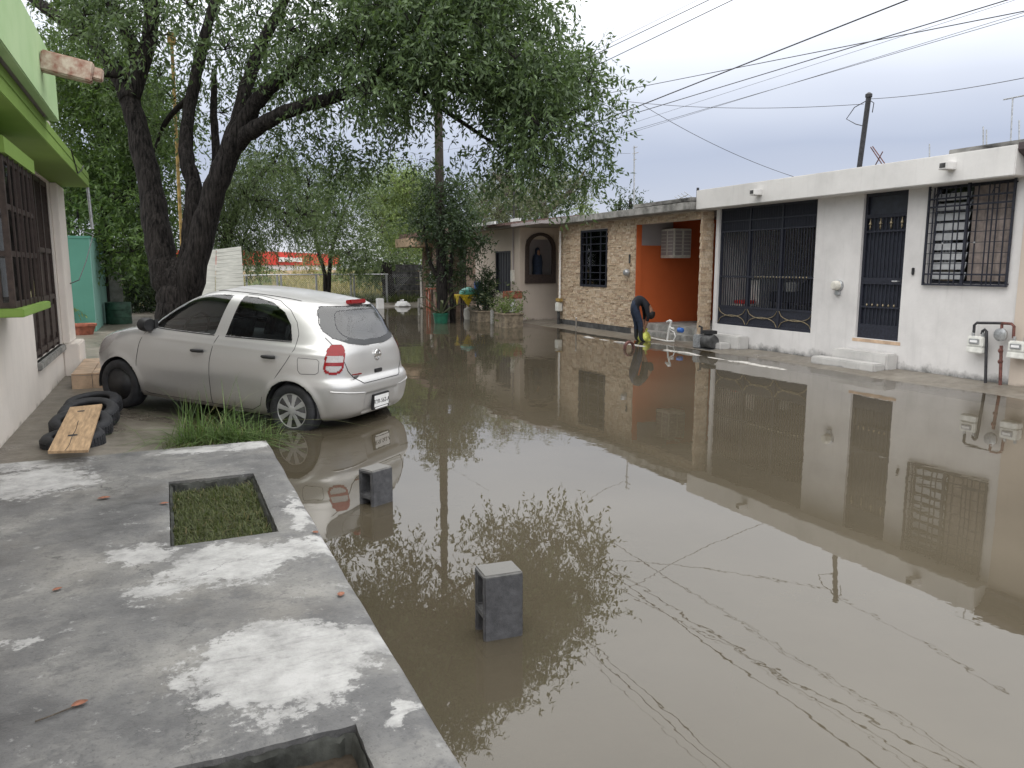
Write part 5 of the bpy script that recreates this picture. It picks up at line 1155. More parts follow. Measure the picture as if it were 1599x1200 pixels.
def tyre(c, r_, w, tilt, label, yaw=0):
    t_ = thing('old_tyre', label, 'tyre', c, 'old tyres under the plank')
    h_ = w / 2
    prof = [(r_ * .60, -h_ * .75), (r_ * .64, -h_ * .95), (r_ * .80, -h_ * 1.06), (r_ * .93, -h_ * .92), (r_ * .985, -h_ * .68), (r_, -h_ * .3), (r_, h_ * .3), (r_ * .985, h_ * .68), (r_ * .93, h_ * .92), (r_ * .80, h_ * 1.06), (r_ * .64, h_ * .95), (r_ * .60, h_ * .75), (r_ * .66, h_ * .4), (r_ * .90, 0), (r_ * .66, -h_ * .4)]
    MB().lathe(prof, (0, 0, 0), 44, 'z', closed=True).build('carcass', MAT['rubber'], t_, local=True, smooth='all')
    tr = MB()
    for k in range(44):
        a_ = 2 * math.pi * k / 44
        for s_ in (-1, 1):
            d2 = Vector((math.cos(a_), math.sin(a_), 0)); e2 = Vector((-math.sin(a_), math.cos(a_), 0)); tr.obox(d2 * (r_ - .002) + Vector((0, 0, s_ * h_ * .33)), d2 * .006, e2 * .016, Vector((0, 0, h_ * .26)))
    tr.build('tread', MAT['rubber'], t_, local=True)
    t_.rotation_euler = (tilt[0], tilt[1], yaw); return t_
tyre((-.86, 8.04, .10), .265, .17, (R(4), R(-3), 0), 'nearest old tyre lying under the near end of the plank')
tyre((-.83, 8.52, .15), .275, .18, (R(14), R(2), 0), 'old tyre leaning on the nearest tyre under the plank')
tyre((-.80, 9.02, .17), .28, .19, (R(16), R(-2), 0), 'old tyre under the far end of the plank')
tyre((-.80, 9.60, .17), .285, .19, (R(10), R(-4), 0), 'farthest old tyre touching the car front wheel')
pa, pb, pc_ = P_z(75, 705, .225), P_z(138, 703, .225), P_z(160, 631, .345); pd = P_z(110, 636, .345)
pk = MB(); top = [pa, pb, pc_, pd]; nn = (pb - pa).cross(pd - pa).normalized()
pk.add([p for p in top] + [p - nn * .022 for p in top], [(0, 1, 2, 3), (7, 6, 5, 4), (0, 4, 5, 1), (1, 5, 6, 2), (2, 6, 7, 3), (3, 7, 4, 0)])
plank = thing('plank', 'tan plywood plank laid over the row of old tyres', 'plank', (pa + pc_) / 2)
pk.build('board', MAT['wood'], plank)
for (u, v, s_) in ((.45, .30, .03), (.40, .86, .025)):
    q = pa.lerp(pb, u).lerp(pd.lerp(pc_, u), v) + nn * .0008; mb = MB(); mb.add([q + Vector((s_ * 1.4 * math.cos(a_ * .785) * (1 + .3 * math.sin(a_ * 3)), s_ * math.sin(a_ * .785), 0)) - nn * (nn.dot(Vector((s_ * 1.4 * math.cos(a_ * .785) * (1 + .3 * math.sin(a_ * 3)), s_ * math.sin(a_ * .785), 0)))) for a_ in range(8)], [tuple(range(8))]); mb.build('knot_hole', MAT['dark'], plank)
crk = [pa.lerp(pb, .42 + .25 * v + .03 * math.sin(v * 17)).lerp(pd.lerp(pc_, .42 + .05 * math.sin(v * 9)), v) + nn * .0006 for v in [i / 12 * .62 for i in range(13)]]
MB().tube(crk, .0025, 4).build('crack', MAT['dark'], plank)
# long grass clump by the driveway
def drivez(x, y): return np.minimum(bed(x, y), .05) - .01
Vs, Fs, n0_ = [], [], 0
for (cx, cy, sx, sy_, n_, ln, sd_) in ((.30, 8.05, .30, .22, 300, .42, 1), (.62, 7.92, .24, .18, 240, .36, 2), (.9, 7.85, .18, .15, 70, .26, 4), (.35, 8.0, .3, .2, 40, .70, 6)):
    V, F = blades(n_, (-1, 1, -1, 1), ln, .009, sd_, 1.5, lambda x, y: x * 0, 1.0, .45)
    r_ = np.random.RandomState(sd_ + 50); off = np.stack([cx + r_.normal(0, sx * .5, n_), cy + r_.normal(0, sy_ * .5, n_), np.zeros(n_)], -1); base = V.reshape(n_, 8, 3); mid_ = base[:, :2].mean(1); off[:, 2] = drivez(off[:, 0], off[:, 1]); mid_[:, 2] = 0
    V = (base - mid_[:, None, :] + off[:, None, :]).reshape(-1, 3); Vs.append(V); Fs.append(F + n0_); n0_ += len(V)
o = bpy.data.objects.new('grass_clump', np_mesh('grass_clump', np.concatenate(Vs), np.concatenate(Fs), MAT['grass'])); COL.objects.link(o); tag(o, 'tall green grass clump at the driveway edge beside the car', 'grass', kind='stuff')
V, F = blades(700, (-.1, .8, 7.45, 7.95), .10, .007, 33, 1.1, lambda x, y: drivez(x, y), .8); o2 = bpy.data.objects.new('grass_tuft', np_mesh('grass_tuft', V, F, MAT['lawn'])); COL.objects.link(o2); tag(o2, 'low grass fringe along the far edge of the concrete slab', 'grass', kind='stuff')
# fallen leaves, twig and a pebble on the slab
def fallen_leaf(px, py, s_, yaw, label, z=SLAB_Z, cup=.3):
    c = P_z(px, py, z + .004); mb = MB(); n_ = 8; pts = []
    for i in range(n_ + 1):
        u = i / n_; w = math.sin(math.pi * u) ** .8 * .32
        for k in (-1, 0, 1): pts.append((u - .5, k * w, .06 + cup * (abs(k) * w) - .05 * (2 * u - 1) ** 2 * -1))
    mb.v = [(c.x + s_ * (x * math.cos(yaw) - y * math.sin(yaw)), c.y + s_ * (x * math.sin(yaw) + y * math.cos(yaw)), c.z + s_ * (zz - .03)) for x, y, zz in pts]
    for i in range(n_):
        for k in range(2): mb.f.append((i * 3 + k, i * 3 + k + 1, i * 3 + k + 4, i * 3 + k + 3))
    tag(mb.build('fallen_leaf', MAT['fallen'], smooth=True), label, 'leaf', 'fallen leaves on the slab')
fallen_leaf(163, 779, .085, .1, 'large curled brown leaf on the slab left of the planting hole'); fallen_leaf(90, 921, .05, .6, 'orange leaf lying on the grey slab at far left')
fallen_leaf(533, 929, .055, 1.2, 'orange leaf on the slab near its water edge'); fallen_leaf(125, 1100, .06, .4, 'orange leaf beside a twig in the lower left of the slab')
fallen_leaf(493, 832, .05, 2.0, 'brown leaf on the slab edge by the planting hole corner'); fallen_leaf(257, 787, .06, .0, 'thin brown leaf at the left rim of the planting hole')
fallen_leaf(505, 1188, .06, .3, 'yellow leaf in the nearest planting hole', -.015); fallen_leaf(470, 1180, .06, 2.3, 'brown leaf in the nearest planting hole', -.015); fallen_leaf(540, 1180, .07, 1.0, 'dark curled leaf at the corner of the nearest hole', -.015)
o = MB().tube([P_z(55, 1127, SLAB_Z + .006), P_z(80, 1118, SLAB_Z + .009), P_z(115, 1104, SLAB_Z + .006)], .003, 5).build('twig', MAT['palebark']); tag(o, 'thin twig lying on the slab in the lower left', 'twig')

# ------------------------------------------------------------------ left background: barrel, posts, pot, sheet panel
c = P_z(187, 507, .15); t_ = thing('metal_barrel', 'dark green metal barrel beside the teal booth', 'barrel', c); rb = (P_c(206, 490, (c - CAMLOC).dot(FW)) - P_c(169, 490, (c - CAMLOC).dot(FW))).length / 2
zt = P_y(187, 472, c.y).z - c.z
MB().lathe([(rb * .97, 0), (rb, .02), (rb, zt * .32), (rb * 1.04, zt * .34), (rb, zt * .36), (rb, zt * .65), (rb * 1.04, zt * .67), (rb, zt * .69), (rb, zt - .02), (rb * .97, zt), (rb * .9, zt - .03), (.01, zt - .03)], c, 24).build('drum', MAT['barrel'], t_, smooth=True)
c = P_z(183, 503, .15) + Vector((0, .8, 0)); t_ = thing('concrete_post', 'pale square concrete post behind the green barrel', 'post', c); MB().box((c.x - .17, c.y - .1, 0), (c.x + .17, c.y + .1, 2.05)).build('shaft', MAT['concrete'], t_, bevel=.02)
c = P_z(133, 526, .12); t_ = thing('flower_pot', 'small terracotta pot with a red-tinged plant by the teal wall', 'pot', c)
MB().lathe([(.16, 0), (.24, .24), (.27, .25), (.27, .30), (.23, .30), (.2, .26), (.01, .26)], c, 16).build('pot', MAT['terracotta'], t_, smooth=True)
# leaning grey sheets
pc0, pc1, pc2, pc3 = P_y(383, 470, 22), P_y(377, 385, 22.6), P_y(322, 392, 22.6), P_y(308, 470, 22)
t_ = thing('sheet_panel', 'pale grey corrugated sheet panel leaning behind the tree trunk', 'panel', (pc0 + pc3) / 2)
xm0, xm1 = pc0.lerp(pc3, .62), pc1.lerp(pc2, .70); MB().prism([pc0, pc1, xm1, xm0], (0, .05, 0)).build('sheet', MAT['panel'], t_); MB().prism([xm0 + Vector((-.01, .06, 0)), xm1 + Vector((-.01, .06, 0)), pc2 + Vector((0, .06, 0)), pc3 + Vector((0, .06, 0))], (0, .05, 0)).build('sheet', MAT['panel'], t_)
for k in range(1, 14): u = k / 14; bar(t_, pc0.lerp(pc1, u) - Vector((0, .002, 0)), xm0.lerp(xm1, u) - Vector((0, .002, 0)), .012, MAT['panel'], 'rib')
# tall thin yellow pole
yp0, yp1 = P_y(285, 430, 19.5), P_y(268, 55, 19.5); yp0.z = .1
t_ = thing('yellow_pole', 'thin yellow painted steel pole among the tree stems', 'pole', yp0); MB().cyl(yp0, yp1, .038, 10).build('shaft', MAT['yellowpole'], t_, smooth=True); MB().box(yp1 - Vector((.09, .09, .2)), yp1 + Vector((.09, .09, .05))).build('bracket', MAT['yellowpole'], t_, bevel=.02)

# ------------------------------------------------------------------ end of the street: fence, field, warehouse
FY = 34.0
xa, xb_ = P_y(380, 431, FY).x, P_y(606, 428, FY).x; fz = P_y(500, 429, FY).z
t_ = thing('chain_link_fence', 'low grey chain-link fence at the end of the street', 'fence', ((xa + xb_) / 2, FY, .15))
xs_ = [P_y(q, 430, FY).x for q in (433, 439, 494, 548, 553, 604)] + [P_y(385, 430, FY).x, P_y(330, 430, FY).x]
for x in xs_: bar(t_, (x, FY, .1), (x, FY, fz + .03), .07, MAT['steel'], 'post')
MB().tube([(P_y(320, 433, FY).x, FY - .03, fz - .06), (P_y(433, 429, FY).x, FY - .03, fz), (xb_, FY - .03, fz)], .03, 6).build('top_rail', MAT['steel'], t_)
wm = MB(); x = P_y(320, 430, FY).x; st_ = .09; hh_ = fz - .2
while x < xb_:
    for s_ in (-1, 1):
        xe = x + s_ * hh_; wm.tube([(x, FY - .05, .2), (xe, FY - .05, fz)], .0028, 3, cap=False)
    x += st_
wm.build('mesh_wire', MAT['steel'], t_)['kind'] = 'stuff'
def field_z(x, y): return fieldz(x, y) - .02
V, F = blades(16000, (-2, 24, 34.6, 62), .55, .035, 71, .8, field_z, .5); o = bpy.data.objects.new('field_grass', np_mesh('field_grass', V, F, MAT['dry'])); COL.objects.link(o); tag(o, 'tall yellowish field grass beyond the fence', 'grass', kind='stuff')
V, F = blades(9000, (2, 16, 33.9, 36.5), .40, .03, 72, .8, lambda x, y: np.maximum(bed(x, np.minimum(y, 35.9)), .1) - .02, .5); o = bpy.data.objects.new('verge_grass', np_mesh('verge_grass', V, F, MAT['lawn'])); COL.objects.link(o); tag(o, 'green weeds growing along the foot of the chain-link fence', 'grass', kind='stuff')
# warehouse
w0, w1 = P_y(372, 416, 150), P_y(530, 416, 190); zt0, zt1 = P_y(372, 391, 150).z, P_y(530, 404, 190).z
h = thing('red_warehouse', 'long low red and white warehouse far beyond the field', 'warehouse', (w0.x, 150, .8)); dv = (w1 - w0); dv.z = 0; nv_ = Vector((-dv.y, dv.x, 0)).normalized() * 14
def wallstrip(z0a, z1a, z0b, z1b, name, mat, off=0):
    a0, b0 = Vector((w0.x, w0.y, 0)) - nv_ * off / 14, Vector((w1.x, w1.y, 0)) - nv_ * off / 14
    MB().add([(a0.x, a0.y, z0a), (b0.x, b0.y, z0b), (b0.x, b0.y, z1b), (a0.x, a0.y, z1a)] + [(a0.x + nv_.x, a0.y + nv_.y, z0a), (b0.x + nv_.x, b0.y + nv_.y, z0b), (b0.x + nv_.x, b0.y + nv_.y, z1b), (a0.x + nv_.x, a0.y + nv_.y, z1a)], [(0, 1, 2, 3), (7, 6, 5, 4), (3, 2, 6, 7), (0, 4, 5, 1), (0, 3, 7, 4), (1, 5, 6, 2)]).build(name, mat, h)
zm = 2.2; wallstrip(0, zm, 0, zm, 'white_wall', MAT['signwhite']); wallstrip(zm + .01, zt0, zm + .01, zt0, 'red_fascia', MAT['red'], .4)
for k, u in enumerate((.33, .37, .41, .46, .50)):
    q = w0.lerp(w1, u); dq = dv.normalized(); q = Vector((q.x, q.y, zm + (zt0 - zm) * .42)) - nv_ * .8 / 14; MB().obox(q, dq * (.9 if k % 2 else 1.2), nv_ * .01, Vector((0, 0, .45 - .1 * (k % 2)))).build('sign_letter', MAT['signwhite'], h)
# wall, burnt stump, boards, broom by the far corner
c0, c1 = P_z(617, 474, .08), P_z(660, 474, .08)
wl = thing('garden_wall', 'dark brown block wall closing the right end of the street', 'wall', (c0.x, c0.y, 0)); zt = P_y(640, 413, c0.y).z
nrow, zc = 6, 0.0
for r_i in range(nrow):
    for k in range(7):
        xa_ = c0.x + (k + (.5 if r_i % 2 else 0)) * .42; z0_ = .02 + r_i * (zt - .02) / nrow
        MB().box((xa_, c0.y + .35, z0_), (xa_ + .405, c0.y + .5, z0_ + (zt - .02) / nrow - .012)).build('block', MAT['plinth'], wl, bevel=.006)
c = P_z(607, 474, .06); t_ = thing('tree_stump', 'dark charred tree stump at the end of the street', 'stump', c); dpt = (c - CAMLOC).dot(FW); zt = P_y(610, 412, c.y).z
pts = [c + Vector((0, 0, z_)) + Vector((.06 * math.sin(z_ * 3), 0, 0)) for z_ in (0, .3, .7, 1.1, zt * .85, zt)]; MB().tube(pts, [.42, .34, .30, .29, .26, .20], 12).build('trunk', MAT['bark'], t_, smooth=True)
MB().tube([c + Vector((.5, 0, 0)), c + Vector((.35, -.05, zt * .8))], .06, 6).build('side_stem', MAT['bark'], t_, smooth=True)
c = P_z(638, 472, .05) - Vector((0, 0, 0)); t_ = thing('broom', 'long-handled broom leaning on the dark block wall', 'broom', c)
MB().cyl(c + Vector((.1, .1, .35)), c + Vector((-.28, .3, 1.25)), .02, 6).build('handle', MAT['greywood'], t_); MB().tube([c + Vector((.14, .08, .0)), c + Vector((.12, .09, .2)), c + Vector((.10, .1, .38))], [.17, .13, .04], 10).build('bristles', MAT['wood'], t_, smooth=True)
c = P_z(629, 479, .0); t_ = thing('white_sack', 'white plastic sack lying at the water edge', 'sack', c); mb = MB().lathe([(.26, -.05), (.34, .04), (.30, .13), (.18, .21), (.05, .25), (.08, .30), (.01, .32)], c, 18); mb.v = [(x + .03 * math.sin(y * 19), y, z + .02 * math.sin(x * 23)) for x, y, z in mb.v]; mb.build('bag', MAT['signwhite'], t_, smooth=True)
c = P_z(594, 482, 0); t_ = thing('white_post', 'short white painted post in the water behind the car', 'post', c); MB().box((c.x - .14, c.y - .14, -.3), (c.x + .14, c.y + .14, .42)).build('shaft', MAT['signwhite'], t_, bevel=.02)
def leaning(px0, py0, px1, py1, X, w, th, name, label, mat):
    a_, b_ = P_x(px0, py0, X), P_x(px1, py1, X + .15); t_ = thing(name, label, 'board', a_); d_ = (b_ - a_).normalized(); s_ = d_.cross(Vector((1, 0, 0))).normalized()
    MB().obox((a_ + b_) / 2, d_ * (b_ - a_).length / 2, s_ * w / 2, d_.cross(s_) * th / 2).build('plank', MAT[mat], t_)
leaning(659, 480, 657, 424, XB - .3, .10, .06, 'timber_post', 'thin pale post standing before the far stone house', 'greywood'); leaning(669, 478, 674, 424, XB - .45, .16, .05, 'leaning_board', 'pale grey board leaning on the far stone house', 'greywood')
# little shelf, bollards, agave, table, planters
c = P_z(677, 482, .1); t_ = thing('wooden_stool', 'small brown wooden stool by the far stone house', 'stool', c); MB().box((c.x - .25, c.y - .2, .85), (c.x + .25, c.y + .2, .9)).build('seat', MAT['terracotta'], t_)
for sx in (-.2, .2):
    for sy_ in (-.15, .15): MB().box((c.x + sx - .03, c.y + sy_ - .03, 0), (c.x + sx + .03, c.y + sy_ + .03, .85)).build('leg', MAT['terracotta'], t_)
def post(px, py, ztop, r_, label, mat='concrete'):
    c = P_z(px, py, 0); t_ = thing('bollard', label, 'bollard', (c.x, c.y, 0), 'pale posts standing before the plants'); MB().cyl((c.x, c.y, -.3), (c.x, c.y, ztop), r_, 12).build('shaft', MAT[mat], t_, smooth=True, bevel=.01)
post(699, 503, .55, .10, 'pale concrete bollard right of the green pot'); post(769, 506, .42, .06, 'pale bollard between the two stone planters', 'drywhite'); post(811, 507, .35, .05, 'pale bollard at the beige house corner', 'drywhite'); post(655, 492, .6, .05, 'thin grey bollard left of the boards')
c = P_z(689, 505, 0); t_ = thing('agave_pot', 'agave with long leaves in a green plastic pot', 'potted plant', (c.x, c.y, 0))
MB().lathe([(.17, -.2), (.23, .26), (.25, .27), (.25, .31), (.2, .31), (.19, .27), (.01, .27)], (c.x, c.y, 0), 16).build('pot', MAT['potgreen'], t_, smooth=True)
for k in range(9):
    a_ = k * .75; le = .65 + .25 * (k % 3); up_ = .25 + .5 * ((k * 7) % 5) / 4; d_ = Vector((math.cos(a_), math.sin(a_), 0)); s_ = Vector((-math.sin(a_), math.cos(a_), 0)); b0 = Vector((c.x, c.y, .27)); m1 = b0 + d_ * le * .5 + Vector((0, 0, up_ * .9)); m2 = b0 + d_ * le + Vector((0, 0, up_ * .9 + (.2 if k % 2 else -.1)))
    MB().add([b0 - s_ * .04, b0 + s_ * .04, m1 - s_ * .045, m1 + s_ * .045, m2, m1 - Vector((0, 0, .03)), b0 - Vector((0, 0, .03))], [(0, 1, 3, 2), (2, 3, 4), (0, 2, 5, 6), (1, 6, 5, 3), (2, 4, 5), (3, 5, 4)]).build('leaf', MAT['leaf_grey'], t_)
c = P_z(734, 499, 0); c = Vector((c.x, c.y, 0)); t_ = thing('table', 'small table under a yellow patterned cloth with hanging corners', 'table', c); tz = P_y(734, 461, c.y).z
MB().box((c.x - .45, c.y - .35, tz - .03), (c.x + .45, c.y + .35, tz)).build('table_top', MAT['greywood'], t_)
for sx in (-.4, .4):
    for sy_ in (-.3, .3): MB().box((c.x + sx - .025, c.y + sy_ - .025, -.1), (c.x + sx + .025, c.y + sy_ + .025, tz - .03)).build('leg', MAT['brown_iron'], t_)
cl_ = MB().box((c.x - .50, c.y - .40, tz + .002), (c.x + .50, c.y + .40, tz + .012))
for (xa_, xb2) in ((-.5, 0), (0, .5)): cl_.prism([(c.x + xa_, c.y - .402, tz + .01), (c.x + xb2, c.y - .402, tz + .01), (c.x + (xa_ + xb2) / 2 + .05, c.y - .41, tz - .36)], (0, -.006, 0))
for (ya, yb) in ((-.4, 0), (0, .4)): cl_.prism([(c.x - .502, c.y + ya, tz + .01), (c.x - .502, c.y + yb, tz + .01), (c.x - .51, c.y + (ya + yb) / 2, tz - .33)], (-.006, 0, 0))
o = cl_.build('tablecloth', MAT['yellow']); tag(o, 'yellow patterned cloth draped over the small table', 'tablecloth')
o = MB().lathe([(.20, 0), (.30, .02), (.28, .12), (.17, .21), (.01, .25)], (c.x - .05, c.y, tz + .013), 18).build('plastic_bowl', MAT['teal_pl'], smooth=True); tag(o, 'turquoise plastic bowl upside down on the yellow cloth', 'bowl')
o = MB().lathe([(.13, 0), (.15, .40), (.14, .42), (.01, .42)], (c.x + .34, c.y + .05, tz + .013), 16).build('plastic_bucket', MAT['blue'], smooth=True); tag(o, 'blue plastic bucket at the right of the yellow table', 'bucket')
c2 = c + Vector((.1, .05, 0)); o = MB().lathe([(.22, -.2), (.28, .15), (.26, .34), (.14, .42), (.01, .42)], c2, 16).build('storage_tub', MAT['aircon'], smooth=True); tag(o, 'pale tub stored underneath the yellow table', 'tub')
def planter(px, py, w, hgt, label):
    c = P_z(px, py, 0); c.z = 0; t_ = thing('stone_planter', label, 'planter', c, 'stone planters before the beige house')
    d = .3
    MB().wall('y', c.y - d - .06, c.y - d, c.x - w / 2, c.x + w / 2, -.2, hgt).build('side', MAT['planterstone'], t_, weld=True); MB().wall('y', c.y + d, c.y + d + .06, c.x - w / 2, c.x + w / 2, -.2, hgt).build('side', MAT['planterstone'], t_, weld=True)
    MB().box((c.x - w / 2, c.y - d + .001, -.2), (c.x - w / 2 + .06, c.y + d - .001, hgt - .002)).build('end', MAT['planterstone'], t_); MB().box((c.x + w / 2 - .06, c.y - d + .001, -.2), (c.x + w / 2, c.y + d - .001, hgt - .002)).build('end', MAT['planterstone'], t_)
    MB().box((c.x - w / 2 - .03, c.y - d - .09, hgt), (c.x + w / 2 + .03, c.y + d + .09, hgt + .05)).build('rim', MAT['planterstone'], t_, bevel=.012); MB().box((c.x - w / 2 + .061, c.y - d + .001, -.1), (c.x + w / 2 - .061, c.y + d - .001, hgt + .055)).build('soil', MAT['soil'], t_)
    return c
pA = planter(795, 511, .56, .36, 'stone planter with bright green plants nearest the beige corner'); pB = planter(754, 502, .60, .30, 'stone planter below the dark columnar shrub'); 
c = P_z(802, 507, 0) + Vector((.25, .6, 0)); t_ = thing('hanging_pot', 'terracotta flower box on a white pedestal below the dark window', 'pot', (c.x, c.y, 0)); MB().box((c.x - .06, c.y - .06, -.1), (c.x + .06, c.y + .06, .75)).build('pedestal', MAT['signwhite'], t_); MB().box((c.x - .28, c.y - .14, .75), (c.x + .28, c.y + .14, .98)).build('box', MAT['terracotta'], t_, bevel=.02)

# ------------------------------------------------------------------ right pavement clutter
c = P_z(983, 545, 0); o = MB().lathe([(.14, -.05), (.15, 0), (.15, .05), (.14, .08), (.10, .08), (.09, 0), (.10, -.05)], (0, 0, 0), 20, 'y', closed=True); o.v = [(c.x + a_[0] * .9 + a_[1] * .3, c.y + a_[1], .02 + a_[2]) for a_ in o.v]; o = o.build('small_wheel', MAT['rust'], smooth=True); tag(o, 'small rusty wheel half sunk at the kerb beside the person', 'wheel')
c = P_z(1045, 534, .03); t_ = thing('pvc_standpipe', 'white plastic standpipe with elbow before the orange porch', 'pipe', c); rr = .022
a2 = lambda px, py: P_x(px, py, c.x)
MB().tube([a2(1042, 533), a2(1045, 515), a2(1048, 504)], rr, 8).build('riser', MAT['pvc'], t_, smooth=True); MB().tube([a2(1048, 504), a2(1049, 502), a2(1046, 501), a2(1042, 503)], rr * 1.2, 8).build('elbow', MAT['pvc'], t_, smooth=True)
MB().tube([a2(1047, 512), a2(1053, 514)], rr, 8).build('branch', MAT['pvc'], t_, smooth=True); MB().tube([a2(1012, 527), a2(1042, 533), a2(1053, 533)], rr * .8, 8).build('foot_pipe', MAT['pvc'], t_, smooth=True)
MB().tube([a2(1047, 515), a2(1053, 519), a2(1055, 526), a2(1052, 532)], .012, 6).build('hose', MAT['pvc'], t_, smooth=True)
q = a2(1060, 516); o = MB().lathe([(.02, -.09), (.055, -.07), (.06, .05), (.02, .08)], (0, 0, 0), 10, 'y'); o.v = [(q.x + .05 + a_[0], q.y + a_[1], q.z + a_[2]) for a_ in o.v]; o = o.build('blue_bottle', MAT['blue'], smooth=True); tag(o, 'blue plastic bottle hanging by the white standpipe', 'bottle')
c = P_z(1103, 545, .03) + Vector((.15, .1, 0)); c.z = .0; t_ = thing('water_pump', 'dark water pump at the foot of the stone pillar', 'pump', c)
mb = MB().lathe([(.13, -.16), (.15, -.12), (.15, .12), (.12, .16), (.01, .17)], (0, 0, 0), 18, 'y'); mb.v = [(c.x + a_[0], c.y + a_[1], .17 + a_[2]) for a_ in mb.v]; mb.build('motor', MAT['plinth'], t_, smooth=True)
MB().box((c.x - .1, c.y - .14, .325), (c.x + .1, c.y + .14, .40)).build('terminal_box', MAT['plastic'], t_, bevel=.01); MB().box((c.x - .16, c.y + .14, .0), (c.x + .14, c.y + .36, .30)).build('pump_head', MAT['steel'], t_, bevel=.03); MB().box((c.x - .14, c.y - .2, -.06), (c.x + .14, c.y + .34, .02)).build('foot', MAT['plinth'], t_, bevel=.005)
MB().tube([(c.x, c.y + .26, .3), (c.x, c.y + .26, .45), (c.x - .05, c.y + .3, .47)], .025, 8).build('outlet', MAT['blackpipe'], t_, smooth=True)
o = MB().cyl(P_z(900, 522, -.1), P_z(900, 522, 0) + Vector((0, 0, .42)), .016, 6).build('marker_stake', MAT['pvc']); tag(o, 'thin white stake standing in the water before the stone wall', 'stake')

# ------------------------------------------------------------------ person bending over a yellow-green bag
base = P_z(997, 533, .0); fdir = RT.copy(); sdir_ = Vector((-fdir.y, fdir.x, 0)) * -1
SK = dict(pel=((-.13, 0, .86), .145), sp1=((-.06, 0, .955), .145), sp2=((.06, 0, .985), .155), chest=((.19, 0, .93), .15), neck=((.275, 0, .84), .062), head=((.315, 0, .735), .095), head2=((.335, 0, .645), .088),
    hl=((-.11, .09, .80), .105), kl=((-.035, .10, .44), .068), al=((-.035, .10, .09), .05), tl=((.09, .11, .025), .04), hr=((-.11, -.09, .80), .105), kr=((.03, -.10, .45), .068), ar=((.06, -.10, .09), .05), tr=((.19, -.11, .025), .04),
    sl=((.17, .16, .88), .068), el=((.21, .19, .60), .045), wl=((.15, .10, .37), .03), hal=((.13, .06, .28), .035), sr=((.17, -.16, .88), .068), er=((.24, -.19, .60), .045), wr=((.17, -.10, .37), .03), har=((.14, -.06, .28), .035))
ED = [('pel', 'sp1'), ('sp1', 'sp2'), ('sp2', 'chest'), ('chest', 'neck'), ('neck', 'head'), ('head', 'head2'), ('pel', 'hl'), ('hl', 'kl'), ('kl', 'al'), ('al', 'tl'), ('pel', 'hr'), ('hr', 'kr'), ('kr', 'ar'), ('ar', 'tr'), ('chest', 'sl'), ('sl', 'el'), ('el', 'wl'), ('wl', 'hal'), ('chest', 'sr'), ('sr', 'er'), ('er', 'wr'), ('wr', 'har')]
for s_, w_ in (('l', 'hal'), ('r', 'har')):
    sg = 1 if s_ == 'l' else -1
    for k in range(5):
        o0 = np.array(SK[w_][0]); n_ = 'f%s%d' % (s_, k); off = np.array([(.025 - .013 * k), -sg * .005, -.055 - .01 * (k in (1, 2))]) if k else np.array([.035, -sg * .02, -.02]); SK[n_] = (tuple(o0 + off), .010); m_ = n_ + 'b'; SK[m_] = (tuple(o0 + off * 1.5 + np.array([0, -sg * .012, -.01])), .009); ED += [(w_, n_), (n_, m_)]
SK = {k_: ((v_[0][0] * .80 if v_[0][0] > 0 else v_[0][0], v_[0][1], v_[0][2]), v_[1]) for k_, v_ in SK.items()}
names = list(SK); me = bpy.data.meshes.new('body'); me.from_pydata([SK[k][0] for k in names], [(names.index(a_), names.index(b_)) for a_, b_ in ED], [])
po = bpy.data.objects.new('tmp_person', me); COL.objects.link(po); md = po.modifiers.new('skin', 'SKIN'); md.use_smooth_shade = True
for i, k in enumerate(names): me.skin_vertices[0].data[i].radius = (SK[k][1],) * 2
me.skin_vertices[0].data[0].use_root = True; sm = po.modifiers.new('sub', 'SUBSURF'); sm.levels = 2; sm.render_levels = 2
dg = bpy.context.evaluated_depsgraph_get(); bme = bpy.data.meshes.new_from_object(po.evaluated_get(dg)); bpy.data.objects.remove(po)
bme.materials.clear()
for k in ('navy', 'denim', 'skin', 'boot'): bme.materials.append(MAT[k])
EA = np.array([SK[a_][0] for a_, b_ in ED]); EB = np.array([SK[b_][0] for a_, b_ in ED]); ER = np.array([SK[a_][1] for a_, b_ in ED]); EL = ((EB - EA) ** 2).sum(1)
def seg_kind(p):
    t = np.clip(((p - EA) * (EB - EA)).sum(1) / EL, 0, 1); d = np.sqrt(((p - EA - (EB - EA) * t[:, None]) ** 2).sum(1)) - .5 * ER; i = int(np.argmin(d)); return ED[i][0], ED[i][1], float(t[i])
for pgn in bme.polygons:
    p = np.array(pgn.center); a_, b_, t = seg_kind(p)
    if a_ in ('kl', 'kr', 'al', 'ar') and p[2] < .30: mi_ = 3
    elif a_[0] in 'hk' and a_ not in ('head', 'hal', 'har') or (a_ == 'pel' and p[0] + .35 * (p[2] - .86) < -.095): mi_ = 1
    elif a_ in ('neck', 'head', 'wl', 'wr', 'hal', 'har') or a_[0] == 'f' or (a_ in ('el', 'er') and t > .35) or (a_ == 'chest' and b_ == 'neck' and t > .7): mi_ = 2
    else: mi_ = 0
    pgn.material_index = mi_; pgn.use_smooth = True
pmx = Matrix((fdir, sdir_, Vector((0, 0, 1)))).transposed().to_4x4()
person = thing('person', 'person in dark shirt and jeans bending over a yellow bag by the porch', 'person', (base.x, base.y, -.03)); person.rotation_euler = pmx.to_euler()
bo = bpy.data.objects.new('body', bme); COL.objects.link(bo); bo.parent = person; bme.name = 'body'
hr_ = MB(); n_ = 12
hm = MB().lathe([(.01, -.12), (.06, -.115), (.098, -.07), (.108, -.01), (.10, .04), (.085, .065)], (0, 0, 0), 18); hm.f = hm.f[:-1]
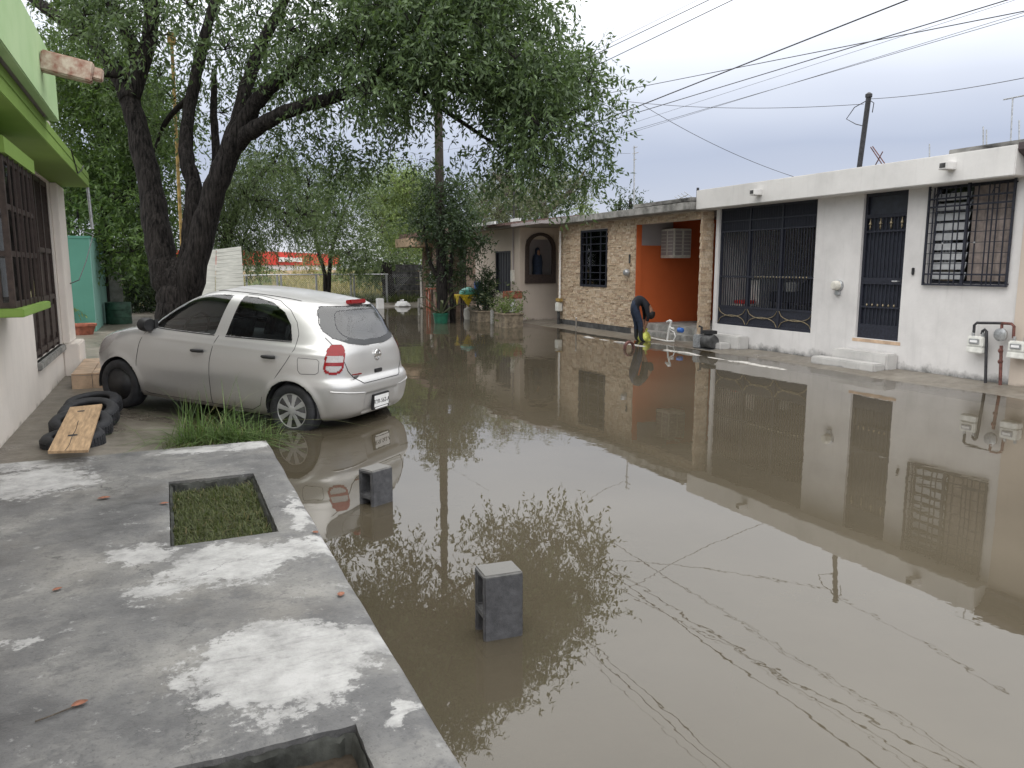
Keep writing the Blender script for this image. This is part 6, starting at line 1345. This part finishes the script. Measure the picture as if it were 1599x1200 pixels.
ca, sa = math.cos(.25), math.sin(.25); hm.v = [(.268 + x * ca + z * sa + .008, y, .665 + z * ca - x * sa) for x, y, z in hm.v]
WLOC[person.name] = Vector(); hm.build('hair', MAT['hair'], person, local=True, smooth=True)
hd = Vector((.37, 0, .74)); MB().lathe([(.002, -.02), (.016, 0), (.004, .02)], (.352, 0, .71), 8, 'x').build('nose', MAT['skin'], person, local=True, smooth=True)
for s_ in (-1, 1): MB().lathe([(.004, -.012), (.03, 0), (.02, .012)], (.245, s_ * .092, .72), 10, 'y').build('ear', MAT['skin'], person, local=True, smooth=True); MB().lathe([(.002, -.006), (.011, 0), (.002, .006)], (.338, s_ * .035, .69), 8, 'x').build('eye', MAT['dark'], person, local=True, smooth=True)
MB().lathe([(.002, -.004), (.022, 0), (.002, .004)], (.334, 0, .765), 8, 'x').build('mouth', MAT['rust'], person, local=True, smooth=True)
bgm = MB(); nb_ = 20; rg = random.Random(4); prof = [(.02, .0), (.10, .0), (.145, .05), (.14, .13), (.10, .22), (.045, .28), (.07, .33), (.01, .34)]
prof = [(p_[0] + (q_[0] - p_[0]) * k_ / 3, p_[1] + (q_[1] - p_[1]) * k_ / 3) for p_, q_ in zip(prof, prof[1:]) for k_ in range(3)] + [prof[-1]]; bgm.lathe(prof, (0, 0, 0), nb_); c = base + fdir * .15; bgm.v = [(c.x + x * (1 + .42 * mnoise.noise(Vector((x * 14, y * 14, z * 14)))), c.y + y * (1 + .42 * mnoise.noise(Vector((x * 9 + 5, y * 9, z * 9)))), -.03 + z * (1 + .1 * mnoise.noise(Vector((x * 12, y * 12, 7))))) for x, y, z in bgm.v]
o = bgm.build('plastic_bag', MAT['lime'], smooth='all'); tag(o, 'crumpled yellow-green plastic bag held by the bending person', 'bag')

# ------------------------------------------------------------------ trees
def leaf_arrays(blobs, leafL, leafW, per, seed, droop=.45, tw=10, flat=.8, twl=4.0):
    r_ = np.random.RandomState(seed); out_V = []
    B = np.array([b_[:4] for b_ in blobs], float); dens = np.array([b_[4] if len(b_) > 4 else 1.0 for b_ in blobs]); nt_ = np.maximum(2, (per * dens * (B[:, 3] / .7) ** 2 / tw).astype(int)); idx_ = np.repeat(np.arange(len(B)), nt_); n = len(idx_)
    def unit(k): v = r_.normal(size=(k, 3)); return v / np.linalg.norm(v, axis=1, keepdims=True)
    d = unit(n); u = r_.uniform(0, 1, n) ** .42; rad = B[idx_, 3] * u; org = B[idx_, :3] + d * rad[:, None] * np.array([1, 1, flat])
    td = d * .55 + unit(n) * .75 + np.array([0, 0, -droop]); td /= np.linalg.norm(td, axis=1, keepdims=True); tl_ = leafL * twl * r_.uniform(.6, 1.3, n)
    k = np.repeat(np.arange(n), tw); m = len(k); s_ = np.tile(np.linspace(.1, 1, tw), n) + r_.uniform(-.04, .04, m)
    pos = org[k] + td[k] * (tl_[k] * s_)[:, None]; pos[:, 2] -= droop * .35 * tl_[k] * s_ ** 2
    ld = td[k] * .55 + unit(m) * .85 + np.array([0, 0, -droop * .8]); ld /= np.linalg.norm(ld, axis=1, keepdims=True)
    sd_ = np.cross(ld, unit(m)); sd_ /= np.linalg.norm(sd_, axis=1, keepdims=True) + 1e-9; nn_ = np.cross(ld, sd_); ln = leafL * r_.uniform(.6, 1.25, m); w = leafW * r_.uniform(.7, 1.3, m)
    mid_ = pos + ld * (ln * .42)[:, None]; up_ = nn_ * (w * .25)[:, None]
    V = np.stack([pos, mid_ + sd_ * (w / 2)[:, None] + up_, pos + ld * ln[:, None], mid_ - sd_ * (w / 2)[:, None] + up_], 1).reshape(-1, 3); F = np.arange(m * 4).reshape(m, 4)
    return V, F, org, td, tl_
def limb(pts, rads, wob=.04, seed=0, sub=5):
    r_ = random.Random(seed); P = [Vector(p) for p in pts]; out_ = []; ro = []
    for i in range(len(P) - 1):
        p0, p1, p2, p3 = P[max(i - 1, 0)], P[i], P[i + 1], P[min(i + 2, len(P) - 1)]
        for k in range(sub):
            t = k / sub; q = .5 * ((2 * p1) + (-p0 + p2) * t + (2 * p0 - 5 * p1 + 4 * p2 - p3) * t * t + (-p0 + 3 * p1 - 3 * p2 + p3) * t ** 3); rr_ = rads[i] + (rads[i + 1] - rads[i]) * t
            out_.append(q + Vector((r_.uniform(-1, 1), r_.uniform(-1, 1), r_.uniform(-1, 1))) * wob * rr_ * 2); ro.append(rr_ * r_.uniform(.94, 1.07))
    out_.append(P[-1]); ro.append(rads[-1]); return out_, ro
def crown_obj(parent, blobs, leafL, leafW, per, seed, mat, twigmat='bark', name='crown', droop=.45, twigs=.35, **k):
    V, F, org, td, tl_ = leaf_arrays(blobs, leafL, leafW, per, seed, droop, **k); base = WLOC[parent.name]
    o_ = bpy.data.objects.new(name, np_mesh(name, V - np.array(base), F, MAT[mat])); COL.objects.link(o_); o_.parent = parent; WLOC[o_.name] = base.copy()
    if twigs:
        r_ = np.random.RandomState(seed + 1); B = np.array([b_[:4] for b_ in blobs]); m_ = MB()
        sel = r_.choice(len(org), max(4, int(len(org) * twigs)), replace=False)
        for i in sel:
            j = int(np.argmin(((B[:, :3] - org[i]) ** 2).sum(1))); c_ = Vector(B[j, :3]) + Vector((0, 0, -.2 * B[j, 3])); e_ = Vector(org[i]); t_ = e_ + Vector(td[i]) * float(tl_[i]); mdp = c_.lerp(e_, .55) + Vector((0, 0, .06 * B[j, 3]))
            m_.tube([c_, mdp, e_, t_], [.016 * B[j, 3] + .004, .010 * B[j, 3] + .003, .004, .002], 3, cap=False)
        m_.build('twigs', MAT[twigmat], parent)
    return o_
def inpoly(P, x, y):
    c_ = False; n_ = len(P)
    for i in range(n_):
        (x0, y0), (x1, y1) = P[i], P[(i + 1) % n_]
        if (y0 > y) != (y1 > y) and x < (x1 - x0) * (y - y0) / (y1 - y0) + x0: c_ = not c_
    return c_
def poly_blobs(P, n, c0, c1, r0, r1, seed, dens=1.0, cfun=None, mind=0):
    r_ = random.Random(seed); xs_ = [p[0] for p in P]; ys_ = [p[1] for p in P]; out_ = []; tries = 0
    while len(out_) < n and tries < 20000:
        tries += 1; x, y = r_.uniform(min(xs_), max(xs_)), r_.uniform(min(ys_), max(ys_))
        if not inpoly(P, x, y): continue
        c_ = cfun(x, y, r_) if cfun else r_.uniform(c0, c1); p = P_c(x, y, c_)
        if p.z < .3: continue
        out_.append((p.x, p.y, p.z, r_.uniform(r0, r1), dens))
    return out_
# ---- the big tree with several stems left of the street
TC = 14.2
def tp(px, py, dc=0): return P_c(px, py, TC + dc)
t0 = tp(275, 470); t0.z = .05
big = thing('shade_tree', 'big multi-stemmed shade tree spreading over the silver car', 'tree', (t0.x, t0.y, .05))
tm = MB()
def add_limb(m_, pts, rads, seed, n=10): a_, b_ = limb(pts, rads, .05, seed); m_.tube(a_, b_, n)
b0 = Vector((t0.x, t0.y, -.1))
add_limb(tm, [b0, b0 + Vector((.0, 0, .5)), tp(274, 470), tp(277, 430), tp(280, 405)], [.54, .41, .34, .25, .10], 1, 16)
add_limb(tm, [tp(272, 500), tp(262, 440), tp(248, 380), tp(236, 300), tp(218, 215), tp(203, 150)], [.2, .27, .24, .215, .19, .17], 2, 12)
add_limb(tm, [tp(205, 158), tp(180, 110, .2), tp(140, 60, .5), tp(80, 20, .6), tp(30, -20, .8)], [.19, .15, .13, .11, .08], 3)
add_limb(tm, [tp(206, 155), tp(215, 90), tp(180, 20, -.3), tp(150, -60, -.5)], [.17, .14, .11, .08], 4); add_limb(tm, [tp(208, 140), tp(232, 70), tp(240, 0), tp(255, -90)], [.16, .14, .12, .09], 5)
add_limb(tm, [tp(285, 500), tp(292, 430), tp(300, 350), tp(303, 290), tp(290, 235), tp(300, 150, .2), tp(320, 60, .3), tp(345, -30, .3)], [.12, .18, .165, .15, .13, .115, .10, .07], 6)
add_limb(tm, [tp(285, 500, 0), tp(298, 440, -.1), tp(318, 360, -.2), tp(342, 280, -.3), tp(365, 225, -.4), tp(372, 205, -.4)], [.2, .25, .215, .195, .175, .10], 7, 12)
add_limb(tm, [tp(350, 260, -.35), tp(362, 225, -.4), tp(378, 165, -.3), tp(400, 90, 0), tp(440, 10, .2), tp(480, -70, .2)], [.10, .165, .13, .11, .09, .06], 8)
add_limb(tm, [tp(355, 250, -.35), tp(368, 218, -.4), tp(398, 165, -.6), tp(430, 130, -.8), tp(480, 95, -1.0), tp(560, 40, -1.2)], [.10, .17, .14, .12, .10, .07], 9)
add_limb(tm, [tp(352, 255, -.35), tp(372, 222, -.4), tp(410, 195, -.7), tp(456, 172, -1.0), tp(530, 150, -1.2), tp(620, 130, -1.2), tp(730, 140, -1.0), tp(850, 180, -.8), tp(930, 165, -.6)], [.10, .16, .135, .115, .10, .085, .07, .05, .02], 10)
add_limb(tm, [tp(325, 310, .3), tp(338, 250, .5), tp(334, 180, .6), tp(335, 110, .7)], [.11, .08, .07, .05], 11); add_limb(tm, [tp(560, 142, -1.2), tp(640, 80, -1.4), tp(730, 40, -1.3), tp(800, -30, -1.2)], [.08, .06, .05, .03], 12)
add_limb(tm, [tp(640, 132, -1.2), tp(720, 190, -1.0), tp(800, 240, -.7), tp(880, 270, -.6)], [.05, .035, .022, .010], 13); add_limb(tm, [tp(300, 150, .2), tp(260, 190, .8), tp(240, 240, 1)], [.06, .05, .02], 14)
add_limb(tm, [tp(210, 120), tp(120, 110, -.6), tp(60, 90, -1.2)], [.07, .05, .03], 16)
tm.build('trunk', MAT['bark'], big, smooth='all')
PR_ = [(560, -40), (570, 165), (630, 170), (690, 130), (750, 200), (850, 245), (915, 248), (928, 200), (905, 172), (938, 142), (915, 105), (865, 66), (830, 18), (770, -70), (680, -150)]
PL_ = [(60, -200), (70, 10), (150, 50), (200, 85), (300, 85), (420, 100), (470, 150), (550, 190), (590, 130), (680, -150), (400, -330), (200, -320)]
cr_ = lambda x, y, r_: r_.uniform(11.8, 14.6) + .4 * (x - 700) / 300
cl2 = lambda x, y, r_: r_.uniform(12.2, 17.5)
bl_ = poly_blobs(PR_, 118, 0, 0, .36, .62, 5, 1.0, cr_) + poly_blobs(PL_, 100, 0, 0, .45, .8, 6, .72, cl2)
for (x, y, c_, r2) in ((960, 135, 13.3, .22), (955, 165, 13.2, .25), (930, 115, 13.2, .3), (905, 85, 13.2, .3), (860, 40, 13, .35), (930, 205, 13.1, .3), (925, 255, 13.3, .3), (900, 292, 13.4, .3), (840, 10, 13, .3), (845, -8, 12.8, .3), (780, 288, 13, .28), (560, 248, 13.8, .3), (610, 240, 13.6, .3), (655, 245, 13.5, .25), (505, 250, 14, .35), (470, 300, 14.5, .3), (520, 290, 14.2, .3), (550, 275, 14.0, .25), (880, 5, 12.8, .2), (240, 190, 15, .4), (300, 205, 16, .35), (420, 215, 15.5, .4), (345, 170, 16, .45), (270, 150, 16, .4), (395, 255, 16, .3), (180, 130, 14.5, .4), (700, 235, 13.6, .2), (735, 262, 13.4, .25), (590, 215, 13.7, .25), (935, 180, 13.2, .2), (880, 262, 13.2, .3), (830, 275, 13.2, .3), (500, 215, 14, .4), (545, 222, 13.7, .4), (470, 235, 14.2, .35), (430, 180, 14.6, .4), (790, 262, 13.2, .35), (760, 245, 13.3, .35), (915, 275, 13.3, .3), (860, 290, 13.4, .25), (945, 225, 13.2, .22), (965, 150, 13.3, .2), (560, 250, 14.5, .3), (400, 140, 15.5, .5), (310, 120, 16, .5), (250, 110, 15.5, .5)):
    p = P_c(x, y, c_); bl_.append((p.x, p.y, p.z, r2, 1.0))
crown_obj(big, bl_, .12, .039, 820, 11, 'leaf', droop=.5, twigs=.12)
def back_tree(name, label, base, stems, blobs, leafL, leafW, per, seed, mat, bark='bark', group=None, twigs=.15, droop=.3):
    t_ = thing(name, label, 'tree', base, group); m_ = MB()
    for i, (pts, rads) in enumerate(stems): add_limb(m_, pts, rads, seed + i, 8)
    m_.build('trunk', MAT[bark], t_, smooth='all'); crown_obj(t_, blobs, leafL, leafW, per, seed, mat, bark, droop=droop, twigs=twigs); return t_
def gp(px, py, c_): p = P_c(px, py, c_); return p
def ground_at(px, c_, z=.1): p = P_c(px, 440, c_); return Vector((p.x, p.y, z))
# dense tree behind the teal booth
g0 = ground_at(150, 23); B1 = poly_blobs([(75, 60), (130, 100), (240, 70), (262, 190), (265, 330), (245, 400), (180, 385), (110, 345), (80, 300)], 62, 20, 25, .55, .95, 21, 1.0)
back_tree('dense_tree', 'dense mid-green tree filling the gap behind the teal booth', g0, [([g0, gp(160, 400, 23), gp(170, 280, 22.5), gp(150, 150, 22)], [.3, .25, .18, .08]), ([gp(160, 380, 23), gp(200, 300, 22.5), gp(225, 200, 22)], [.16, .12, .05])], B1, .17, .055, 620, 22, 'leaf_left', twigs=.08)
# dark undergrowth at the foot of the tree
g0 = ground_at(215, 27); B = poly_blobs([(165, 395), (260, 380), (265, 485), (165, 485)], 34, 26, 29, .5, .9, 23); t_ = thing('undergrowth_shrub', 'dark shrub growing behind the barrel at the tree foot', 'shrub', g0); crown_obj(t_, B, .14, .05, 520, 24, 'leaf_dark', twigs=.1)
# greyish fine-leaved tree right of the stems, then trees beyond the fence
g0 = ground_at(420, 24, .12); B = poly_blobs([(330, 300), (380, 230), (455, 225), (490, 290), (480, 345), (440, 385), (390, 385), (335, 380)], 46, 22, 27, .5, .9, 25, .9)
back_tree('hanging_tree', 'grey-green fine-leaved tree hanging over the sheet panel', ground_at(350, 25), [([ground_at(350, 25), gp(352, 390, 25), gp(380, 310, 24.5), gp(430, 250, 24)], [.2, .16, .12, .05]), ([gp(356, 380, 25), gp(345, 310, 25), gp(335, 240, 25)], [.12, .08, .04]), ([gp(380, 310, 24.5), gp(440, 330, 24), gp(478, 350, 24)], [.08, .05, .02])], B, .13, .032, 560, 26, 'leaf_hazed', droop=.8, twigs=.2)
g0 = ground_at(507, 33, .15); B = poly_blobs([(470, 300), (500, 265), (560, 275), (600, 300), (598, 375), (575, 405), (540, 410), (500, 385), (470, 365)], 48, 31, 36, .5, .85, 27, .75)
back_tree('slender_tree', 'slender twin-stemmed tree just beyond the chain-link fence', g0, [([g0, gp(508, 430, 33), gp(498, 395, 33), gp(492, 350, 33), gp(500, 300, 33)], [.10, .09, .075, .06, .03]), ([ground_at(512, 33, .15), gp(515, 425, 33), gp(520, 385, 33), gp(535, 340, 33), gp(550, 300, 33)], [.10, .09, .075, .05, .03])], B, .17, .045, 430, 28, 'leaf_hazed', twigs=.25)
g0 = ground_at(640, 44, .3); B = poly_blobs([(592, 300), (620, 268), (650, 272), (680, 300), (700, 360), (680, 395), (620, 395), (595, 370)], 50, 41, 47, .7, 1.2, 29, .9)
back_tree('bright_tree', 'bright green willowy tree beyond the end of the street', g0, [([g0, gp(642, 420, 44), gp(640, 360, 44), gp(630, 300, 44)], [.25, .2, .14, .05])], B, .24, .05, 330, 30, 'leaf_bright', 'palebark', droop=.2, twigs=.15)
g0 = ground_at(840, 36, .1); B = poly_blobs([(735, 290), (790, 262), (860, 275), (915, 255), (925, 300), (900, 330), (880, 345), (735, 352)], 52, 33, 39, .6, 1.0, 31, .75)
back_tree('mesquite_tree', 'wide grey-green mesquite behind the beige house roof', g0, [([g0, gp(840, 400, 36), gp(850, 335, 36), gp(800, 300, 36), gp(770, 270, 36)], [.3, .28, .2, .12, .05]), ([gp(850, 335, 36), gp(890, 300, 36), gp(915, 265, 36)], [.16, .1, .04])], B, .15, .035, 420, 32, 'leaf_grey', 'palebark', twigs=.4)
for k, (px, py, c_, w_) in enumerate(((908, 327, 40, .8), (985, 320, 42, 1.0), (968, 324, 42, .6))):
    g0 = ground_at(px, c_, .1); p = gp(px, py, c_); back_tree('roof_tree', ('small bright tree top showing over the stone house at left', 'dark tree top behind the roof antenna mast', 'small dark tree top left of the roof antenna')[k], g0, [([g0, (p.x, p.y, p.z - .3), (p.x, p.y, p.z + .3)], [.14, .1, .04])], [(p.x + dx * w_, p.y, p.z + dz * w_, .55 * w_, .8) for dx, dz in ((0, 0), (.6, -.3), (-.6, -.3), (.2, .4))], .2, .07, 420, 40 + k, ('leaf_bright', 'leaf_dark', 'leaf_dark')[k], twigs=.1)
g0 = ground_at(605, 38, .15); B = [(*gp(x, y, 38), r_, 1) for x, y, r_ in ((590, 412, .7), (612, 402, .8), (632, 410, .7), (575, 425, .6), (604, 425, .8), (640, 425, .5))]; t_ = thing('round_bush', 'round dark green bush beyond the fence near the stump', 'bush', g0); crown_obj(t_, B, .2, .07, 520, 51, 'leaf_hazed', twigs=.2)
# shrubs in the field
for k, (px, py, c_, r_, mt, lb) in enumerate(((398, 412, 48, .9, 'leaf_hazed', 'green shrub in the field left of the warehouse front'), (452, 440, 46, .8, 'dry', 'yellowish shrub in the field behind the fence'), (545, 410, 50, 1.2, 'leaf_bright', 'tall yellow-green shrub beyond the slender tree'), (480, 418, 60, 1.3, 'dry', 'wide dry shrub in front of the red warehouse'), (575, 440, 44, .8, 'leaf_hazed', 'low green shrub right of the slender tree'), (420, 432, 44, .7, 'leaf_bright', 'low bright shrub by the left fence posts'), (520, 440, 42, .6, 'dry', 'small dry shrub at the foot of the slender tree'))):
    p = gp(px, py, c_); g0 = Vector((p.x, p.y, .3)); t_ = thing('field_shrub', lb, 'shrub', g0, 'shrubs in the field'); crown_obj(t_, [(p.x + dx * r_, p.y, p.z + dz * r_ - .2, r_ * .7, .9) for dx, dz in ((0, 0), (.8, -.3), (-.8, -.3), (0, .5), (.4, -.7), (-.4, -.7))], .2, .05, 330, 60 + k, mt, twigs=.2)
# ---- utility pole wrapped by a dark shrubby tree
pb = P_z(690, 503, 0); POLE = Vector((pb.x, pb.y, 0)); pc_ = (POLE - CAMLOC).dot(FW)
ptop = P_c(686, 60, pc_); t_ = thing('utility_pole', 'tall dark wooden utility pole rising from the shrubby tree', 'pole', (POLE.x, POLE.y, -.2))
MB().tube([(POLE.x, POLE.y, -.3), (POLE.x, POLE.y, 4), (POLE.x - .02, POLE.y, ptop.z)], [.16, .14, .11], 12).build('shaft', MAT['polewood'], t_, smooth=True)
MB().box((POLE.x - .06, POLE.y - .9, ptop.z - .5), (POLE.x + .06, POLE.y + .9, ptop.z - .38)).build('crossarm', MAT['polewood'], t_)
for yy in (-.8, -.3, .3, .8): MB().lathe([(.03, 0), (.05, .04), (.03, .08), (.045, .12), (.01, .15)], (POLE.x, POLE.y + yy, ptop.z - .38), 8).build('insulator', MAT['steel'], t_, smooth=True)
g0 = POLE + Vector((-.15, -.35, -.2)); pc2 = pc_ - .4
B = poly_blobs([(648, 330), (665, 275), (690, 262), (725, 290), (745, 340), (742, 385), (715, 400), (700, 430), (690, 470), (676, 430), (660, 390)], 46, pc2 - .8, pc2 + .8, .32, .6, 35, 1.0)
for (x, y, r_) in ((730, 375, .4), (655, 265, .25), (700, 450, .3), (725, 395, .35), (742, 370, .3)): B.append((*gp(x, y, pc2), r_, .9))
back_tree('shrubby_tree', 'dark shrubby tree growing round the utility pole in the water', g0, [([g0, gp(692, 470, pc2), gp(690, 400, pc2), gp(688, 330, pc2), gp(685, 280, pc2)], [.20, .17, .14, .10, .05]), ([g0 + Vector((.4, 0, 0)), gp(706, 470, pc2), gp(704, 420, pc2), gp(712, 360, pc2)], [.09, .08, .07, .04]), ([gp(690, 440, pc2), gp(672, 410, pc2), gp(662, 350, pc2)], [.08, .06, .03])], B, .12, .045, 620, 36, 'leaf_dark', twigs=.2)
# columnar shrub, planter plants, bushes by the beige house
c = pB + Vector((.15, .1, 0)); t_ = thing('columnar_shrub', 'dark green columnar shrub rising from the left stone planter', 'shrub', c); crown_obj(t_, [(c.x, c.y, z_, r_, 1.4) for z_, r_ in ((.55, .30), (.8, .32), (1.05, .28), (1.3, .2), (1.48, .12))], .08, .03, 4200, 81, 'leaf_dark', droop=-.3, twigs=.2)
c = pA; t_ = thing('planter_plant', 'bright green leafy plants filling the nearest stone planter', 'plant', c + Vector((0, 0, .4))); crown_obj(t_, [(c.x + dx, c.y, .44, .13, 1.2) for dx in (-.18, 0, .18)], .11, .03, 4200, 82, 'leaf_bright', droop=-.4, twigs=.1)
c = pA + Vector((.25, .75, 0)); t_ = thing('flowering_bush', 'straggling pale-leaved bush before the dark window', 'bush', c); crown_obj(t_, [(c.x + dx, c.y, z_, .26, .6) for dx, z_ in ((-.3, .5), (0, .6), (.3, .5), (-.35, .95), (.35, 1.0), (-.1, .85))], .09, .035, 900, 83, 'leaf_grey', twigs=.5)
c = P_z(128, 522, .12) + Vector((-.15, .3, 0)); t_ = thing('pot_plant', 'leggy green plant against the teal wall', 'plant', c); crown_obj(t_, [(c.x, c.y, .55, .28, .8), (c.x - .15, c.y, .95, .25, .6), (c.x + .05, c.y, 1.2, .2, .5)], .10, .035, 2200, 84, 'leaf_bright', twigs=.4)
c = P_z(700, 482, .1) + Vector((.2, 1, 0)); 

# ------------------------------------------------------------------ masts, antennas, rebar on the roofs, overhead cables
def rod(name, label, cat, a_, b_, r_, mat='blackpipe', extra=None):
    t_ = thing(name, label, cat, a_); MB().cyl(a_, b_, r_, 8).build('rod', MAT[mat], t_, smooth=True)
    if extra: extra(t_, Vector(a_), Vector(b_))
    return t_
m0, m1 = P_x(1340, 262, 11.6), P_x(1357, 152, 11.6); m0.z = 3.1
def masthead(t_, a_, b_):
    MB().lathe([(.035, -.02), (.06, .0), (.06, .05), (.02, .08)], b_, 10).build('weather_head', MAT['blackpipe'], t_, smooth=True); MB().tube([b_ + Vector((0, .03, -.05)), b_ + Vector((0, .3, -.12)), b_ + Vector((-.02, .45, -.3)), b_ + Vector((0, .25, -.42)), b_ + Vector((0, .02, -.5))], .008, 5).build('wire_loop', MAT['plastic'], t_)
    MB().tube([b_ + Vector((0, -.03, -.06)), b_ + Vector((0, -.12, -.12)), b_ + Vector((0, -.1, -.28))], .008, 5).build('wire_tail', MAT['plastic'], t_)
rod('service_mast', 'dark leaning service mast on the white house roof', 'mast', m0, m1, .045, 'blackpipe', masthead)
a0, a1 = P_x(991, 326, 13), P_x(991, 228, 13); a0.z = 3.05
def ant(t_, a_, b_):
    for k, (z_, l_) in enumerate(((-.05, .16), (-.22, .22), (-.4, .12))): MB().cyl(b_ + Vector((0, -l_, z_)), b_ + Vector((0, l_ * .4, z_)), .012, 6).build('element', MAT['steel'], t_)
rod('antenna_mast', 'thin grey antenna mast on the stone house roof', 'antenna', a0, a1, .022, 'steel', ant)
a0, a1 = P_x(1050, 316, 12), P_x(1075, 304, 12)
def yagi(t_, a_, b_):
    for k in range(4): q = a_.lerp(b_, .4 + .2 * k); MB().cyl(q + Vector((-.12, 0, .06)), q + Vector((.12, 0, -.06)), .008, 5).build('element', MAT['steel'], t_)
rod('tv_antenna', 'small tilted television antenna on the stone house roof', 'antenna', a0, a1, .012, 'steel', yagi)
for k, (xa_, ya, xb2, yb) in enumerate(((1358, 228, 1382, 252), (1378, 236, 1362, 254), (1375, 232, 1380, 254))): pass
c0 = P_x(1372, 254, 11.9); t_ = thing('steel_rods', 'crossed thin steel rods sticking up from the white house roof', 'rods', c0)
for (xa_, ya, xb2, yb) in ((1360, 230, 1384, 254), (1379, 237, 1362, 256), (1363, 229, 1388, 252)): MB().cyl(P_x(xa_, ya, 11.9), P_x(xb2, yb + 12, 11.9), .010, 5).build('rod', MAT['rust'], t_)
for k, (px, py0, py1, lb) in enumerate(((1536, 198, 226, 'left rebar pair on the parapet'), (1541, 203, 226, 'right rebar of the parapet pair'), (1592, 188, 220, 'rebar at the right end of the parapet'), (1452, 225, 243, 'short rebar at the left end of the parapet'))):
    rod('rebar', 'thin vertical ' + lb, 'rebar', P_x(px, py1 + 8, 11.68), P_x(px, py0, 11.68), .011, 'steel')
a0 = P_x(1090, 302, 11.2); rod('roof_stub', 'short dark pipe stub at the left end of the white fascia', 'pipe', Vector((a0.x, a0.y, 3.12)), a0 + Vector((0, 0, .12)), .03, 'blackpipe')
a0, a1 = P_x(803, 352, 12.6), P_x(803, 290, 12.6); rod('roof_mast', 'thin dark mast above the beige house roof', 'mast', a0, a1, .03, 'blackpipe')
a0, a1 = P_x(1583, 190, 12.5), P_x(1582, 153, 12.5)
def yag2(t_, a_, b_): MB().cyl(b_ + Vector((0, -.35, 0)), b_ + Vector((0, .15, 0)), .012, 5).build('boom', MAT['steel'], t_)
rod('tv_antenna', 'faint television antenna at the far right edge of the roofs', 'antenna', a0 - Vector((0, 0, .6)), a1, .012, 'steel', yag2)
def cable(pts, r_, label, sag=0.0, mat='plastic'):
    a_, b_ = pts; n_ = 28; P = [a_.lerp(b_, i / n_) - Vector((0, 0, 4 * sag * (i / n_) * (1 - i / n_))) for i in range(n_ + 1)]
    o_ = MB().tube(P, r_ * .62, 5, cap=False).build('overhead_cable', MAT[mat]); tag(o_, label, 'cable', 'overhead cables')
PT = Vector((POLE.x, POLE.y, ptop.z - .3))
def along(px0, py0, px1, py1, X0, label, r_, X1=None):       # cable seen through two photo points, at the given distances from the left kerb
    a_, b_ = P_x(px0, py0, X0), P_x(px1, py1, X0 if X1 is None else X1); d_ = b_ - a_
    cable((a_ - d_ * .25, b_ + d_ * .35), r_, label)
along(960, 181, 1418, 0, 8.2, 'thick dark overhead cable crossing the sky to the top', .016)
along(960, 187, 1568, 2, 8.3, 'overhead cable climbing to the upper right corner', .011)
along(975, 141, 1599, 18, 8.6, 'overhead cable running level from the tree to the right edge', .010)
along(950, 215, 1599, 25, 8.9, 'thin lower overhead cable reaching the right edge', .006); along(952, 218, 1599, 20, 8.8, 'faint thin overhead cable next to the lower one', .005)
along(920, 90, 1108, 0, 6.5, 'left cable of the upper pair beside the tree crown', .009); along(950, 94, 1145, 0, 6.5, 'right cable of the upper pair beside the tree crown', .009); along(925, 82, 1090, 0, 6.3, 'faint third cable beside the tree crown', .004)
along(965, 200, 1400, 60, 8.0, 'very faint cable in the middle of the sky', .004)
cable((P_x(955, 156, 9.5), m1 + Vector((0, .1, -.1))), .008, 'service cable running from the left to the leaning mast', .12)
cable((m1 + Vector((0, -.05, -.04)), P_x(1680, 105, 10.2)), .008, 'service cable running from the mast to the right edge', .06)
cable((P_x(1005, 165, 8.2), P_x(1242, 277, 11.2)), .008, 'drop cable descending to the white house roof', .10)
cable((P_x(925, 230, 10.5), a1 * 0 + P_x(985, 240, 13)), .007, 'short cable reaching the grey antenna mast', .05)
cable((P_x(560, 255, 12), P_x(760, 225, 9)), .006, 'thin cable behind the utility pole', .0)
